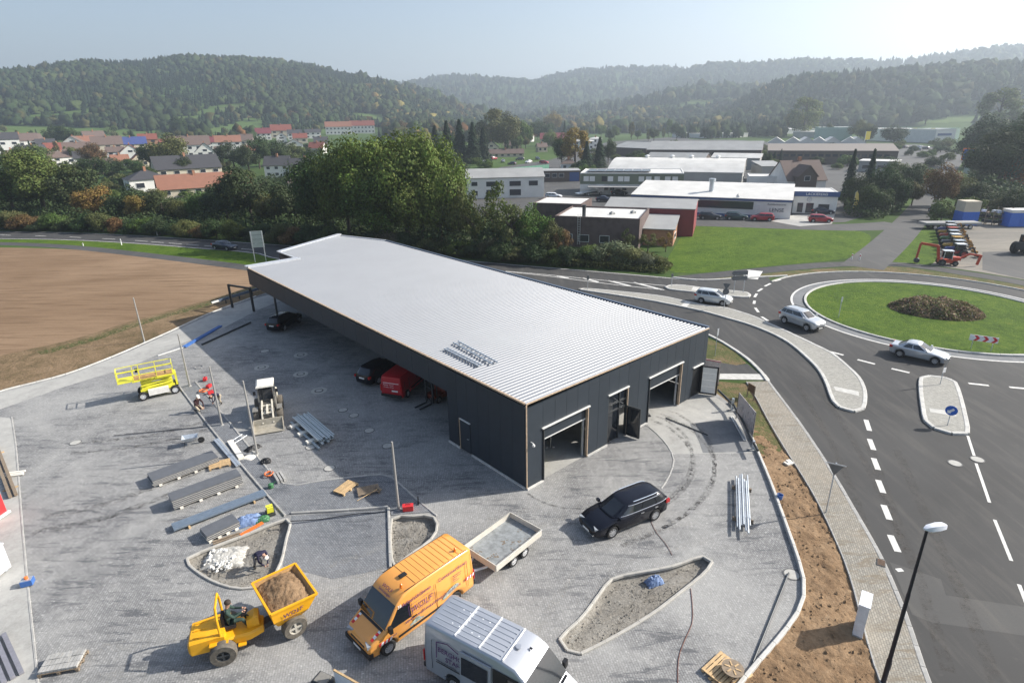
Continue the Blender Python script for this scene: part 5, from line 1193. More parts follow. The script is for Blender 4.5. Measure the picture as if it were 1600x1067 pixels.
# ------------------------------------------------------------------ pallets
def pallet(name, px, rz, label, mt=None, L=1.2, W=.8, n=7, load=None, z=.05):
    p = G(*px); e = empty(name, (p[0], p[1], z), rz, label, 'pallet', 'pallets about the yard')
    for i in range(n): MB().box((0, (i-(n-1)/2)*W/n, .13), (L, W/n-.035, .022)).build('deck_board', mt or M_WOOD, e)
    for x in (-L/2+.06, 0, L/2-.06):
        MB().box((x, 0, .108), (.11, W, .02)).build('stringer_board', mt or M_WOOD, e)
        for y in (-W/2+.06, 0, W/2-.06): MB().box((x, y, .05), (.11, .10, .095)).build('block', mt or M_WOOD, e)
    return e
pallet('pallet', (541,765), R(62), 'pale wooden pallet lying on the raised walkway', z=.06); pallet('pallet', (576,769), R(20), 'dark wooden pallet with a broom on the raised walkway', M_WOODG, z=.06)
pallet('pallet', (344,728), R(28), 'pale wooden pallet leaning between the two long panel stacks'); pallet('pallet', (1128,1049), R(38), 'new wooden pallet beside the bottom right yard kerb', L=1.25, W=1.0)
e = pallet('pallet', (101,1040), R(12), 'pallet of grey paving stones at the bottom left', M_WOODG, L=1.4, W=.9)
for i in range(10):
    for j in range(3): MB().box((-.60+i*.132, -.28+j*.28, .20 + rnd.uniform(-.01,.01)), (.115, .26, .10)).build('paving_stone', M_KERBG, e)
p = G(580,775); e = empty('broom', (p[0], p[1], .2), R(48), 'wooden broom lying across the dark pallet', 'broom'); MB().tube([(-.9,0,0),(.45,0,.04)], .016, 6).build('handle', M_WOOD, e); MB().box((.52,0,.03), (.12,.45,.08)).build('brush_head', M_WOODG, e)
# cable drum and boards on the right pallet
p = G(1143,1056); e = empty('cable_drum', (p[0], p[1], .06), R(30), 'wooden cable drum lying among boards by the right pallet', 'drum')
for z in (.0, .32): MB().lathe([(.40, z), (.40, z+.04), (.05, z+.04)], 22).build('flange', M_WOODG, e)
MB().lathe([(.22,.04),(.22,.32)], 16).build('core', M_BLACK, e)
for k in range(6): a = k*math.pi/3; MB().box((.2*math.cos(a), .2*math.sin(a), .37), (.20,.05,.02), a).build('flange_batten', M_WOOD, e)
bars_on_ground('timber_boards', (1122,1069), (1160,1050), 4, .12, .05, .06, M_WOOD, 'loose timber boards beside the cable drum', 'boards', z=.05, jit=.3, piece='board')
# ------------------------------------------------------------------ manhole covers
M_CAST = mat('cover_concrete', (.40,.39,.36), .85, var=.15, scale=4); M_IRON = mat('cast_iron', (.10,.10,.10), .7, var=.2)
M_PATCH = mat('pale_patch', (.30,.29,.26), .9, var=.2, scale=4)
def cover(px, r, ring, label, z=.03):
    p = G(*px); e = empty('manhole_cover', (p[0], p[1], z), rnd.random()*3, label, 'manhole cover', 'manhole covers in the paving')
    if ring:
        MB().lathe([(r, 0), (r, .012), (r*.58, .012), (r*.58, 0)], 32).build('concrete_ring', M_CAST, e); MB().lathe([(r*.56,.0),(r*.56,.018),(r*.42,.018)], 28).build('iron_frame', M_IRON, e); MB().lathe([(r*.40,0),(r*.40,.022),(.01,.022)], 24).build('lid', M_CAST, e)
    else:
        MB().lathe([(r, 0), (r, .010), (r*.86, .010)], 30).build('iron_frame', M_IRON, e); MB().lathe([(r*.84,0),(r*.84,.016),(.01,.016)], 28).build('lid', M_CAST, e)
for px, lb in (((409,574.5),'ringed manhole cover nearest the white wheel loader'), ((470,585),'ringed manhole cover below the two farther covers'), ((498.5,611),'ringed manhole cover nearest the steel profile stack'), ((470,555),'ringed manhole cover closest to the canopy')): cover(px, .60, True, lb)
cover((414,549), .42, False, 'small manhole cover closest to the black hatchback')
for px, lb in (((536,641),'round cover, the upper of a pair in the shade before the red van'), ((553,649.5),'round cover, the lower of a pair in the shade before the red van'), ((577,673),'round cover alone in the shade, third from the red van'), ((605.5,697),'round cover beside the top of the bare post'), ((515,732),'round cover just above the walkway kerb'), ((486,699),'round cover under the lower end of the profile stack'), ((456,667),'round cover under the upper end of the profile stack'), ((435,634),'small round cover just right of the wheel loader'), ((118,692),'lone round cover in the sunlit left yard')): cover(px, .36, False, lb)
for px, lb in (((1492,724),'pale round cover in the asphalt beside the lane line'), ((1527,718),'pale round cover on the broken lane line'), ((1237,898),'round patch cover at the curved corner of the yard kerb')): cover(px, .38, False, lb, .019 if px[0] > 1300 else .03)
# ------------------------------------------------------------------ pipes, hose, small tools
A, B_ = G3(1158,752), G3(1161,834); e = empty('pipe_bundle', (A.x, A.y, 0), 0, 'bundle of galvanised pipes lying near the right yard kerb', 'pipes'); d = B_ - A; nn = Vector((-d.y, d.x, 0)).normalized()
for i in range(7): s_ = rnd.uniform(-.5, .5); MB().tube([nn*((i-3)*.10) + d.normalized()*s_ + Vector((0,0,.30 + (i % 2)*.05)), nn*((i-3)*.10) + d*.98 + d.normalized()*s_ + Vector((0,0,.30 + (i % 2)*.05))], .045, 8).build('pipe', M_STEEL, e)
for t in (.2, .8): MB().bar(d*t - nn*.5 + Vector((0,0,.13)), d*t + nn*.5 + Vector((0,0,.13)), .1, .22).build('timber_block', M_WOODG, e)
A, B_ = G3(1232,897), G3(1175,1040); e = empty('steel_tube', (A.x, A.y, 0), 0, 'long steel tube lying along the right yard corner', 'tube'); d = B_ - A; MB().tube([Vector((0,0,.09)), d + Vector((0,0,.09))], .038, 8).build('tube', M_STEELB, e)
for t in (.02, .98): MB().tube([d*t + Vector((0,0,.09)), d*(t + (.004 if t > .5 else -.004)) + Vector((0,0,.09))], .05, 8).build('tube_collar', M_STEELB, e)
M_HOSE = mat('brown_hose', (.16,.07,.05), .7)
def hose(pts, r, mt, label, z=.045, nm='hose', cat='hose'):
    ln = smoothline([G(*q) for q in pts], .4); mb = MB(); mb.tube([(x, y, z + .0) for x, y in ln], r, 6); o = mb.build(nm, mt, None, 50); tag(o, label, cat); return o
hose([(1017,815),(1025,832),(1040,850),(1050,868)], .012, M_HOSE, 'brown cable running from the black estate car towards the gravel bed', nm='cable', cat='cable')
hose([(1079,920),(1082,950),(1081,975),(1070,1000),(1060,1030),(1059,1075)], .014, M_HOSE, 'reddish hose winding down the paving from the gravel bed')
hose([(178,681),(220,677),(260,673),(300,669),(346,664),(356,662),(352,650)], .014, M_BLACK, 'thin black strand modelling the bare post shadow across the sunlit yard', nm='cable', cat='cable')  # black tube laid along the cast shadow of the lamp post
hose([(452,815),(500,812),(560,803),(606,800),(650,786)], .018, M_BLACK, 'black cable lying across the paved bay', nm='cable', cat='cable')
hose([(300,573),(312,571),(318,575),(308,578),(303,574),(314,572)], .03, mat('grey_hose', (.25,.25,.25), .7), 'grey hose coiled on the paving near the far post')
M_REDP = mat('red_plastic', (.62,.03,.035), .5); M_ORANGE = mat('orange_plastic', (.75,.17,.03), .5); M_GREENP = mat('green_plastic', (.05,.17,.07), .5)
p = G(638,798); e = empty('toolbox', (p[0], p[1], .06), R(8), 'bright red toolbox at the foot of the bare post', 'toolbox'); MB().box((0,0,.14), (.55,.28,.26)).build('case', M_REDP, e); MB().box((0,0,.29), (.57,.30,.05)).build('lid', M_REDP, e); MB().tube([(-.12,0,.31),(-.12,0,.38),(.12,0,.38),(.12,0,.31)], .015, 6).build('handle', M_BLACK, e)
p = G(654,790); e = empty('spirit_level', (p[0], p[1], .06), R(100), 'dark angled bracket standing on the walkway corner', 'bracket'); MB().bar((0,0,0),(0,0,.55),.06,.06).build('upright', M_STEELB, e); MB().bar((0,0,.03),(.5,0,.03),.06,.06).build('foot', M_STEELB, e)
# wheelbarrow
p = G(299,695); e = empty('wheelbarrow', (p[0], p[1], .03), R(25), 'grey builder\'s wheelbarrow standing in the sunlit yard', 'wheelbarrow')
mb = MB(); mb.loft([[(-.25,-.18,.30),(.22,-.16,.30),(.22,.16,.30),(-.25,.18,.30)], [(-.45,-.34,.62),(.48,-.30,.58),(.48,.30,.58),(-.45,.34,.62)]], cap1=False); mb.build('tray', M_STEEL, e)
for sg in (-1,1): MB().tube([(.62,sg*.05,.2),(-.2,sg*.2,.30),(-1.0,sg*.28,.55)], .018, 6).build('handle', M_STEELB, e); MB().tube([(-.3,sg*.2,.3),(-.4,sg*.22,.0)], .018, 6).build('leg', M_STEELB, e)
tm, rm, dm_ = wheel_mesh(.2, .09, 4, M_STEELB); wq = empty('wheel', (.62,0,.2)); wq.parent = e; inst(tm, 'tyre', wq); inst(rm, 'rim', wq)
# plate compactor
p = G(423,803); e = empty('plate_compactor', (p[0], p[1], .04), R(120), 'yellow plate compactor at the end of the walkway', 'compactor'); MB().box((0,0,.06),(.6,.45,.08)).build('base_plate', M_STEELB, e); MB().box((.05,0,.28),(.36,.34,.30)).build('engine', C_LIME, e); MB().tube([(-.2,-.18,.2),(-.65,-.18,.85),(-.65,.18,.85),(-.2,.18,.2)], .018, 6).build('handle', M_STEELB, e)
# crumpled tarpaulins
def heap(name, px, rx, ry, h, rz, mt, label, cat, z=.04):
    p = G(*px, z); n = 18; vs = []; mb = MB(); rr = random.Random(int(px[0]))
    for i in range(n+1):
        for j in range(n+1):
            a, b = -1+2*i/n, -1+2*j/n; f = max(0, 1 - (a*a)**1.4) * max(0, 1 - (b*b)**1.4); vs.append((a*rx*(1+.1*rr.uniform(-1,1)), b*ry*(1+.1*rr.uniform(-1,1)), h*f**.6*(.75+.4*rr.random())))
    mb.add(vs, [(i*(n+1)+j,(i+1)*(n+1)+j,(i+1)*(n+1)+j+1,i*(n+1)+j+1) for i in range(n) for j in range(n)]); o = mb.build(name, mt, None, 70); o.location = (p[0], p[1], z); o.rotation_euler = (0,0,rz); tag(o, label, cat); return o
heap('tarpaulin', (386,816), .75, .38, .36, R(28), M_TARP, 'crumpled blue tarpaulin on the tool pile by the short panel stack', 'tarpaulin'); heap('tarpaulin', (1022,910), .40, .24, .34, R(20), M_TARP, 'small blue and white sheet heaped in the right gravel bed', 'tarpaulin', -.2)
heap('rubble_heap', (352,872), .95, .75, .26, R(10), mat('rubble', (.40,.39,.36), .9, var=.4, scale=9, bump=.8, bscale=6), 'pale heap of broken stone in the left gravel bed', 'rubble', -.22)
o = clods('broken_stones', [G(320,885,-.1), G(330,862,-.1), G(352,858,-.1), G(368,870,-.1), G(362,890,-.1), G(340,897,-.1)], 140, .0, mat('broken_stone', (.58,.57,.54), .9, var=.25), .05, .13, 'broken white stones heaped in the left gravel bed')
e = bars_on_ground('orange_tool', (376,838), (411,818), 2, .06, .06, .06, M_ORANGE, 'orange long-handled tools beside the blue tarpaulin', 'tools', z=.05, piece='handle'); heap('green_bag', (410,812), .35, .25, .22, .3, M_GREENP, 'dark green bag on the tool pile', 'bag')
e = bars_on_ground('timber_plank', (333,850), (376,835), 2, .08, .05, .1, M_WOODG, 'reddish planks lying on the edge of the left bed', 'planks', z=.05, piece='plank')
p = G(424,763); e = empty('watering_can', (p[0], p[1], .07), .5, 'small green can on the walkway', 'can'); MB().lathe([(.14,0),(.15,.22),(.08,.27)], 12).build('body', M_GREENP, e); MB().tube([(.1,0,.2),(.28,0,.32)], .025, 6).build('spout', M_GREENP, e)
p = G(421,744); e = empty('cable_reel', (p[0], p[1], .07), .3, 'orange cable reel on the walkway', 'reel'); MB().tube([(.25*math.cos(k*.5),.25*math.sin(k*.5),.06+.004*k) for k in range(26)], .03, 6).build('cable', M_ORANGE, e); MB().tube([(-.2,0,.05),(-.05,0,.45),(.1,0,.45),(.2,0,.05)], .015, 6).build('stand', M_ALU, e)
p = G(318,613); e = empty('cable_reel', (p[0], p[1], .07), .3, 'orange cable coil at the foot of the second post', 'reel'); MB().tube([(.28*math.cos(k*.5),.28*math.sin(k*.5),.05+.003*k) for k in range(26)], .03, 6).build('cable', M_ORANGE, e); MB().box((0,0,.04),(.2,.2,.05)).build('plug_box', M_BLACK, e)
for i, (px, lb) in enumerate((((321,595),'red toolbag highest of the three by the kneeling workers'), ((327,606),'red toolbag in the middle of the three by the workers'), ((330,616),'red toolbag lowest of the three by the workers'))):
    p = G(*px); e = empty('tool_case', (p[0], p[1], .05), rnd.random()*3, lb, 'toolbag'); MB().box((0,0,.13),(.42,.26,.22)).build('case', M_REDP, e); MB().tube([(-.1,0,.24),(-.1,0,.32),(.1,0,.32),(.1,0,.24)], .015, 6).build('handle', M_BLACK, e)
bars_on_ground('steel_channel', (338,689), (373,730), 2, .14, .10, .02, M_STEEL, 'pale steel channels lying along the walkway kerb', 'channels', z=.08, piece='channel'); bars_on_ground('wrapped_board', (360,692), (378,719), 1, .34, .16, 0, M_CREAM, 'white wrapped board lying on the walkway', 'board', z=.06)
p = G(374,688); e = empty('hand_trolley', (p[0], p[1], .06), R(70), 'grey hand trolley lying at the walkway edge', 'trolley'); MB().tube([(-.6,-.2,.1),(.5,-.2,.1),(.5,.2,.1),(-.6,.2,.1),(-.6,-.2,.1)], .022, 6).build('frame', M_STEEL, e)
for x in (-.2,.15): MB().bar((x,-.2,.1),(x,.2,.1),.03).build('rung', M_STEEL, e)
p = G(392,715); heap('paper_sheet', (391,714), .38, .32, .06, R(-20), M_CREAM, 'pale sheet lying beside the bare post', 'sheet'); heap('black_bag', (415,722), .3, .25, .25, .4, M_BLACK, 'black bag beside the leaning kerb pieces', 'bag'); heap('black_bag', (395,701), .5, .25, .22, .9, M_BLACK, 'dark heap of tools behind the bare post', 'tools')
bars_on_ground('kerb_pieces', (433,742), (441,755), 3, .12, .2, .06, M_KERBG, 'loose grey kerb pieces standing at the walkway corner', 'kerb pieces', z=.04, blocks=False, piece='kerb_piece')
# ------------------------------------------------------------------ banners, sign boards, rails along the right kerb
def picture_mat(name, a, b, c):
    m_, nt_, p_ = newmat(name); tc_ = N(nt_, 'ShaderNodeTexCoord'); n1 = noise(nt_, tc_.outputs['Object'], 2.2, 6, .7, 1.5); col = ramp(nt_, [(.35,a),(.48,b),(.56,c),(.68,b)], n1); nt_.links.new(col, p_.inputs['Base Color']); p_.inputs['Roughness'].default_value = .6; return m_
M_BAN = picture_mat('banner_print', (.18,.14,.14), (.62,.58,.57), (.50,.42,.40))
def banner(px0, px1, h, z0, label):
    a, b = G3(*px0), G3(*px1); e = empty('banner', a, 0, label, 'banner', 'printed banners beside the yard'); d = b - a
    MB().bar(Vector((0,0,z0 + h/2)), d + Vector((0,0,z0 + h/2)), .03, h).build('printed_sheet', M_BAN, e)
    for t in (.0, 1.0): MB().bar(d*t + Vector((0,.03,0)), d*t + Vector((0,.03,z0 + h)), .05, .05).build('post', M_STEELB, e)
    for zz in (z0 + .06, z0 + h - .06): MB().bar(d*.01 + Vector((0,-.02,zz)), d*.99 + Vector((0,-.02,zz)), .02, .10).build('red_border', mat('pink_border', (.55,.22,.22), .6), e)
banner((1093,597), (1122,603), 1.9, .15, 'printed banner with pink border at the hall corner'); banner((1150,655), (1175,688), 1.75, .25, 'printed banner behind the pipe barrier at the right kerb')
a, b = G3(1167,620), G3(1177,626); e = empty('notice_board', a, 0, 'small brown notice board on two posts in the bank grass', 'sign'); d = b - a
MB().bar(Vector((0,0,.85)), d + Vector((0,0,.85)), .04, .6).build('board', mat('brown_board', (.16,.09,.055), .7), e)
for t in (0,1): MB().bar(d*t, d*t + Vector((0,0,1.15)), .06, .06).build('post', M_WOODG, e)
ln = [G3(*q) for q in ((1121,620),(1146,645),(1163,678),(1182,716))]; e = empty('pipe_barrier', ln[0], 0, 'dark pipe barrier on short stands along the right yard kerb', 'barrier')
MB().tube([q - ln[0] + Vector((0,0,.55)) for q in ln], .08, 8).build('pipe', M_STEELB, e)
for q, h in ((ln[1].lerp(ln[0], .1), 1.0), (ln[3].lerp(ln[2], .3), .7)):
    o = q - ln[0]; MB().bar(o, o + Vector((0,0,h)), .14, .14).build('stand', M_STEEL, e); MB().box(o + Vector((0,0,.06)), (.5,.3,.1)).build('stand_foot', M_KERBG, e)
bars_on_ground('white_pipe', (1143,652), (1164,690), 2, .07, .07, .06, M_ALU, 'white pipes lying beside the pipe barrier', 'pipes', z=.05, piece='pipe'); bars_on_ground('steel_bar', (1040,654), (1106,681), 1, .05, .05, 0, M_STEELB, 'dark bar lying across the concrete slab', 'bar')
p = G(1218,780); e = empty('bucket', (p[0], p[1], .02), 0, 'blue bucket standing on the brown bank by the kerb', 'bucket'); MB().lathe([(.12,0),(.16,.30),(.145,.30),(.11,.03)], 16).build('pail', M_BLUE, e); MB().tube([(-.16,0,.3),(0,0,.36),(.16,0,.3)], .008, 5).build('handle', M_STEEL, e)
p = G(1232,725); e = empty('white_box', (p[0], p[1], .02), .4, 'small white tray dropped on the bank beside the footpath', 'tray'); MB().box((0,0,.06),(.5,.35,.1)).build('tray', M_CREAM, e); MB().box((.1,.1,.13),(.3,.2,.06)).build('lid', M_CREAM, e)
p = G(1341,985); e = empty('utility_cabinet', (p[0], p[1], .0), R(-36), 'white utility cabinet standing beside the footpath', 'cabinet'); M_CAB = mat('cabinet_white', (.66,.68,.72), .5)
MB().box((0,0,.83),(.34,.85,1.5)).build('housing', M_CAB, e); MB().box((0,0,1.60),(.40,.92,.07)).build('roof', M_CAB, e); MB().box((0,0,.05),(.36,.87,.1)).build('plinth', M_KERBG, e)
for y in (-.21,.21): MB().box((-.175,y,.85),(.02,.40,1.4)).build('door', M_CAB, e)
# things on the concrete pad at the left edge
p = G(45,914); e = empty('tool_crate', (p[0], p[1], .05), R(20), 'blue crate with an orange pot standing at the pad edge', 'crate'); MB().box((0,0,.16),(.45,.35,.26)).build('crate', M_BLUE, e); MB().box((0,0,.30),(.40,.30,.04)).build('grey_lid', M_STEEL, e); MB().lathe([(.07,.32),(.08,.42),(.05,.44)], 12).build('pot', M_ORANGE, e)
p = G(1,912); e = empty('white_container', (p[0]-.95, p[1]+.05, .05), R(83), 'white metal container cut by the left edge of the picture', 'container'); MB().box((0,0,.75),(2.0,1.2,1.3)).build('body', M_CAB, e); MB().box((0,0,1.42),(2.06,1.26,.06)).build('lid', M_CAB, e)
for x in (-.8,.8): MB().box((x,-.5,.07),(.12,.12,.12)).build('foot', M_STEEL, e)
p = G(-3,832); e = empty('red_board', (p[0]-1.35, p[1], .05), R(83), 'red board at the left edge of the picture', 'board'); MB().box((0,0,.7),(3.2,.9,1.1)).build('panel', M_REDP, e); MB().box((0,-.5,.1),(3.4,.14,.12)).build('base_rail', M_ALU, e)
bars_on_ground('timber_boards', (2,745), (40,740), 3, .14, .06, .05, M_CREAM, 'white boards lying across the concrete pad', 'boards', z=.07, jit=.2, piece='board'); bars_on_ground('timber_boards', (-8,700), (22,778), 2, .16, .14, .1, M_WOODG, 'dark timbers leaning along the left edge of the pad', 'timbers', z=.1, piece='board')
bars_on_ground('timber_boards', (-5,1000), (22,1062), 3, .16, .12, .1, mat('grey_board', (.20,.20,.23), .7), 'grey boards lying on the bottom left of the pad', 'boards', z=.07, piece='board')
a, b = G3(522,1048,.9), G3(575,1078,.9); e = empty('door_panel', (a.x, a.y, 0), 0, 'white panel with timber edge at the bottom of the picture', 'panel'); d = b - a; d.z = 0
MB().bar(Vector((0,0,.5)), d + Vector((0,0,.5)), .05, .86).build('sheet', M_CAB, e); MB().bar(Vector((0,0,.96)), d + Vector((0,0,.96)), .07, .05).build('timber_edge', M_WOOD, e)
p = G(505,1064,.4); e = empty('grey_crate', (p[0], p[1], .03), R(-25), 'grey stepped crate at the bottom of the picture', 'crate'); MB().box((0,0,.25),(.7,.5,.45)).build('box', M_STEELB, e); MB().box((0,0,.5),(.5,.4,.08)).build('lid', M_LG, e)
# tools seen inside the open hall
p = B(2.0, 1.5, .06); e = empty('floor_machine', p, R(40), 'yellow machine standing just inside the first open door', 'machine'); MB().box((0,0,.35),(.5,.4,.5)).build('body', C_LIME, e); MB().tube([(-.2,-.15,.4),(-.5,-.15,1.0),(-.5,.15,1.0),(-.2,.15,.4)], .02, 6).build('handle', M_STEELB, e)
p = B(4.3, 2.6, .06); e = empty('pallet_truck', p, R(100), 'pale hand pallet truck inside the first open door', 'pallet truck')
for y in (-.22,.22): MB().box((0,y,.12),(1.2,.14,.10)).build('fork', M_KERBG, e)
MB().tube([(-.6,0,.15),(-.8,0,1.1)], .03, 6).build('handle', M_KERBG, e)
p = B(11.9, .7, .06); heap('dark_bag', PX((p.x, p.y, .05)), .4, .25, .3, .3, M_BLACK, 'dark bag lying in the second open door', 'bag', .06)
# ------------------------------------------------------------------ signs and lamps by the road
M_SIGNB = mat('sign_back', (.16,.165,.17), .5, .3); M_SIGNBL = mat('sign_blue', (.02,.12,.50), .45); M_SIGNW = mat('sign_white', (.75,.75,.75), .5); M_SIGNR = mat('sign_red', (.55,.02,.03), .5)
def plate(pts, th, M, nm, mt, par):
    mb = MB(); mb.loft([[(x, -th/2, z) for x, z in pts], [(x, th/2, z) for x, z in pts]]); o = mb.build(nm, mt, par); o.matrix_local = M; return o
def signpost(name, px, h, rz, label, parts, r=.03, group='road signs', z=.0):
    p = G(*px); e = empty(name, (p[0], p[1], z), rz, label, 'road sign', group); MB().tube([(0,0,0),(0,0,h)], r, 8).build('post', M_STEEL, e)
    for nm, pts, mt, zz, yy in parts: plate(pts, .02, Matrix.Translation((0, yy, zz)), nm, mt, e)
    return e
def disc(r, n=20): return [(r*math.cos(2*math.pi*k/n), r*math.sin(2*math.pi*k/n)) for k in range(n)]
def tri(r, up=1): return [(-r*.87, r*.5*up*-1), (0, r*up), (r*.87, r*.5*up*-1)]
def sq(w_, h_): return [(-w_/2,-h_/2),(w_/2,-h_/2),(w_/2,h_/2),(-w_/2,h_/2)]
def face(px): p = G(*px); return math.atan2(p[1], p[0]) - math.pi/2
signpost('give_way_sign', (1290,803), 3.1, face((1290,803)) + R(5), 'give-way sign seen from behind on the footpath edge', [('triangle_back', tri(.46,-1), M_SIGNB, 2.85, -.05), ('bracket', sq(.9,.05), M_STEEL, 3.05, -.075)], .035)
e = signpost('direction_sign', (1479.5,667), 1.15, face((1480,667)), 'round blue keep-right sign with white arrow on the small traffic island', [('disc', disc(.34), M_SIGNBL, 1.1, -.04)], .03, z=.13)
plate([(-.20,-.20),(.02,-.20),(-.03,-.14),(.18,.08),(.08,.18),(-.14,-.03),(-.20,.02)], .012, Matrix.Translation((0,-.056,1.1)), 'arrow', M_SIGNW, e)
signpost('give_way_sign', (1468,603), 2.0, face((1468,603)) + R(60), 'give-way sign edge-on at the roundabout end of the small island', [('triangle_back', tri(.42,-1), M_SIGNB, 1.85, -.05), ('lower_plate', sq(.3,.4), M_SIGNW, 1.2, -.05)], .03, z=.13)
signpost('give_way_sign', (1131,484), 2.75, face((1131,484)), 'dark give-way sign above a round sign on the long island', [('triangle_back', tri(.45,-1), M_SIGNB, 2.55, -.04), ('round_back', disc(.33), M_SIGNB, 1.9, -.04)], .035, z=.13)
p0, p1 = G3(1146,459), G3(1161,458.5); e = empty('direction_board', (p0.x, p0.y, .13), 0, 'dark arrow-shaped direction board on two posts on the far splitter island', 'road sign', 'road signs'); d = p1 - p0
for q in (Vector(), d): MB().tube([q, q + Vector((0,0,2.6))], .04, 8).build('post', M_STEEL, e)
an = math.atan2(d.y, d.x)
for zz in (2.35, 1.75):
    o = plate([(-.55,.0),(-.30,.26),(d.length+.25,.26),(d.length+.25,-.26),(-.30,-.26)], .03, Matrix.Rotation(an, 4, 'Z') @ Matrix.Translation((0,-.06,zz)), 'board', M_SIGNB, e)
signpost('lane_sign', (1117,556), 2.5, face((1117,556)) + R(70), 'thin grey sign post on the verge beside the hall corner', [('plate', sq(.3,.6), M_STEEL, 2.2, -.04)], .03)
signpost('lane_post', (918,454), 1.9, 0, 'thin sign post at the tip of the long island', [('plate', sq(.25,.5), M_SIGNB, 1.6, -.04)], .03); signpost('lane_post', (1049,449), 1.7, 0, 'thin sign post at the tip of the far splitter island', [('plate', sq(.25,.4), M_SIGNB, 1.5, -.04)], .03)
signpost('marker_post', (1310,497), 2.2, 0, 'slim grey marker post with white top on the roundabout lawn', [('top', sq(.14,.5), M_SIGNW, 2.0, -.04)], .035)
# chevron board
p = G3(1532,548); e = empty('chevron_sign', (p.x, p.y, .05), face((1532,548)) + R(10), 'red and white chevron board on the roundabout lawn', 'road sign', 'road signs'); w_ = 2.0
MB().box((0,0,1.05),(w_,.04,.52)).build('board', M_SIGNW, e)
for i in range(3):
    x = -.72 + i*.62; plate([(x,-.25),(x+.22,0),(x,.25),(x+.24,.25),(x+.46,0),(x+.24,-.25)], .01, Matrix.Translation((0,-.028,1.05)), 'chevron', M_SIGNR, e)
for x in (-.7,.7): MB().tube([(x,.03,0),(x,.03,1.3)], .03, 6).build('post', M_STEEL, e)
# board seen from behind beside the main road
p0, p1 = G3(399,410), G3(416,409); e = empty('sign_board', p0, 0, 'large grey sign board seen from behind beside the main road', 'road sign', 'road signs'); d = p1 - p0; an = math.atan2(d.y, d.x)
for q in (Vector(), d): MB().tube([q, q + Vector((0,0,4.6))], .06, 8).build('post', M_STEEL, e)
for k in range(4): MB().bar(Vector((0,0,2.5 + k*.62)) - d*.08, d*1.08 + Vector((0,0,2.5 + k*.62)), .04, .58).build('panel', mat('green_grey_panel', (.34,.40,.38), .5), e)
for px, lb in (((3,358),'leftmost'), ((39,358),'second'), ((87,359),'third'), ((123,360),'fourth'), ((162,361.5),'rightmost')):
    p = G(*px); e = empty('curve_marker', (p[0], p[1], 0), face(px), f'{lb} of the five red and white curve boards along the main road', 'road sign', 'curve boards'); MB().tube([(0,0,0),(0,0,.9)], .03, 6).build('post', M_STEEL, e); MB().box((0,0,1.05),(.9,.03,.5)).build('board', M_SIGNW, e); plate([(-.2,-.2),(.05,0),(-.2,.2),(0,.2),(.25,0),(0,-.2)], .012, Matrix.Translation((0,-.022,1.05)), 'chevron', M_SIGNR, e)
for px, lb in (((23,358),'white reflector post between the first two curve boards'), ((246,368),'white reflector post on the far road edge, alone near the trees'), ((190,383),'white reflector post on the near road verge by the field'), ((130,384),'small white stump on the near verge by the cycle path')):
    p = G(*px); e = empty('reflector_post', (p[0], p[1], 0), face(px), lb, 'post', 'reflector posts'); hh = 1.0 if px[0] != 130 else .4; MB().lathe([(.09,0),(.085,hh),(.02,hh+.06)], 8).build('post', M_SIGNW, e); MB().box((0,-.08,hh*.8),(.12,.03,.12)).build('reflector', M_BLACK, e)
for px, lb in (((1330.5,406),'left'), ((1343,407),'right')):
    p = G(*px); e = empty('bollard', (p[0], p[1], 0), 0, f'{lb} of two white bollards where the side road meets the path', 'bollard', 'bollards'); MB().tube([(0,0,0),(0,0,.9)], .06, 8).build('post', M_SIGNW, e); MB().tube([(0,0,.6),(0,0,.75)], .065, 8).build('band', M_SIGNR, e)
# street lamp
p = G3(1449, 826, 6.9); e = empty('street_lamp', (p.x, p.y, 0), math.atan2(.2, 1), 'tall dark street lamp with a flat white head at the bottom right', 'street lamp')
M_LPOST = mat('dark_lamp_post', (.022,.020,.032), .4, .2); MB().tube([(0,0,0),(0,0,1.2),(0,0,1.25),(0,0,4.2),(0,0,4.25),(0,0,6.9)], [.085,.085,.07,.065,.055,.045], 12).build('shaft', M_LPOST, e, 40)
mb = MB(); rings = []
for x, w_, z0, z1 in ((-.12,.05,6.88,6.94),(0,.12,6.84,7.0),(.35,.15,6.83,7.02),(.62,.13,6.84,6.99),(.72,.05,6.87,6.95)): rings.append([(x,-w_,z0+.03),(x,-w_*.6,z0),(x,w_*.6,z0),(x,w_,z0+.03),(x,w_*.7,z1),(x,-w_*.7,z1)])
mb.loft(rings); mb.build('lamp_head', mat('lamp_head_white', (.62,.64,.70), .4), e, 40); MB().box((.32,0,6.825),(.4,.2,.02)).build('lens', M_ALU, e)
MB().box((.086,0,.9),(.02,.1,.3)).build('service_door', M_LPOST, e)
for k in range(4):
    pass
# gully grate at the kerb
p = G3(1376,882); e = empty('gully_grate', (p.x, p.y, .108), R(58), 'rusty gully grate set in the footpath edge', 'grate'); MB().box((0,0,.01),(.5,.35,.03)).build('frame', M_IRON, e)
for i in range(5): MB().box((-.18+i*.09,0,.03),(.04,.3,.02)).build('bar', mat('rust', (.16,.09,.05), .8), e)
# ------------------------------------------------------------------ roundabout flower bed
M_FLW = None
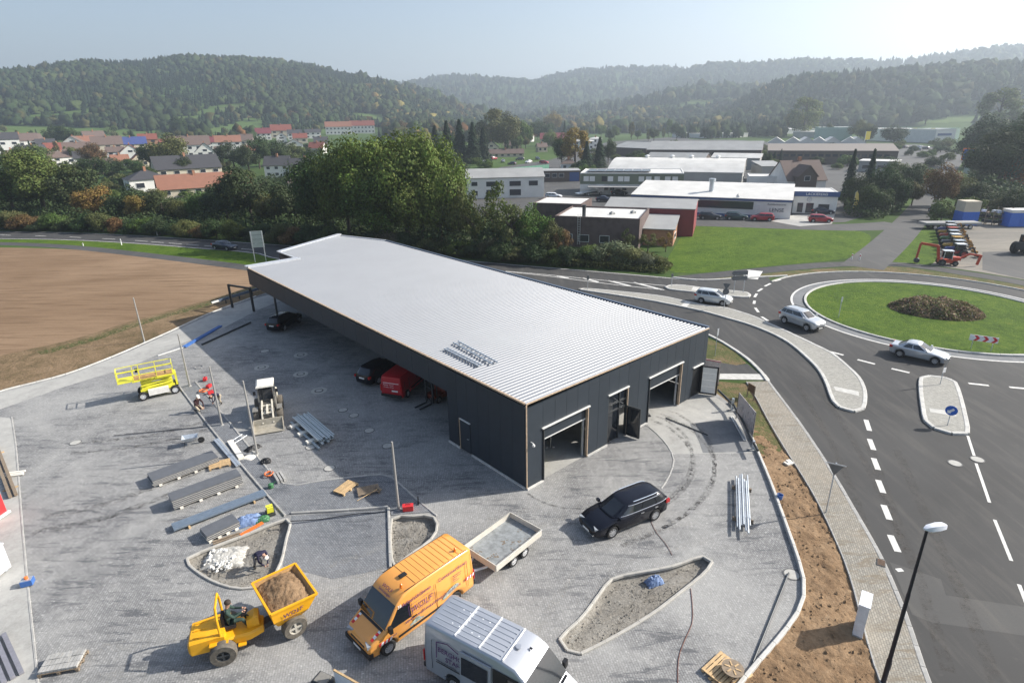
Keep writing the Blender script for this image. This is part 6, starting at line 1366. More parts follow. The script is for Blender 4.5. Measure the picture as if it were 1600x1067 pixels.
# ------------------------------------------------------------------ buildings beyond the road
def brickmat(name, c, sc=1.0):
    m_, nt_, p_ = newmat(name); tc_ = N(nt_, 'ShaderNodeTexCoord'); br = N(nt_, 'ShaderNodeTexBrick', i_Scale=3.0, i_Mortar_Size=.012); br.inputs['Color1'].default_value = c4([x*1.15 for x in c]); br.inputs['Color2'].default_value = c4([x*.82 for x in c]); br.inputs['Mortar'].default_value = c4([x*1.5+.02 for x in c])
    nt_.links.new(mapv(nt_, tc_.outputs['Generated'], (8, 8, 8)), br.inputs['Vector']); nz = noise(nt_, tc_.outputs['Object'], .8, 5, .6); k = mixc(nt_, br.outputs[0], tuple(x*.6 for x in c), mul(nt_, step(nt_, nz, .45, .7), .6)); nt_.links.new(k, p_.inputs['Base Color']); p_.inputs['Roughness'].default_value = .9; return m_
def tilemat(name, c):
    m_, nt_, p_ = newmat(name); tc_ = N(nt_, 'ShaderNodeTexCoord'); wv = N(nt_, 'ShaderNodeTexWave', i_Scale=1.6, i_Distortion=.5); wv.bands_direction = 'Z'; nt_.links.new(tc_.outputs['Object'], wv.inputs['Vector']); nz = noise(nt_, tc_.outputs['Object'], .6, 6, .65)
    k = mixc(nt_, tuple(x*.75 for x in c), tuple(x*1.2 for x in c), nz); k = mixc(nt_, k, tuple(x*.6 for x in c), mul(nt_, wv.outputs[1], .3)); nt_.links.new(k, p_.inputs['Base Color']); p_.inputs['Roughness'].default_value = .85; return m_
M_RENDER = mat('white_render', (.66,.65,.62), .85, var=.08, scale=.4); M_CREAMW = mat('cream_render', (.52,.46,.36), .85, var=.1, scale=.4); M_BRICKW = brickmat('dark_brown_brick', (.075,.050,.045)); M_BRICKO = brickmat('orange_brick', (.24,.115,.065)); M_REDSHEET = mat('red_cladding', (.20,.030,.035), .55, var=.1, scale=.5); M_OLIVE = mat('olive_cladding', (.13,.15,.105), .6, var=.07, scale=.4)
M_RWHITE = mat('pale_flat_roof', (.58,.57,.54), .7, var=.14, scale=.25); M_RGREY = mat('grey_sheet_roof', (.30,.30,.29), .6, var=.14, scale=.2); M_RDARK = tilemat('slate_roof', (.050,.050,.056)); M_RRED = tilemat('red_tile_roof', (.20,.060,.042)); M_RORANGE = tilemat('orange_tile_roof', (.25,.115,.075)); M_RBROWN = tilemat('brown_tile_roof', (.14,.10,.085)); M_RPURP = tilemat('wine_tile_roof', (.16,.035,.045)); M_RBLUE = mat('blue_roof', (.05,.07,.20), .5)
M_BLUEB = mat('blue_band', (.035,.075,.21), .5); M_GREENW = mat('pale_green_cladding', (.30,.42,.37), .6, var=.08, scale=.2); M_WINDOW = mat('far_window', (.03,.035,.045), .15, spec=.7); M_SHUT = mat('white_shutter', (.62,.62,.60), .6); M_SOLAR = mat('solar_panel', (.02,.025,.04), .2, spec=.6); M_BROWNW = mat('brown_cladding', (.10,.075,.062), .8, var=.15, scale=.3); M_WGREY = mat('grey_wall', (.30,.30,.29), .85, var=.1, scale=.3)
def bldg(name, a, b, depth, h, roof, wall, rmat, label, rh=1.2, wins=(), side=(), left=(), cat='building', over=.25, z=None, bands=(), group=None, parapet=0, chim=(), frames=True):
    """a, b: world points of the front base corners, left and right as seen from the road"""
    A = Vector((a[0], a[1])); B_ = Vector((b[0], b[1])); L = (B_ - A).length; rz = math.atan2((B_-A).y, (B_-A).x); zz = TZ(*((A+B_)/2)) if z is None else z
    e = empty(name, (A.x, A.y, zz), rz, label, cat, group); base = -2.0 if zz > .5 else 0
    mb = MB(); mb.box((L/2, depth/2, (h+base)/2), (L, depth, h-base))
    if roof == 'gx': mb.add([(0,0,h),(0,depth,h),(0,depth/2,h+rh),(L,0,h),(L,depth,h),(L,depth/2,h+rh)], [(0,1,2),(3,5,4)])
    if roof == 'gy': mb.add([(0,0,h),(L,0,h),(L/2,0,h+rh),(0,depth,h),(L,depth,h),(L/2,depth,h+rh)], [(0,1,2),(3,5,4)])
    if roof == 'arch':
        pr = [(depth*t, h + rh*math.sin(math.pi*(.12+.76*t))-rh*.37) for t in np.linspace(0,1,9)]; pr[0] = (0,h); pr[-1] = (depth,h); mb.loft([[(x,y,z_) for y,z_ in pr] for x in (0.01,L-.01)])
    mb.build('wall', wall, e)
    o_ = over; mb = MB(); th = .14
    def slab(q): 
        n_ = (Vector(q[1])-Vector(q[0])).cross(Vector(q[2])-Vector(q[0])).normalized(); n_ = n_ if n_.z > 0 else -n_; mb.loft([[tuple(Vector(p)+n_*.01) for p in q], [tuple(Vector(p)+n_*th) for p in q]])
    if roof == 'flat': mb.box((L/2, depth/2, h+.06), (L-(.5 if parapet else -2*o_), depth-(.5 if parapet else -2*o_), .10))
    elif roof == 'shed': slab([(-o_,-o_,h),(L+o_,-o_,h),(L+o_,depth+o_,h+rh),(-o_,depth+o_,h+rh)])
    elif roof == 'gx': k = rh/(depth/2); slab([(-o_,-o_,h-k*o_),(L+o_,-o_,h-k*o_),(L+o_,depth/2,h+rh),(-o_,depth/2,h+rh)]); slab([(-o_,depth/2,h+rh),(L+o_,depth/2,h+rh),(L+o_,depth+o_,h-k*o_),(-o_,depth+o_,h-k*o_)])
    elif roof == 'gy': k = rh/(L/2); slab([(-o_,-o_,h-k*o_),(L/2,-o_,h+rh),(L/2,depth+o_,h+rh),(-o_,depth+o_,h-k*o_)]); slab([(L/2,-o_,h+rh),(L+o_,-o_,h-k*o_),(L+o_,depth+o_,h-k*o_),(L/2,depth+o_,h+rh)])
    elif roof == 'hip':
        rr = min(L, depth)/2; P_ = [(-o_,-o_,h),(L+o_,-o_,h),(L+o_,depth+o_,h),(-o_,depth+o_,h),(rr,depth/2,h+rh),(max(rr+.01,L-rr),depth/2,h+rh)]; mb.add(P_, [(0,1,5,4),(1,2,5),(2,3,4,5),(3,0,4),(3,2,1,0)])
    elif roof == 'arch':
        n = 10; pr = [(depth*t, h + rh*math.sin(math.pi*(.12+.76*t))-rh*.37) for t in np.linspace(0,1,n)]; pr[0] = (-.2,h); pr[-1] = (depth+.2,h)
        mb.loft([[(x,y,z_+.03) for y,z_ in pr] + [(x,y,z_+.2) for y,z_ in pr[::-1]] for x in (-.2,L+.2)])
    ro = mb.build('roof', rmat, e)
    if parapet:
        for c_, d_ in (((L/2,.12),(L,.25)), ((L/2,depth-.12),(L,.25)), ((.12,depth/2),(.25,depth-.5)), ((L-.12,depth/2),(.25,depth-.5))): MB().box((*c_, h+parapet/2+.002), (*d_, parapet)).build('parapet', wall, e)
    def win(P_, sx, sz, ax):
        w_ = MB(); w_.box(P_, (sx,.08,sz) if ax == 'x' else (.08,sx,sz)); o = w_.build('window', M_WINDOW, e)
        if frames:
            f = MB(); q = .07; ex = (1,0) if ax == 'x' else (0,1); n_ = (0,-.03) if ax == 'x' else (.03 if P_[0] > L/2 else -.03, 0)
            for s_ in (-1,1):
                f.box((P_[0]+ex[0]*s_*sx/2+n_[0], P_[1]+ex[1]*s_*sx/2+n_[1], P_[2]), (q,.1,sz+q) if ax == 'x' else (.1,q,sz+q)); f.box((P_[0]+n_[0], P_[1]+n_[1], P_[2]+s_*sz/2), (sx-q,.1,q) if ax == 'x' else (.1,sx-q,q))
            f.build('frame', M_SHUT, o)
    for (x0, x1, z0, z1) in wins: win(((x0+x1)/2*L, -.015, (z0+z1)/2), (x1-x0)*L, z1-z0, 'x')
    for (y0, y1, z0, z1) in side: win((L+.015, (y0+y1)/2*depth, (z0+z1)/2), (y1-y0)*depth, z1-z0, 'y')
    for (y0, y1, z0, z1) in left: win((-.015, (y0+y1)/2*depth, (z0+z1)/2), (y1-y0)*depth, z1-z0, 'y')
    for (z0, z1, mt, x0, x1) in bands: MB().box(((x0+x1)/2*L, -.03, (z0+z1)/2), ((x1-x0)*L+.02, .1, z1-z0)).build('facade_band', mt, e); 
    for (fx_, fy_, s_, hh, mt) in chim: MB().box((fx_*L, fy_*depth, hh), (s_, s_, 1.6)).build('chimney', mt, ro)
    return e
def gp(u, v): q = GT(u, v); return (q.x, q.y)
def back(a, b, u0, u1, v):
    """points along and behind the front line a-b"""
    a = Vector(a[:2]); b = Vector(b[:2]); x = (b-a).normalized(); y = Vector((-x.y, x.x)); L = (b-a).length; return tuple(a + x*u0*L + y*v), tuple(a + x*u1*L + y*v)
# brick workshop, its annexes and the red hall
fa, fb = G(866,384), G(997,391)
e = bldg('brick_workshop', fa, fb, 12.0, 4.5, 'flat', M_BRICKW, M_RWHITE, 'dark brown brick workshop with pale flat roof behind the bushes', parapet=.35, wins=((.08,.22,.9,2.0),(.30,.42,.9,2.0),(.55,.66,.9,2.0)))
L_ = (Vector(fb)-Vector(fa)).length
mb = MB(); 
for x in (-.2,.2): mb.bar((L_*.30+x,-.15,.4),(L_*.30+x,-.15,5.3),.05)
for k in range(12): mb.bar((L_*.30-.2,-.15,.6+k*.38),(L_*.30+.2,-.15,.6+k*.38),.035)
mb.build('wall_ladder', M_ALU, e); MB().lathe([(.3,4.5),(.3,6.3),(.36,6.3),(.36,6.5)], 14, M=Matrix.Translation((L_*.33,1.5,0))).build('flue', M_STEELB, e)
for x, y in ((.62,5),(.85,7)): mb = MB(); mb.lathe([(.5,4.6),(.5,4.9),(.1,5.1)], 4, M=Matrix.Translation((L_*x,y,0))); mb.build('rooflight', M_RGREY, e)
q0, q1 = back(fa, fb, -.55, .12, 12.4); bldg('brick_store', q0, q1, 9, 4.9, 'flat', M_BRICKW, M_RWHITE, 'lower brown brick block with white roof left behind the workshop', parapet=.2)
q0, q1 = back(fa, fb, 1.01, 1.36, 4.2); bldg('brick_annex', q0, q1, 8.5, 2.6, 'shed', M_BRICKO, M_RGREY, 'low brick annex with sloping grey roof on the workshop side', rh=1.0, side=((.2,.5,.8,1.7),))
q0, q1 = back(fa, fb, .42, 1.55, 13.4); bldg('red_hall', q0, q1, 12, 4.6, 'gx', M_REDSHEET, M_RGREY, 'wine red metal hall with a shallow grey roof', rh=.9, over=.15)
# white house with grey roof
bldg('white_office', G(730,311), G(850,308), 12, 5.2, 'gx', M_RENDER, M_RGREY, 'two-storey white office with grey roof beside the big trees', rh=1.8, wins=((.06,.14,.8,2.0),(.06,.14,3.2,4.3),(.25,.40,.6,2.2),(.25,.40,3.0,4.3),(.55,.70,.6,2.2),(.55,.70,3.0,4.3),(.80,.92,3.0,4.3)), side=((.4,.6,3.0,4.2),))
bldg('workshop_row', gp(838,285), gp(906,284), 9, 3.4, 'flat', M_BROWNW, M_RGREY, 'low brown workshop row with a blue door left of the olive office', wins=tuple((.04+i*.16,.15+i*.16,1.4,2.6) for i in range(4)), bands=((.1,2.9,M_BLUEB,.76,.98),))
bldg('olive_office', gp(906,304), gp(1066,306), 14, 5.4, 'flat', M_RENDER, M_RWHITE, 'long two-storey office with olive upper floor and solar panels', bands=((2.7,5.4,M_OLIVE,0,1),), wins=(), parapet=.25)
e = [o for o in bpy.data.objects if o.name == 'olive_office'][0]; a, b = Vector(gp(906,304)), Vector(gp(1066,306)); L_ = (b-a).length
for i, f in enumerate((.06,.12,.24,.30,.40,.46,.60,.67,.75,.85,.92)): MB().box((L_*f,-.09,4.1),(1.4,.1,1.3)).build('window', M_SHUT if i not in (2,) else M_WINDOW, e)
for f in (.26,.32,.44): MB().box((L_*f,-.02,1.6),(1.1,.1,.9)).build('window', M_WINDOW, e)
for i in range(7): MB().box((L_*(.10+i*.09),6,5.85),(L_*.085,8,.08)).build('solar_panel', M_SOLAR, e)
MB().box((L_*.34,-2.2,2.35),(L_*.5,4.2,.15)).build('canopy', M_RGREY, e)
bldg('arched_hall', gp(948,286), gp(1158,291), 26, 3.6, 'arch', M_WGREY, M_RWHITE, 'large pale hall with a curved sheet roof behind the olive office', rh=5.0, side=((.2,.4,.8,2.2),(.6,.8,.8,2.2)))
e = [o for o in bpy.data.objects if o.name == 'arched_hall'][0]
for f in (.25,.45,.6,.8): mb = MB(); mb.lathe([(.6,6.4),(.6,7.4),(.9,7.5),(.2,7.9)], 10, M=Matrix.Translation((40*f,13,0))); mb.build('roof_vent', M_ALU, e)
# paint shop hall and its front building
ha, hb = gp(985,331), gp(1234,343); L_ = (Vector(hb)-Vector(ha)).length
e = bldg('paint_shop_hall', ha, hb, 14, 3.6, 'shed', M_RENDER, M_RWHITE, 'long white hall with blue eaves and a dark window band on the street', rh=1.7, bands=((3.25,3.62,M_BLUEB,0,1),(0,.5,M_BLUEB,0,.82)), over=.1)
MB().box((L_*.52,-.06,2.35),(L_*.52,.1,1.5)).build('window_band', M_WINDOW, e); MB().box((L_*.80,-.06,1.5),(1.2,.1,2.2)).build('door', M_SHUT, e)
text('LENSE', 1.0, basis((L_*.875,-.10,1.35), (1,0,0), (0,0,1)), mat('sign_ink', (.02,.03,.06), .6), e, ext=.01); text('Autolackiererei', .55, basis((L_*.86,-.10,2.6), (1,0,0), (0,0,1)), MATS['sign_ink'], e, ext=.01)
for f in (.50,): mb = MB(); mb.lathe([(.5,4.2),(.5,6.4),(.7,6.4),(.7,7.0)], 12, M=Matrix.Translation((L_*f,5,0))); mb.build('exhaust_stack', M_STEEL, e)
la, lb_ = G(1237,333), G(1305,335); e = bldg('paint_shop', la, lb_, 9, 4.2, 'flat', M_RENDER, M_RWHITE, 'white paint shop with a blue name band and round emblem', parapet=.2, wins=((.10,.24,.2,2.2),(.30,.48,.1,2.2),(.58,.84,.6,2.0))); L_ = (Vector(lb_)-Vector(la)).length
MB().box((L_*.5+.1,-.12,4.0),(L_+.3,.2,1.0)).build('name_band', M_BLUEB, e); text('LACKIEREREI', .72, basis((L_*.26,-.24,3.74), (1,0,0), (0,0,1)), M_SIGNW, e, ext=.01)
mb = MB(); mb.lathe([(.45,0),(.45,.05),(.36,.06)], 24, M=Matrix.Translation((L_*.36,-.04,2.9)) @ Matrix.Rotation(R(90),4,'X')); mb.build('emblem_disc', M_BLUEB, e); mb = MB(); mb.lathe([(.40,0),(.40,.03),(.34,.03),(.34,0)], 24, M=Matrix.Translation((L_*.36,-.10,2.9)) @ Matrix.Rotation(R(90),4,'X'))
for a_, b_ in (((-.18,.26),(-.06,-.05)),((-.06,-.05),(0,.1)),((0,.1),(.06,-.05)),((.06,-.05),(.18,.26)),((-.26,.1),(-.1,-.28)),((-.1,-.28),(0,-.05)),((0,-.05),(.1,-.28)),((.1,-.28),(.26,.1))): mb.bar((L_*.36+a_[0],-.12,2.9+a_[1]),(L_*.36+b_[0],-.12,2.9+b_[1]),.03,.05)
mb.build('emblem', M_SIGNW, e)
for px, lb, mt in (((1331,333),'tall yellow banner flag by the paint shop', mat('flag_yellow', (.70,.55,.15), .7)), ((1147,338),'slim white banner flag in front of the long white hall', M_SIGNW)):
    p = G(*px); e = empty('banner_flag', (p[0], p[1], 0), face(px), lb, 'flag'); MB().tube([(0,0,0),(0,0,4.2),(.3,0,4.6)], .03, 6).build('pole', M_STEEL, e); plate([(.03,.8),(.75,1.2),(.85,2.6),(.6,3.9),(.3,4.5),(.03,4.2)], .03, Matrix.Identity(4), 'cloth', mt, e)
bldg('dark_house', gp(1228,302), gp(1288,301), 11, 3.2, 'gx', M_RENDER, M_RBROWN, 'house with big dark brown roof behind the paint shop', rh=4.6, side=((.4,.6,1,2.2),), chim=((.5,.5,.8,8,M_BRICKO),)); q0, q1 = gp(1245,303), gp(1273,302.6); bldg('dark_gable', q0, q1, 5, 4.4, 'gy', M_BROWNW, M_RBROWN, 'dark boarded gable in front of the brown-roofed house', rh=2.6, wins=((.3,.6,3.2,4.4),))
bldg('flat_annex', gp(1168,297), gp(1226,298), 9, 3.4, 'flat', M_RENDER, M_RWHITE, 'low white flat-roofed annex between the arched hall and the dark house', parapet=.3, wins=((.1,.3,1,2),(.5,.7,1,2)))
bldg('flat_annex', gp(1188,285), gp(1222,285), 12, 4.6, 'shed', M_WGREY, M_RGREY, 'small grey annex at the right end of the arched hall', rh=.8)
bldg('grey_store', gp(1010,262), gp(1100,264), 10, 4.0, 'gx', M_BROWNW, M_RGREY, 'low grey store between the arched hall and the long shed', rh=1.6, frames=False)
bldg('pale_store', gp(1110,264), gp(1185,266), 9, 4.2, 'gx', M_WGREY, M_RWHITE, 'pale-roofed store right of the low grey store', rh=1.4, frames=False)
bldg('pale_store', gp(1340,268), gp(1400,270), 10, 3.6, 'flat', M_WGREY, M_RWHITE, 'pale flat store in front of the long brown hall', wins=((.1,.3,1,2.2),(.5,.8,1,2.2)), frames=False)
# long sheds further back
bldg('long_shed', gp(956,243), gp(1009,246), 22, 4.2, 'gx', M_BROWNW, M_RGREY, 'grey-roofed shed at the left end of the long sheds', rh=2.4); bldg('long_shed', gp(1010,250), gp(1188,252), 24, 4.6, 'gx', M_BROWNW, M_RGREY, 'long grey-roofed shed behind the arched hall', rh=3.4, wins=tuple((.03+i*.08,.08+i*.08,2.4,3.6) for i in range(12)), frames=False)
bldg('brown_hall', gp(1198,256), gp(1400,258), 14, 5.2, 'shed', M_BROWNW, mat('brown_sheet_roof', (.22,.19,.165), .7), 'long brown hall with low windows and a grey sloping roof', rh=2.2, wins=tuple((.02+i*.055,.06+i*.055,2.9,3.9) for i in range(17)), frames=False)
for i, x in enumerate((1212,1238,1260,1278,1300,1326,1338)):
    a, b = gp(x-13,231), gp(x+13,231); bldg('roof_tent', a, b, 10, 3.0, 'gy', M_RWHITE, M_RWHITE, f'white pointed roof, {["leftmost","second from the left","third from the left","middle one","third from the right","second from the right","rightmost"][i]}, in the row behind the brown hall', rh=3.0, group='white pointed roofs behind the brown hall', frames=False)
bldg('white_shed', gp(1050,215), gp(1115,217), 40, 4, 'flat', M_RENDER, M_RWHITE, 'low white-roofed hall behind the long grey shed'); bldg('white_shed', gp(1085,209), gp(1200,211), 60, 5, 'flat', M_RENDER, M_RWHITE, 'wide pale hall far behind the long grey shed, seen as a strip')
bldg('green_hall', gp(1276,221), gp(1330,221), 30, 9.5, 'flat', M_GREENW, M_RWHITE, 'left pale green hall at the far side of the estate', parapet=.4); bldg('green_hall', gp(1360,219), gp(1422,219), 30, 8, 'flat', M_GREENW, M_RWHITE, 'middle pale green hall at the far side of the estate', parapet=.4)
e = bldg('store_front', gp(1420,222), gp(1460,223), 25, 8.5, 'flat', M_GREENW, M_RWHITE, 'pale green store with yellow flags at the far side of the estate', parapet=.3, wins=((.1,.75,4.5,6.5),), frames=False); bldg('white_store', gp(1459,224), gp(1490,223), 60, 8.5, 'flat', M_RENDER, M_RWHITE, 'white store with blue band at the end of the side road', bands=((4.5,6,M_BLUEB,.1,.8),)); bldg('blue_shed', gp(1238,216), gp(1274,216), 25, 5, 'flat', M_WGREY, M_RWHITE, 'grey blue shed left of the pale green halls')
for px, lb in (((1349,230),'leftmost'),((1422,222),'middle'),((1450,222),'rightmost')):
    p = GT(*px); e = empty('yellow_flag', p, 0, f'{lb} of the yellow upright flags among the far halls', 'flag', 'yellow flags'); MB().tube([(0,0,0),(0,0,9)], .15, 6).build('pole', M_STEEL, e); plate([(0,4.2),(3.0,4.2),(3.0,9),(0,9)], .1, Matrix.Identity(4), 'cloth', mat('flag_bright', (.80,.62,.05), .7), e)
p = GT(1509,272); e = empty('pylon_sign', p, face((1509,272)), 'blue store pylon sign with orange frame beside the side road', 'sign'); MB().box((0,0,2.5),(1.6,.5,5)).build('pylon', M_STEEL, e); MB().box((0,0,6.2),(4.6,.5,3.8)).build('frame', M_ORANGE, e); MB().box((0,-.28,6.2),(3.9,.1,3.1)).build('panel', M_SIGNBL, e)
mb = MB(); [mb.bar((-1.0+.0,-.36,5.0+k*.0),( .2,-.36,7.3),.1,.35) for k in (0,)]; mb.bar((.2,-.36,7.3),(1.1,-.36,5.0),.1,.35); mb.build('sign_mark', M_SIGNW, e)
# ------------------------------------------------------------------ village houses
HN = [0]
def house(cx, by, wpx, hpx, rpx, wall, rmat, roof, label, dep=.9, rot=0, wn=3, chim=True):
    c = GT(cx, by); dist = math.hypot(c.x, c.y); mpp = math.sqrt(dist**2 + CAM_H**2) / FPX / max(.6, math.cos(math.atan2(cx-800, FPX))); w_ = wpx*mpp*.9; h = hpx*mpp*1.3; rh = rpx*mpp*.8
    d = Vector((c.x, c.y)).normalized(); xv = Vector((d.y, -d.x)); an = R(rot); xv = Vector((xv.x*math.cos(an)-xv.y*math.sin(an), xv.x*math.sin(an)+xv.y*math.cos(an))); a = Vector((c.x, c.y)) - xv*w_/2; b = Vector((c.x, c.y)) + xv*w_/2
    st = 2 if h > 4.4 else 1; wins = []
    for s_ in range(st):
        for i in range(wn): x = (i+.5)/wn; z0 = h*(s_+.35)/st; wins.append((x-.16/wn*1.3, x+.16/wn*1.3, z0, z0 + min(1.5, h/st*.45)))
    if roof == 'gy' and rh > 2.5: wins += [(.40,.60,h+.2,h+1.3)]
    side = ((.2,.35,h*.4,h*.75),(.6,.75,h*.4,h*.75))
    return bldg('house', a, b, w_*dep, h, roof, wall, rmat, label, rh=rh, wins=tuple(wins), side=side, left=side, cat='house', over=.35, group='village houses', chim=((.5,.45,.7,h+rh+.2,M_BRICKO),) if chim else (), frames=dist < 260)
W_, C_ = M_RENDER, M_CREAMW
for a in (
 (300,247,48,11,12,W_,M_RBROWN,'gx','long white house with brown roof left of the orange-roofed one',.5,0,5),
 (323,250,24,7,12,W_,M_RDARK,'gy','white gable house in front of the long white house',1.0,0,2),
 (359,236,32,8,9,W_,M_RORANGE,'gx','white house with orange roof at the edge of the meadow',.6,0,3),
 (336,233,18,6,8,W_,M_RPURP,'gx','small red-roofed house between the brown and orange roofs',.8,0,2),
 (301,287,76,13,17,C_,M_RDARK,'gx','large beige house with black slate roof and gable to the left',.75,8,5),
 (238,300,44,10,12,W_,M_RDARK,'hip','white bungalow with grey hipped roof left of the orange roof',.9,10,2),
 (312,307,90,8,18,C_,M_RORANGE,'gx','long low house with weathered orange roof behind the hedge',.4,6,5),
 (207,251,22,6,10,W_,M_RRED,'gy','small white gable house with red roof left of the tall trees',1.1,0,2),
 (208,238,32,6,9,C_,M_RBLUE,'gx','house with dark blue roof in the left village',.8,0,3),
 (172,243,30,8,10,C_,M_RBROWN,'gx','brown-roofed house left of the dark blue roof',.8,0,3),
 (183,250,18,6,6,W_,M_RBROWN,'gx','low white house under the brown-roofed one',.8,0,2),
 (234,232,20,7,7,M_BRICKO,M_RRED,'gx','small red brick house right of the blue roof',.8,0,2),
 (10,243,26,10,7,W_,M_RDARK,'gx','white house at the left edge of the village',.7,0,3),
 (38,240,28,8,8,W_,M_RBROWN,'gx','second white house from the left edge of the village',.8,0,3),
 (126,250,26,7,9,W_,M_RBROWN,'gx','brown-roofed house among the trees at far left',.8,0,3),
 (140,262,24,7,8,W_,M_RDARK,'gx','dark-roofed house behind the yellow bushes',.8,0,2),
 (434,278,34,12,13,W_,M_RDARK,'gx','white house with steep dark roof just left of the big trees',.9,-14,3),
 (478,277,44,9,15,W_,M_RDARK,'gx','white house with dormers in a dark roof against the big trees',.7,-8,4),
 (472,299,36,9,13,C_,M_RBROWN,'hip','brown-roofed bungalow at the foot of the big trees',.8,0,2),
 (413,219,20,6,8,W_,M_RPURP,'gx','wine-roofed house leftmost on the village terrace',.8,0,3),
 (441,216,28,7,9,C_,M_RRED,'gx','red-roofed house left of the two long terraces',.8,0,3),
 (462,219,20,6,6,W_,M_RDARK,'gx','dark-roofed white house between the red roofs',.8,0,3),
 (441,224,14,6,6,W_,M_RBROWN,'gy','small white gable below the red-roofed house',1.0,0,1),
 (470,224,20,5,7,C_,M_RRED,'gx','low red-roofed house below the terraces',.8,0,2),
 (490,217,22,6,5,W_,M_RDARK,'gx','grey-roofed white house just left of the terraces',.8,0,3),
 (461,236,24,6,8,W_,M_RBROWN,'gy','brown gable house above the tall hedge trees',1.0,0,2),
 (530,211,38,8,8,W_,M_RORANGE,'gx','left of the two long white terraces with orange-red roofs',.4,0,7),
 (567,209,37,8,8,W_,M_RRED,'gx','right of the two long white terraces with orange-red roofs',.4,0,7),
 (630,214,16,6,6,C_,M_RBROWN,'gx','small pale house left of the dark conifers',.8,0,2),
 (672,211,18,5,5,W_,M_RDARK,'gx','low white house above the dark conifers',.8,0,3),
 (690,209,11,5,4,W_,M_RDARK,'gy','tiny white gable right above the dark conifers',1.0,0,1),
 (768,239,24,6,10,C_,M_RDARK,'gy','dark-roofed gable house beside the scrap yard',1.2,0,2),
 (800,236,26,6,9,C_,M_RBROWN,'gx','brown-roofed house above the scrap yard',.8,0,3),
 (790,246,60,4,7,C_,M_RBROWN,'gx','long brown-roofed shed at the scrap yard',.3,0,6),
 (866,229,46,8,10,C_,M_RPURP,'gx','large house with wine red roof and dormers in the middle distance',.6,0,5),
 (897,222,20,8,8,C_,M_RRED,'gy','red gable house right of the wine red roof',1.0,0,2),
 (905,234,46,9,3,W_,M_RWHITE,'hip','flat white building in front of the wine red roof',.5,0,6),
 (930,232,20,10,3,W_,M_RWHITE,'hip','tall white block between the trees left of the long shed',.7,0,3),
 (835,209,16,5,5,W_,M_RBROWN,'gx','small white house far back in the middle trees',.8,0,2),
 (875,209,20,5,5,W_,M_RDARK,'gx','small grey-roofed house far back in the middle trees',.8,0,3),
 (888,268,24,8,8,W_,M_RBROWN,'hip','cream bungalow with brown roof beside the dark conifers',.8,0,2)):
    house(*a)
more = [(55,233),(76,239),(97,246),(116,237),(137,234),(153,229),(62,252),(22,257),(104,258),(192,264),(162,272),(252,247),(268,240),(386,228),(396,245),(378,252),(503,233),(494,241),(348,246),(222,262),(84,262),(646,219),(700,216),(735,222),(820,222),(848,238)]
for i, (u, v) in enumerate(more):
    rf, rn = ((M_RBROWN,'brown'),(M_RDARK,'slate'),(M_RRED,'red'),(M_RBROWN,'brown'),(M_RORANGE,'orange'))[i % 5]; wl, wn_ = ((W_,'white'),(C_,'cream'),(W_,'white'))[i % 3]
    house(u, v, rnd.uniform(15,23), rnd.uniform(5,7), rnd.uniform(6,9), wl, rf, ('gx','gy')[i % 4 == 3], f'small {wn_} house, {rn} roof, {["first","second","third","fourth","fifth","sixth","seventh","eighth","ninth","tenth","eleventh","twelfth","thirteenth","fourteenth","fifteenth","sixteenth","seventeenth","eighteenth","nineteenth","twentieth","twenty-first","twenty-second","twenty-third","twenty-fourth","twenty-fifth","twenty-sixth"][sorted(range(len(more)), key=lambda k: more[k][0]).index(i)]} from the left in the back rows', .85, rnd.uniform(-25,25), 2)
# ------------------------------------------------------------------ parked cars and plant beyond the meadow
def park(px, rz, col, label, kind='estate', nm='parked_car', g='cars parked on the estate'):
    p = GT(*px); return car(nm, (p.x, p.y, .03), rz, col, label, g, kind=kind, low=True, L=4.4, W=1.8)
st = heading((1100,346), (1300,352))
park((1109,343), st, C_DGREY, 'dark estate car, leftmost parked before the long white hall'); park((1150,344), st, C_GREEN, 'dark green estate car parked second along the white hall'); park((1190,345.5), st + math.pi, C_DRED, 'red hatchback parked by the white hall sign', 'mpv'); park((1281,347.5), st, C_DRED, 'red car parked alone on the paint shop forecourt', 'mpv'); park((1285,335), st, C_NAVY, 'dark blue car parked in front of the paint shop windows', 'saloon')
park((1470,335), st, C_DGREY, 'dark car parked beside the blue containers'); park((945,316), st, C_NAVY, 'dark blue car beside the brick workshop roof', 'saloon'); park((1545,272), st, C_DGREY, 'dark car on the road behind the pylon sign'); park((865,311), st, C_WHITE, 'pale car at the corner of the white office', 'mpv'); park((953,303), st, C_SILVERG, 'silver car under the olive office canopy', 'saloon'); park((968,305), st, C_BLACK, 'black car under the olive office canopy', 'saloon')
p = GT(925,305); e = empty('flatbed_truck', p, R(20), 'white recovery truck with a tilted bed before the olive office', 'truck'); MB().box((2.2,0,1.6),(1.7,2.1,1.9)).build('cab', C_WHITE, e); MB().box((3.06,0,1.9),(.05,1.8,.8)).build('windscreen', M_CGLASS, e); mb = MB(); mb.bar((1.2,0,1.3),(-4.6,0,.6),2.2,.15); mb.build('bed', M_STEEL, e); MB().box((-.3,0,.7),(5.5,.9,.3)).build('chassis', M_STEELB, e)
for x in (2.1,-1.6):
    for sg in (-1,1): add_wheel(e, x, sg*.95, .42, .28, spokes=6)
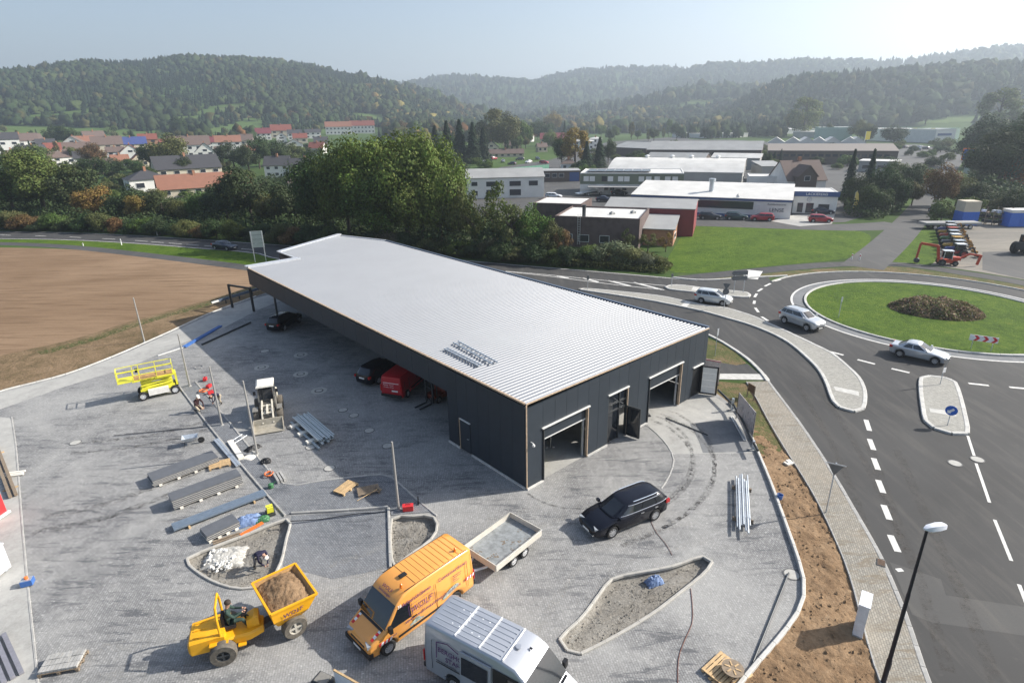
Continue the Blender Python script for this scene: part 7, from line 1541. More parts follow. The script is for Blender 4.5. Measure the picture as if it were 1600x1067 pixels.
# excavator (orange) in the machine yard
p = G3(1478,414); ex = empty('excavator', p, R(-18), 'orange-red backhoe excavator with both arms out at the machine yard corner', 'excavator'); M_EXO = mat('excavator_red', (.46,.055,.018), .5, var=.12)
MB().box((0,0,.85),(3.0,1.5,.7)).build('chassis', M_EXO, ex); MB().box((1.3,0,1.35),(1.5,1.2,.6)).build('engine_hood', M_EXO, ex)
mb = MB()
for x in (-.9,.55):
    for y in (-.7,.7): mb.bar((x,y,1.2),(x*.9,y*.9,2.75),.1)
mb.box((-.18,0,2.8),(1.75,1.5,.12)); mb.build('cab_frame', C_PALE, ex)
for y in (-.68,.68): MB().box((-.18,y,2.0),(1.3,.03,1.2)).build('cab_window', M_CGLASS, ex)
mb = MB(); mb.bar((-1.5,0,1.1),(-2.0,0,3.6),.3,.45); mb.bar((-2.0,0,3.6),(-5.0,0,4.0),.28,.45); mb.build('boom', M_EXO, ex); mb = MB(); mb.bar((-5.0,0,4.0),(-5.2,0,1.1),.25,.35); mb.build('stick', M_EXO, ex); mb = MB(); mb.lathe([(.45,-.4),(.55,0),(.45,.4)], 8, M=Matrix.Translation((-5.1,0,.65)), axis='y'); mb.build('digging_bucket', M_STEELB, ex)
mb = MB(); mb.bar((1.6,0,1.2),(3.4,0,2.3),.3,.35); mb.bar((3.4,0,2.3),(5.3,0,2.1),.25,.3); mb.bar((5.3,0,2.2),(5.0,0,.3),.3,.4); mb.build('loader_arm', M_EXO, ex)
for x in (-1.0,1.2):
    for sg in (-1,1): add_wheel(ex, x, sg*.85, .5 if x > 0 else .62, .38, spokes=4, rim=M_LG, tyre=M_TYRE, rr=.5)
ex.scale = (.7,)*3
# row of tractors and machines
cols = [((.30,.035,.03),'red'),((.03,.05,.22),'blue'),((.42,.24,.03),'yellow'),((.10,.10,.11),'grey'),((.06,.14,.05),'green'),((.34,.05,.03),'orange red'),((.35,.20,.02),'ochre'),((.05,.06,.16),'dark blue')]
for i, (u, v) in enumerate(((1493,402),(1491,396),(1488,390),(1485,385),(1483,379),(1481,374),(1479,369),(1478,364))):
    p = G3(u, v); cn = cols[i]; e = empty('farm_tractor', p, R(172) + rnd.uniform(-.06,.06), f'{cn[1]} machine, {["first","second","third","fourth","fifth","sixth","seventh","eighth"][i]} in the parked row counted from the excavator', 'tractor', 'machines parked in a row'); mt = mat('machine_' + cn[1].replace(' ','_'), cn[0], .5)
    e.scale = (.82,)*3
    poly_loft([rect(.3,-.36,.36,.7,1.25,.08), rect(1.5,-.34,.34,.7,1.15,.08), rect(1.75,-.3,.3,.75,1.05,.08)], 'bonnet', mt, e, 30); MB().box((-.4,0,1.0),(1.4,.9,.5)).build('transmission', mt, e)
    mb = MB()
    for x in (-1.0,.25):
        for y in (-.55,.55): mb.bar((x,y,1.1),(x*.85,y*.9,2.3),.07)
    mb.build('cab_frame', M_STEELB, e); MB().box((-.36,0,2.36),(1.5,1.3,.12)).build('cab_roof', (C_WHITE, M_STEEL, mt)[i % 3], e); MB().box((-.38,0,1.75),(1.1,1.02,.9)).build('cab_glass', M_CGLASS, e)
    mb = MB(); mb.bar((-1.1,-.3,1.0),(-2.6,-.35,1.7 + .3*(i % 2)),.12,.2); mb.bar((-2.6,-.35,1.7 + .3*(i % 2)),(-3.3,-.2,.3),.12,.2); mb.box((-3.3,0,.35),(.4,1.4,.4)); mb.build('rear_implement', mat('ochre_implement', (.34,.17,.03), .6) if i % 3 else M_STEELB, e)
    for x, r_ in ((-.75,.72),(1.3,.45)):
        for sg in (-1,1): add_wheel(e, x, sg*.72, r_, .36, spokes=6, rim=C_PALE if i % 2 else mt, rr=.55)
p = G3(1482,357); e = empty('flat_trailer', p, R(-3), 'long grey flat trailer behind the row of machines', 'trailer'); MB().box((0,0,1.0),(9.5,2.3,.35)).build('bed', M_WGREY, e)
for x in (-3,-2,3): 
    for sg in (-1,1): add_wheel(e, x, sg*.95, .4, .26, spokes=6)
for i, (u, v, lb) in enumerate(((1506,351,'tall white over blue container at the machine yard'), (1594,353,'blue container with white top at the right picture edge'))):
    p = G3(u, v); e = empty('site_container', p, R(-4), lb, 'container'); MB().box((0,0,1.25),(2.8 if i == 0 else 6,2.6,2.4)).build('lower_container', M_SIGNBL, e); MB().box((0,.0,3.4 if i == 0 else 2.75),(2.75 if i == 0 else 5.9,2.5,1.85 if i == 0 else .5)).build('upper_container', M_CREAMW if i == 0 else M_RENDER, e); mb = MB()
    for k in range(6): mb.box((-1.2+k*.45,-1.32,1.25),(.06,.04,2.2))
    mb.build('corrugation', M_SIGNBL, e)
for i, (u, v) in enumerate(((1532,350),(1545,351),(1557,352),(1568,352))):
    p = G3(u, v); e = empty('scrap_rack', p, R(-4), f'rack of dark scrap parts, {["first","second","third","fourth"][i]} from the tall container', 'rack', 'scrap racks between the containers'); mb = MB()
    for x in (-.9,.9): mb.bar((x,0,0),(x,0,3.2 if i % 2 else 2.5),.12)
    for z in (.4,1.3,2.2): mb.bar((-.9,0,z),(.9,0,z),.6,.08)
    mb.build('frame', M_WOODG, e)
    for k in range(9): MB().box((rnd.uniform(-.7,.7),rnd.uniform(-.3,.3),.65+(k % 3)*.9),(rnd.uniform(.3,.6),.5,rnd.uniform(.25,.6)),rnd.random()).build('scrap_part', (M_STEELB, M_BLACK, M_STEEL)[k % 3], e)
p = G3(1602,396); e = empty('tractor_wheels', p, R(20), 'dark tractor cut by the right picture edge', 'tractor'); MB().box((0,0,1.2),(3.2,1.4,1.0)).build('body', M_STEELB, e); MB().box((-.3,0,2.2),(1.5,1.3,1.1)).build('cab_glass', M_CGLASS, e)
for x in (-1.1,1.0):
    for sg in (-1,1): add_wheel(e, x, sg*.9, .85, .5, spokes=6, rim=M_LG, rr=.5)
for i, (u, v) in enumerate(((1415,232),(1425,233),(1436,232),(1445,234),(1432,236))): park((u, v), R(20+i*30), (C_NAVY, C_SILVER, C_WHITE, C_NAVY, C_SILVERG)[i], f'{["dark","silver","white","navy","grey"][i]} car on the far car park before the store', 'mpv')
# scrap yard clutter
sy = [((760,256),C_WHITE,'white'),((772,250),C_DRED,'red'),((786,254),C_SILVER,'silver'),((800,258),C_NAVY,'blue'),((812,251),C_DGREY,'dark'),((826,255),C_WHITE,'pale'),((840,250),C_GREEN,'green'),((850,256),C_DRED,'maroon')]
for i, (px, c_, n_) in enumerate(sy): park(px, R(i*47), c_, f'{n_} vehicle in the cluttered scrap yard left of the dark conifers', ('estate','mpv','saloon')[i % 3], 'scrap_car', 'vehicles in the scrap yard')
a, b = Vector(gp(778,275)), Vector(gp(858,267)); e = empty('green_fence', (a.x, a.y, 0), 0, 'long green screen fence along the scrap yard', 'fence'); d = Vector((*(b-a), 0)); n_ = 14
for i in range(n_): MB().bar(d*(i/n_) + Vector((0,0,1.2)), d*((i+.96)/n_) + Vector((0,0,1.2)), .08, 2.4).build('fence_panel', mat('green_screen', (.10,.26,.18), .7), e)
p = GT(1500,318); a, b = Vector(gp(1408,318)), Vector(gp(1424,297)); e = empty('white_fence', (a.x, a.y, 0), 0, 'white panel fence along the side road', 'fence'); d = Vector((*(b-a), 0))
for i in range(10): MB().bar(d*(i/10) + Vector((0,0,1.0)), d*((i+.95)/10) + Vector((0,0,1.0)), .06, 1.9).build('fence_panel', M_RENDER, e)
# ------------------------------------------------------------------ foliage
def leaf_mat():
    m_, nt_, p_ = newmat('foliage'); L = nt_.links.new; oi = N(nt_, 'ShaderNodeObjectInfo'); tc_ = N(nt_, 'ShaderNodeTexCoord'); geo = N(nt_, 'ShaderNodeNewGeometry')
    n1 = noise(nt_, tc_.outputs['Object'], 4.5, 3, .6); n2 = noise(nt_, tc_.outputs['Object'], 38, 2, .6)
    k = mixc(nt_, oi.outputs['Color'], (.9,.9,.9), 0.0); a = N(nt_, 'ShaderNodeVectorMath', operation='SCALE'); L(k, a.inputs[0]); L(step(nt_, n1, .35, .65, .72, 1.30), a.inputs['Scale']); b = N(nt_, 'ShaderNodeVectorMath', operation='SCALE'); L(a.outputs[0], b.inputs[0]); L(step(nt_, n2, .3, .7, .62, 1.40), b.inputs['Scale'])
    hs = N(nt_, 'ShaderNodeHueSaturation'); L(b.outputs[0], hs.inputs['Color']); L(step(nt_, geo.outputs['Random Per Island'], 0, 1, .475, .52), hs.inputs['Hue']); L(step(nt_, geo.outputs['Random Per Island'], 0, 1, .75, 1.3), hs.inputs['Value'])
    L(hs.outputs[0], p_.inputs['Base Color']); p_.inputs['Roughness'].default_value = .75; p_.inputs['Specular IOR Level'].default_value = .25
    tr_ = N(nt_, 'ShaderNodeBsdfTranslucent'); L(hs.outputs[0], tr_.inputs['Color']); mx = N(nt_, 'ShaderNodeMixShader'); mx.inputs[0].default_value = .22; L(p_.outputs[0], mx.inputs[1]); L(tr_.outputs[0], mx.inputs[2]); L(mx.outputs[0], nt_.nodes['Material Output'].inputs[0]); return m_
M_LEAF = leaf_mat(); M_BARK = mat('bark', (.075,.058,.045), .95, var=.3, scale=9)
def quads_mesh(name, P, Nn, size, mt, asp=1.0, seed=0, extra=None):
    rg = np.random.default_rng(seed); n = len(P); Nn = Nn / (np.linalg.norm(Nn, axis=1, keepdims=True) + 1e-9); r_ = rg.normal(size=(n, 3)); X = np.cross(Nn, r_); X /= np.linalg.norm(X, axis=1, keepdims=True) + 1e-9; Y = np.cross(Nn, X)
    sz = (size * rg.uniform(.55, 1.35, n))[:, None]; V = np.stack([P - X*sz*asp - Y*sz*.35, P + X*sz*.2 - Y*sz*.8, P + X*sz*asp + Y*sz*.35, P - X*sz*.2 + Y*sz*.8], 1).reshape(-1, 3)
    me = bpy.data.meshes.new(name); me.vertices.add(4*n); me.vertices.foreach_set('co', V.astype('f').ravel()); me.loops.add(4*n); me.loops.foreach_set('vertex_index', np.arange(4*n, dtype='i')); me.polygons.add(n); me.polygons.foreach_set('loop_start', np.arange(0, 4*n, 4, dtype='i')); me.update(calc_edges=True); me.materials.append(mt); return me
def crown(kind, seed, n, size):
    rg = np.random.default_rng(seed); C_, Rr = [], []
    if kind == 'broad':
        for i in range(30):
            d = rg.normal(size=3); d /= np.linalg.norm(d); d[2] = d[2]*.8 + .12; rr = rg.uniform(.65, 1.05); C_.append(np.array([0, 0, .53]) + d*np.array([.36, .36, .37])*rr); Rr.append(rg.uniform(.09, .17))
        C_.append(np.array([0, 0, .52])); Rr.append(.27)
    elif kind == 'tall':
        for i in range(30): z = rg.uniform(.18, .93); w_ = .30*math.sin(math.pi*min(1, (z-.08)/.92))**.7; a = rg.uniform(0, 6.28); C_.append(np.array([math.cos(a)*w_*.75, math.sin(a)*w_*.75, z])); Rr.append(rg.uniform(.07, .13))
    elif kind == 'bush':
        for i in range(22): a = rg.uniform(0, 6.28); q = rg.uniform(.1, .42); C_.append(np.array([math.cos(a)*q, math.sin(a)*q, rg.uniform(.18, .78 - q*.7)])); Rr.append(rg.uniform(.12, .22))
    elif kind == 'open':
        for i in range(18): d = rg.normal(size=3); d /= np.linalg.norm(d); C_.append(np.array([0, 0, .62]) + d*np.array([.34, .34, .34])*rg.uniform(.5, 1)); Rr.append(rg.uniform(.06, .12))
    if kind == 'conifer':
        z = rg.uniform(.06, 1, n) ** 1.15; lay = np.floor(z*15)/15; fr = (z*15) % 1; w_ = (1 - lay)*.30*(1 - .45*fr) + .01; a = rg.uniform(0, 6.28, n); q = np.sqrt(rg.uniform(.25, 1, n))*w_*(1 + .22*np.sin(a*5 + lay*40)); P = np.stack([np.cos(a)*q, np.sin(a)*q, z - q*.25], 1); Nn = np.stack([np.cos(a)*.6, np.sin(a)*.6, np.full(n, .8)], 1) + rg.normal(size=(n, 3))*.35; return quads_mesh('crown', P, Nn, size, M_LEAF, 1.3, seed)
    C_ = np.array(C_); Rr = np.array(Rr); pr = Rr**2/np.sum(Rr**2); k = rg.choice(len(Rr), n, p=pr); d = rg.normal(size=(n, 3)); d /= np.linalg.norm(d, axis=1, keepdims=True); rad = Rr[k]*rg.uniform(.35, 1.0, n)**.45*(1 + .12*rg.normal(size=n)); P = C_[k] + d*rad[:, None]
    Nn = d*.9 + (P - np.array([0, 0, .5]))*.6 + rg.normal(size=(n, 3))*.45; P[:, 2] = np.maximum(P[:, 2], .02); return quads_mesh('crown', P, Nn, size, M_LEAF, 1.0, seed)
def trunk(kind, seed):
    rr = random.Random(seed); mb = MB(); top = {'conifer': .95, 'bush': .4, 'tall': .85}.get(kind, .62); w0 = .020
    mb.tube([(0, 0, -.03), (rr.uniform(-.01,.01), rr.uniform(-.01,.01), top*.4), (rr.uniform(-.02,.02), rr.uniform(-.02,.02), top)], [w0*1.3, w0, w0*.3], 7)
    if kind != 'conifer':
        for i in range(7):
            a = rr.uniform(0, 6.28); z = rr.uniform(.15 if kind == 'bush' else .28, top*.9); l = rr.uniform(.12, .30); mb.tube([(0, 0, z), (math.cos(a)*l*.5, math.sin(a)*l*.5, z + l*.4), (math.cos(a)*l, math.sin(a)*l, z + l*.7)], [w0*.55, w0*.35, w0*.12], 5)
    return mb.mesh('trunk', M_BARK, 60)
PROTO = {}
for kind, seeds, n, sz in (('broad', (1,2,3), 6500, .017), ('tall', (4,5), 5500, .016), ('bush', (6,7,8), 4200, .026), ('open', (9,10), 2600, .015), ('conifer', (11,12), 4200, .020)): PROTO[kind] = [(crown(kind, s_, n, sz), trunk(kind, s_)) for s_ in seeds]
PROTO['big'] = [(crown('broad', s_, 16000, .0115), trunk('broad', s_)) for s_ in (21, 22)]
PROTO['near_bush'] = [(crown('bush', s_, 7000, .019), trunk('bush', s_)) for s_ in (23, 24)]
CL = dict(green=(.080,.118,.026), bright=(.108,.145,.030), dark=(.040,.062,.021), conif=(.020,.040,.020), olive=(.095,.105,.034), yellow=(.19,.14,.035), autumn=(.135,.085,.034), orange=(.34,.115,.025), grey=(.115,.130,.065), pale=(.13,.155,.055))
def tree(u, by, ty, wpx, kind, col, label, group, nm='tree', cat='tree', jit=.12):
    c = GT(u, by); dist = math.sqrt(c.x**2 + c.y**2 + CAM_H**2) / max(.5, math.cos(math.atan2(u-800, FPX))); dd = math.hypot(c.x, c.y); mpp = dd / FPX / math.cos(math.atan2(u-800, FPX)) if False else dd * math.cos(math.atan2(c.x, c.y)) / FPX
    H = max(1.0, (by-ty)*mpp*1.03); W = wpx*mpp / {'broad': .86, 'big': .86, 'tall': .62, 'bush': 1.0, 'near_bush': 1.0, 'open': .80, 'conifer': .58}[kind]
    cm, tm = rnd.choice(PROTO[kind]); e = empty(nm, c - Vector((0,0,.05)), rnd.random()*6.28, label, cat, group); e.scale = (W, W, H); cr = inst(cm, 'crown', e); k = CL[col]; cr.color = tuple(x*rnd.uniform(1-jit, 1+jit) for x in k) + (1,); inst(tm, 'trunk', e); return e
ORD = ['first','second','third','fourth','fifth','sixth','seventh','eighth','ninth','tenth','eleventh','twelfth','thirteenth','fourteenth','fifteenth','sixteenth','seventeenth','eighteenth','nineteenth','twentieth','twenty-first','twenty-second','twenty-third','twenty-fourth','twenty-fifth','twenty-sixth','twenty-seventh','twenty-eighth','twenty-ninth','thirtieth']
CN = dict(green='green', bright='bright green', dark='dark green', conif='dark conifer', olive='olive', yellow='yellowing', autumn='brown autumn', orange='orange autumn', grey='grey-green', pale='pale green')
def row(lst, where, group, **kw):
    for i, (u, by, ty, w_, kind, col) in enumerate(lst): tree(u, by, ty, w_, kind, col, f'{CN[col]} {kw.get("noun","tree")} {where}, {ORD[i % 30]} from the left', group, nm=kw.get('nm','tree'), cat=kw.get('cat','tree'))
row([(-15,340,268,90,'broad','olive'),(25,338,258,95,'broad','green'),(72,338,234,118,'big','green'),(128,340,262,80,'broad','dark'),(150,346,290,60,'broad','yellow'),(205,346,294,62,'broad','dark'),(222,350,302,44,'broad','yellow'),(258,347,300,60,'broad','dark'),(292,350,312,50,'broad','olive'),(325,350,305,55,'broad','green'),(358,352,286,72,'broad','dark'),(396,354,260,84,'broad','dark'),(432,356,298,64,'broad','olive'),(468,358,284,74,'broad','dark')], 'in the belt along the main road', 'trees along the main road')
fb_ = []; x = -25; i = 0
while x < 490:
    e_ = np.interp(x, [0,100,200,300,400,500], [361.5,363,367,373,380,387]); fb_.append((x, e_-3, e_-rnd.uniform(26,44), rnd.uniform(34,52), 'near_bush', ('dark','dark','olive','autumn','dark','green')[i % 6])); x += rnd.uniform(20,27); i += 1
row(fb_, 'in the hedge at the road edge', 'hedge bushes along the main road', noun='bush', nm='hedge_bush', cat='bush')
row([(512,374,238,105,'big','dark'),(548,380,222,110,'big','green'),(588,384,212,118,'big','bright'),(640,386,205,135,'big','bright'),(690,388,216,100,'big','bright'),(600,388,262,125,'big','green'),(662,390,258,115,'big','bright'),(718,392,284,70,'broad','olive')], 'in the tall clump behind the hall roof', 'tall trees behind the hall')
fb_ = []; x = 492; i = 0
while x < 890:
    e_ = np.interp(x, [500,600,700,800,900], [387,395,404,413,421]); fb_.append((x, e_-4, e_-rnd.uniform(28,48), rnd.uniform(38,56), 'near_bush', ('dark','olive','dark','green','dark','grey')[i % 6])); x += rnd.uniform(21,28); i += 1
row(fb_, 'in the thicket behind the hall roof', 'thicket bushes behind the hall', noun='bush', nm='thicket_bush', cat='bush')
row([(742,396,298,58,'open','olive'),(778,398,284,74,'open','green'),(800,404,312,70,'open','olive'),(835,402,322,60,'broad','green'),(858,406,344,50,'broad','olive'),(880,408,352,34,'open','autumn')], 'left of the brick workshop', 'trees left of the brick workshop')
row([(896,412,382,40,'near_bush','dark'),(922,412,374,56,'near_bush','green'),(952,416,368,84,'near_bush','grey'),(984,418,378,60,'near_bush','olive'),(1008,420,388,42,'near_bush','grey'),(1030,422,394,32,'near_bush','olive')], 'in front of the brick workshop', 'bushes before the brick workshop', noun='bush', nm='bush', cat='bush')
row([(978,393,356,28,'open','olive'),(1012,395,362,36,'open','olive'),(1040,394,362,28,'open','yellow')], 'close to the brick workshop wall', 'small trees at the workshop wall')
row([(1525,262,190,70,'broad','dark'),(1550,222,150,58,'tall','pale'),(1556,300,205,100,'big','dark'),(1582,262,176,80,'broad','dark'),(1600,296,190,95,'big','dark'),(1528,285,228,60,'broad','dark'),(1640,290,180,90,'broad','dark')], 'in the dark wood at the right edge', 'trees of the dark wood at the right')
tree(1590,302,240,46,'broad','orange','bright orange autumn tree at the right picture edge','trees at the right edge')
row([(1318,326,292,36,'broad','dark'),(1324,306,240,26,'conifer','conif'),(1340,326,276,48,'broad','dark'),(1353,310,240,28,'conifer','conif'),(1366,336,288,56,'broad','dark'),(1378,324,262,50,'broad','dark'),(1396,332,270,48,'broad','dark'),(1398,300,252,40,'broad','olive'),(1416,306,256,44,'broad','dark'),(1424,322,282,36,'broad','olive'),(1434,300,262,46,'broad','green')], 'between the paint shop and the side road', 'trees beside the side road')
row([(1462,330,262,56,'broad','autumn'),(1470,346,304,44,'bush','green'),(1492,324,276,56,'broad','olive'),(1512,340,298,46,'bush','olive'),(1532,334,286,56,'broad','dark'),(1556,338,302,54,'bush','olive'),(1590,342,294,54,'broad','dark')], 'right of the side road', 'trees right of the side road')
row([(878,262,214,32,'broad','dark'),(898,264,207,42,'tall','yellow'),(916,266,226,28,'conifer','conif'),(936,262,220,30,'conifer','conif'),(950,256,222,26,'broad','dark')], 'left of the long grey shed', 'trees left of the long shed')
row([(664,252,212,30,'conifer','conif'),(682,254,204,32,'conifer','conif'),(700,256,198,34,'conifer','conif'),(720,256,196,36,'conifer','conif'),(740,256,200,34,'conifer','conif'),(756,252,206,28,'conifer','conif')], 'in the dark stand above the scrap yard', 'dark conifers above the scrap yard')
row([(768,234,178,46,'tall','olive'),(790,238,184,52,'broad','olive'),(812,232,190,42,'broad','green'),(845,222,192,32,'broad','dark'),(862,212,180,30,'broad','yellow')], 'above the brown roofs of the middle village', 'trees above the middle village')
row([(30,272,244,50,'broad','dark'),(62,264,228,42,'broad','green'),(88,230,200,32,'broad','dark'),(108,232,198,36,'broad','dark'),(150,286,246,48,'broad','dark'),(152,266,226,40,'broad','autumn'),(182,278,250,42,'broad','dark'),(212,274,248,36,'broad','dark'),(230,292,258,36,'broad','dark'),(246,268,224,50,'broad','dark'),(270,268,216,60,'broad','olive'),(282,214,187,26,'tall','dark'),(292,286,246,30,'broad','dark'),(332,302,274,36,'broad','olive'),(366,264,226,46,'broad','dark'),(390,272,230,42,'broad','dark'),(406,264,216,42,'broad','dark'),(430,260,222,46,'broad','dark'),(456,258,226,42,'broad','olive'),(476,252,232,34,'broad','dark')], 'in the village gardens on the left', 'village garden trees')
row([(1218,260,236,11,'conifer','conif'),(1208,262,240,11,'conifer','conif'),(1196,268,238,16,'broad','dark'),(1150,208,199,6,'conifer','conif'),(1142,208,200,6,'conifer','conif'),(1165,208,200,6,'conifer','conif'),(1255,214,160,46,'tall','pale'),(1240,212,178,30,'broad','yellow'),(1290,220,196,20,'broad','dark'),(1338,222,190,34,'broad','olive'),(1352,226,198,26,'broad','dark'),(1395,228,200,40,'broad','dark'),(1445,196,170,30,'broad','dark'),(1472,230,212,30,'bush','green'),(1375,196,176,36,'broad','dark')], 'among the far halls', 'trees among the far halls')
# trees of the valley belt: nothing tells most of them apart
def belt(n, us, ys, hs, cols, label, group, kinds=('broad','broad','tall','broad','conifer')):
    for i in range(n):
        u = rnd.uniform(*us); by = rnd.uniform(*ys); h = rnd.uniform(*hs); c = GT(u, by); mp = math.hypot(c.x, c.y)*math.cos(math.atan2(c.x, c.y))/FPX
        if math.hypot(c.x, c.y) > 900: continue
        k = rnd.choice(kinds); col = 'conif' if k == 'conifer' else rnd.choice(cols); tree(u, by, by - h/mp, h*(.40 if k in ('tall','conifer') else .85)/mp, k, col, label, group)
mixc_ = ('dark','green','olive','dark','autumn','pale','green')
belt(62, (590,1060), (206,222), (9,17), mixc_, 'tree in the wooded belt between the village and the far hills', 'trees of the middle valley belt')
belt(34, (620,880), (222,240), (7,13), mixc_, 'tree among the gardens of the middle village', 'middle village trees')
belt(30, (-20,420), (208,222), (5,10), mixc_, 'hedgerow tree between the left meadows and the village', 'hedgerow trees of the left meadows')
belt(34, (-20,260), (216,262), (6,12), ('dark','green','olive'), 'garden tree between the houses at far left', 'far left garden trees')
belt(30, (1060,1480), (184,195), (8,13), mixc_, 'tree in the belt behind the industrial halls', 'trees behind the industrial halls')
belt(24, (395,580), (184,197), (8,14), ('autumn','yellow','olive','dark'), 'autumn-tinted tree in the copse behind the terraces', 'copse behind the terraces')

def shrubs(n, us, ys, hs, cols, label, group):
    for i in range(n):
        u = rnd.uniform(*us); by = rnd.uniform(*ys); h = rnd.uniform(*hs); c = GT(u, by); mp = math.hypot(c.x, c.y)*math.cos(math.atan2(c.x, c.y))/FPX
        tree(u, by, by - h/mp, h*rnd.uniform(1.0,1.7)/mp, 'bush', rnd.choice(cols), label, group, nm='garden_shrub', cat='bush')
shrubs(80, (-20,400), (232,322), (2.5,5.5), ('dark','green','olive','dark','autumn'), 'garden shrub between the village houses on the left', 'village garden shrubs')
shrubs(26, (395,505), (222,250), (2.5,5.5), ('dark','green','olive'), 'shrub on the slope below the terraces', 'shrubs below the terraces')
shrubs(56, (870,1320), (228,275), (2.5,6), ('dark','green','olive','dark'), 'shrub between the halls of the estate', 'estate shrubs')
shrubs(26, (1290,1520), (225,262), (3,6), ('dark','green','olive'), 'shrub beside the far car park', 'car park shrubs')
shrubs(22, (600,770), (256,300), (3,6), ('dark','green','dark'), 'shrub behind the tall clump near the scrap yard', 'scrap yard shrubs')
# ------------------------------------------------------------------ forest on the hills
def forest_mat():
    m_, nt_, p_ = newmat('forest'); at = N(nt_, 'ShaderNodeAttribute'); at.attribute_name = 'tint'; tc_ = N(nt_, 'ShaderNodeTexCoord'); n1 = noise(nt_, tc_.outputs['Object'], .35, 4, .7); a = N(nt_, 'ShaderNodeVectorMath', operation='SCALE'); nt_.links.new(at.outputs['Color'], a.inputs[0]); nt_.links.new(step(nt_, n1, .3, .7, .6, 1.4), a.inputs['Scale']); nt_.links.new(a.outputs[0], p_.inputs['Base Color']); p_.inputs['Roughness'].default_value = .95; p_.inputs['Specular IOR Level'].default_value = .05; return m_
M_FOREST = forest_mat()
def templates():
    T = []; rg = np.random.default_rng(3)
    for k in range(8):
        b = bmesh.new(); bmesh.ops.create_icosphere(b, subdivisions=2, radius=1); V = np.array([v.co[:] for v in b.verts]); F = np.array([[v.index for v in f.verts] for f in b.faces if f.calc_center_median().z > -.45]); b.free(); V = V*(1 + rg.normal(size=(len(V), 1))*.24); V[:, 2] = V[:, 2]*.9 + .9; V[:, :2] *= .44; V[:, 2] *= .55; T.append((V, F))
    for k in range(4):
        n = 7; V = []; F = []
        for t, (z0, w_) in enumerate(((.12, .30), (.42, .22), (.68, .13))):
            o = len(V)
            for i in range(n): a = 2*math.pi*i/n + t; q = w_*rg.uniform(.7, 1.25); V.append((math.cos(a)*q, math.sin(a)*q, z0 + rg.uniform(-.04, .04)))
            V.append((0, 0, z0 + .42 if t < 2 else 1.02)); F += [(o+i, o+(i+1) % n, o+n) for i in range(n)]
        T.append((np.array(V), np.array(F)))
    return T
TPL = templates()
def inpoly(X, Y, poly):
    c = np.zeros(len(X), bool); j = len(poly)-1
    for i in range(len(poly)):
        (xi, yi), (xj, yj) = poly[i], poly[j]; cond = ((yi > Y) != (yj > Y)) & (X < (xj-xi)*(Y-yi)/((yj-yi) or 1e-9) + xi); c ^= cond; j = i
    return c
MEADOW = [[(-50,190),(90,195),(235,204),(260,212),(120,218),(-50,214)], [(318,196),(380,184),(412,185),(408,206),(318,208)], [(300,172),(330,160),(410,153),(418,160),(330,172)], [(545,170),(602,174),(608,192),(560,184)], [(1385,193),(1500,174),(1560,168),(1620,165),(1620,186),(1450,195)], [(1066,157),(1128,150),(1142,157),(1075,163)], [(30,176),(120,168),(145,176),(40,184)], [(240,178),(330,172),(345,182),(250,190)], [(395,204),(495,204),(500,194),(600,192),(610,242),(395,242)], [(1225,196),(1520,190),(1540,245),(1225,245)], [(-60,186),(100,190),(262,200),(300,214),(300,240),(-60,240)]]
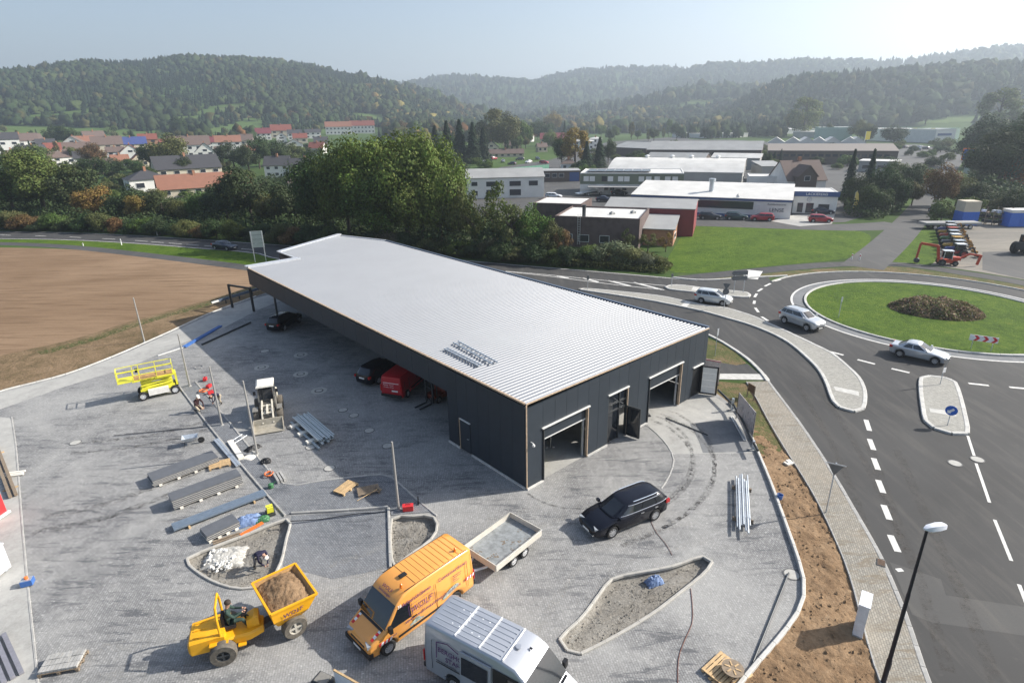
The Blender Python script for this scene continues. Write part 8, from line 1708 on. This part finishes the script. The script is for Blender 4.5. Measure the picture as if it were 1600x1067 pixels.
def forest(name, az0, az1, r0, r1, sp, hs, cols, conf, label, seed):
    rg = np.random.default_rng(seed); n = int((az1-az0)*(r1*r1-r0*r0)/2/(sp*sp)); az = rg.uniform(az0, az1, n); r = np.sqrt(rg.uniform(r0*r0, r1*r1, n)); x = r*np.sin(az); y = r*np.cos(az); z = terrain(x, y)
    d = np.stack([x, y, z + 6 - CAM_H], 1); wz = d @ np.array(_F); U = 800 + FPX*(d @ np.array(CR))/wz; Vv = 533.5 + FPX*(d @ np.array(CD))/wz; keep = (U > -90) & (U < 1690)
    for m_ in MEADOW: keep &= ~inpoly(U, Vv, m_)
    x, y, z = x[keep], y[keep], z[keep]; n = len(x); pat = np.sin(x*.013 + 2)*np.sin(y*.011) + .6*np.sin(x*.031 + y*.027); isc = (rg.random(n)*.7 + .15 + pat*.40) < conf; H = rg.uniform(*hs, n)*(.72 + .56*rg.random(n)**2)*(1 + .12*pat); pc = 1 + .22*np.sin(x*.021 + 1.3)*np.sin(y*.017 + .4); Vs = []; Fs = []; Cs = []; off = 0; cols = np.array(cols)
    for t in range(len(TPL)):
        tv, tf = TPL[t]; ty = t >= 8; idx = np.where(isc == ty)[0]; idx = idx[(rg.integers(0, 4 if ty else 8, len(idx))) == (t-8 if ty else t)] if False else idx[np.arange(len(idx)) % (4 if ty else 8) == (t-8 if ty else t)]
        if not len(idx): continue
        a = rg.uniform(0, 6.28, len(idx)); ca, sa = np.cos(a)[:, None], np.sin(a)[:, None]; h = H[idx][:, None]*(1.15 if ty else 1.0); wd = h*rg.uniform(.75, 1.15, (len(idx), 1)); X = (tv[None, :, 0]*ca - tv[None, :, 1]*sa)*wd + x[idx][:, None]; Y = (tv[None, :, 0]*sa + tv[None, :, 1]*ca)*wd + y[idx][:, None]; Z = tv[None, :, 2]*h + z[idx][:, None] - 1
        Vs.append(np.stack([X, Y, Z], -1).reshape(-1, 3)); nv = len(tv); Fs.append((tf[None] + (np.arange(len(idx))*nv)[:, None, None] + off).reshape(-1, 3)); off += nv*len(idx)
        c = (np.array([[.017,.030,.016]]) if ty else cols[rg.integers(0, len(cols), len(idx))]); c = c*rg.uniform(.60, 1.12, (len(idx), 1))*pc[idx][:, None]; Cs.append(np.repeat(c, nv, 0))
    V = np.concatenate(Vs); F = np.concatenate(Fs); C_ = np.concatenate(Cs); me = bpy.data.meshes.new(name); me.vertices.add(len(V)); me.vertices.foreach_set('co', V.astype('f').ravel()); me.loops.add(len(F)*3); me.loops.foreach_set('vertex_index', F.astype('i').ravel()); me.polygons.add(len(F)); me.polygons.foreach_set('loop_start', np.arange(0, len(F)*3, 3, dtype='i')); me.update(calc_edges=True)
    at = me.color_attributes.new('tint', 'FLOAT_COLOR', 'POINT'); at.data.foreach_set('color', np.concatenate([C_, np.ones((len(C_), 1))], 1).astype('f').ravel()); me.materials.append(M_FOREST); o = bpy.data.objects.new(name, me); COL.objects.link(o); tag(o, label, None, None, 'stuff'); return len(F)
def azp(u): r = ray(u, 150); return math.atan2(r.x, r.y)
mixg = [(.028,.045,.019),(.034,.052,.020),(.042,.058,.021),(.036,.048,.022),(.030,.046,.020),(.058,.058,.024),(.030,.048,.020),(.036,.054,.021)]
NT = 0
NT += forest('forest', azp(-90), azp(800), 720, 1540, 7.3, (7.5,12), mixg, .48, 'mixed forest covering the rounded hill on the left', 1)
NT += forest('forest', azp(560), azp(1290), 1250, 2750, 20, (14,20), mixg, .5, 'hazy forest on the distant central ridge', 2)
NT += forest('forest', azp(1010), azp(1700), 1300, 2350, 19, (14,20), mixg, .5, 'hazy forest on the distant right ridge', 3)
NT += forest('forest', azp(1080), azp(1700), 620, 1180, 8, (9,14), mixg, .5, 'forest on the nearer hill at the right', 4)
NT += forest('forest', azp(560), azp(1300), 780, 1250, 11, (9,14), mixg + [(.12,.085,.03),(.14,.12,.04)], .22, 'autumn woods on the low ground before the central ridge', 5)
NT += forest('woodland', azp(330), azp(820), 540, 780, 11, (8,13), mixg + [(.12,.085,.03),(.14,.12,.04),(.13,.07,.03)], .15, 'autumn-tinted woods at the foot of the left hill', 6)
NT += forest('woodland', azp(-90), azp(340), 560, 780, 17, (6,10), mixg, .2, 'scattered orchard and hedge trees on the left slope', 7)
NT += forest('woodland', azp(1060), azp(1700), 580, 700, 12, (7,11), mixg, .25, 'woods behind the industrial halls on the right', 8)
print('forest tris', NT)
# tangled undergrowth filling the belts between the single trees
def undergrowth(label, px, n, hmax, col, seed, size=.22):
    rg = np.random.default_rng(seed); poly = [GT(*q).xy for q in px]; pl = [(q.x, q.y) for q in poly]; xs = np.array([q[0] for q in pl]); ys = np.array([q[1] for q in pl]); X = rg.uniform(xs.min(), xs.max(), n*6); Y = rg.uniform(ys.min(), ys.max(), n*6); k = inpoly(X, Y, pl); X, Y = X[k][:n], Y[k][:n]
    from mathutils import noise as mn
    hh = np.array([.35 + .65*abs(mn.noise((x*.16, y*.16, seed)))*2 for x, y in zip(X, Y)])*hmax; Z = terrain(X, Y) + hh*rg.random(len(X))**.6; me = quads_mesh('undergrowth', np.stack([X, Y, Z], 1), rg.normal(size=(len(X), 3)) + np.array([0, -.3, .8]), size, M_LEAF, 1.0, seed); o = bpy.data.objects.new('undergrowth', me); COL.objects.link(o); o.color = (*CL[col], 1); tag(o, label, None, None, 'stuff')
undergrowth('dense dark undergrowth below the trees along the main road', [(-60,361),(100,360),(200,364),(300,370),(400,377),(480,383),(480,352),(380,334),(260,328),(150,322),(-60,318)], 30000, 3.6, 'dark', 41)
undergrowth('dense thicket below the tall trees behind the hall', [(480,384),(600,392),(700,401),(800,410),(880,417),(870,385),(800,372),(720,352),(640,345),(480,350)], 26000, 4.0, 'dark', 42)
undergrowth('rough scrub at the foot of the brick workshop', [(860,417),(940,422),(1040,430),(1052,418),(1030,408),(1000,402),(870,396)], 9000, 1.3, 'olive', 43, .14)
undergrowth('dark undergrowth below the wood at the right edge', [(1500,310),(1530,325),(1600,330),(1680,335),(1680,250),(1600,240),(1530,235)], 16000, 5.0, 'dark', 44, .34)
undergrowth('undergrowth between the garden trees of the village', [(380,330),(480,340),(480,282),(420,282),(380,300),(340,318)], 9000, 3.5, 'dark', 45, .26)
undergrowth('shrubs between the paint shop and the side road', [(1316,338),(1370,345),(1404,335),(1430,300),(1400,285),(1330,300)], 12000, 3.0, 'dark', 46, .24)
# open pastures on the lower slopes
M_PAST = ground_mat('pasture', [(.36,(.050,.085,.020)),(.5,(.075,.125,.028)),(.66,(.115,.150,.045))], (.012,.06,.4), (.4,.35,.25), .3, .2, 1)
M_STUB = ground_mat('stubble_field', [(.36,(.15,.125,.06)),(.5,(.20,.165,.085)),(.66,(.25,.21,.12))], (.012,.06,.4), (.4,.35,.25), .3, .2, 1)
def pasture(px, mt, st=6):
    us = [p[0] for p in px]; vs_ = [p[1] for p in px]; U0, U1, V0, V1 = min(us), max(us), min(vs_), max(vs_); nu = max(4, int((U1-U0)/st)); nv = max(4, int((V1-V0)/2)); mb = MB(); idx = {}; V = []; F = []
    def vid(i, j):
        if (i, j) not in idx: q = GT(U0 + (U1-U0)*i/nu, V0 + (V1-V0)*j/nv); idx[(i, j)] = len(V); V.append((q.x, q.y, q.z + .5))
        return idx[(i, j)]
    for i in range(nu):
        for j in range(nv):
            if inside2(px, U0 + (U1-U0)*(i+.5)/nu, V0 + (V1-V0)*(j+.5)/nv): F.append((vid(i,j), vid(i,j+1), vid(i+1,j+1), vid(i+1,j)))
    mb.add(V, F); o = mb.build('pasture', mt); o['kind'] = 'structure'
pasture([(-40,187),(60,191),(150,197),(235,204),(260,211),(180,217),(90,215),(-40,212)], M_PAST); pasture([(318,196),(375,186),(414,187),(410,205),(320,208)], M_PAST); pasture([(298,171),(340,160),(412,153),(420,158),(350,168)], M_PAST); pasture([(545,170),(600,174),(607,189),(560,184)], M_PAST); pasture([(1385,192),(1480,177),(1560,169),(1640,164),(1640,186),(1460,194)], M_PAST); pasture([(1066,158),(1128,150),(1142,156),(1078,163)], M_PAST, 4); pasture([(28,180),(60,170),(145,168),(150,176),(60,186)], M_PAST); pasture([(320,193),(378,183),(400,184),(330,197)], M_STUB)
# flower bed on the roundabout
rg = np.random.default_rng(5); c = G(1466,486); a0, a1 = Vector(G(1388,480)), Vector(G(1538,492)); n = 14000; q = np.sqrt(rg.random(n)); an = rg.uniform(0, 6.28, n); ex_ = (a1-a0)/2; ey = Vector((-ex_.y, ex_.x)).normalized()*3.4; cc = (a0+a1)/2
z = .06 + (1-q**3)*1.15*rg.random(n)**.7*(1 + .35*np.sin(an*7)*q); P = np.stack([cc.x + ex_.x*q*np.cos(an) + ey.x*q*np.sin(an), cc.y + ex_.y*q*np.cos(an) + ey.y*q*np.sin(an), z], 1); Nn = rg.normal(size=(n, 3)) + np.array([0, 0, .7]); sel = rg.random(n)
for nm, m0, m1, col, lb in (('flower_bed', 0, .55, (.15,.15,.06), 'green and brown perennials in the oval bed on the roundabout'), ('flower_bed', .55, .93, (.29,.20,.14), 'withered reddish brown plants in the oval bed on the roundabout'), ('flower_bed', .93, 1.0, (.60,.50,.48), 'pale blossoms dotted over the oval bed on the roundabout')):
    k = (sel >= m0) & (sel < m1); me = quads_mesh(nm, P[k], Nn[k], .10 if m0 < .9 else .055, M_LEAF, 1.0, 9); o = bpy.data.objects.new(nm, me); COL.objects.link(o); o.color = (*col, 1); tag(o, lb, None, None, 'stuff')
# ------------------------------------------------------------------ hazy autumn air
hz, nt_, p_ = newmat('autumn_haze'); nt_.nodes.remove(p_); pv = nt_.nodes.new('ShaderNodeVolumePrincipled'); pv.inputs['Color'].default_value = (.75,.87,1.0,1); pv.inputs['Density'].default_value = .00033; pv.inputs['Anisotropy'].default_value = .35
nt_.links.new(pv.outputs[0], nt_.nodes['Material Output'].inputs['Volume'])
o = MB().box((0, 2000, 205), (9200, 6800, 420)).build('haze', hz); o['kind'] = 'stuff'; o['label'] = 'thin pale haze filling the valley air'
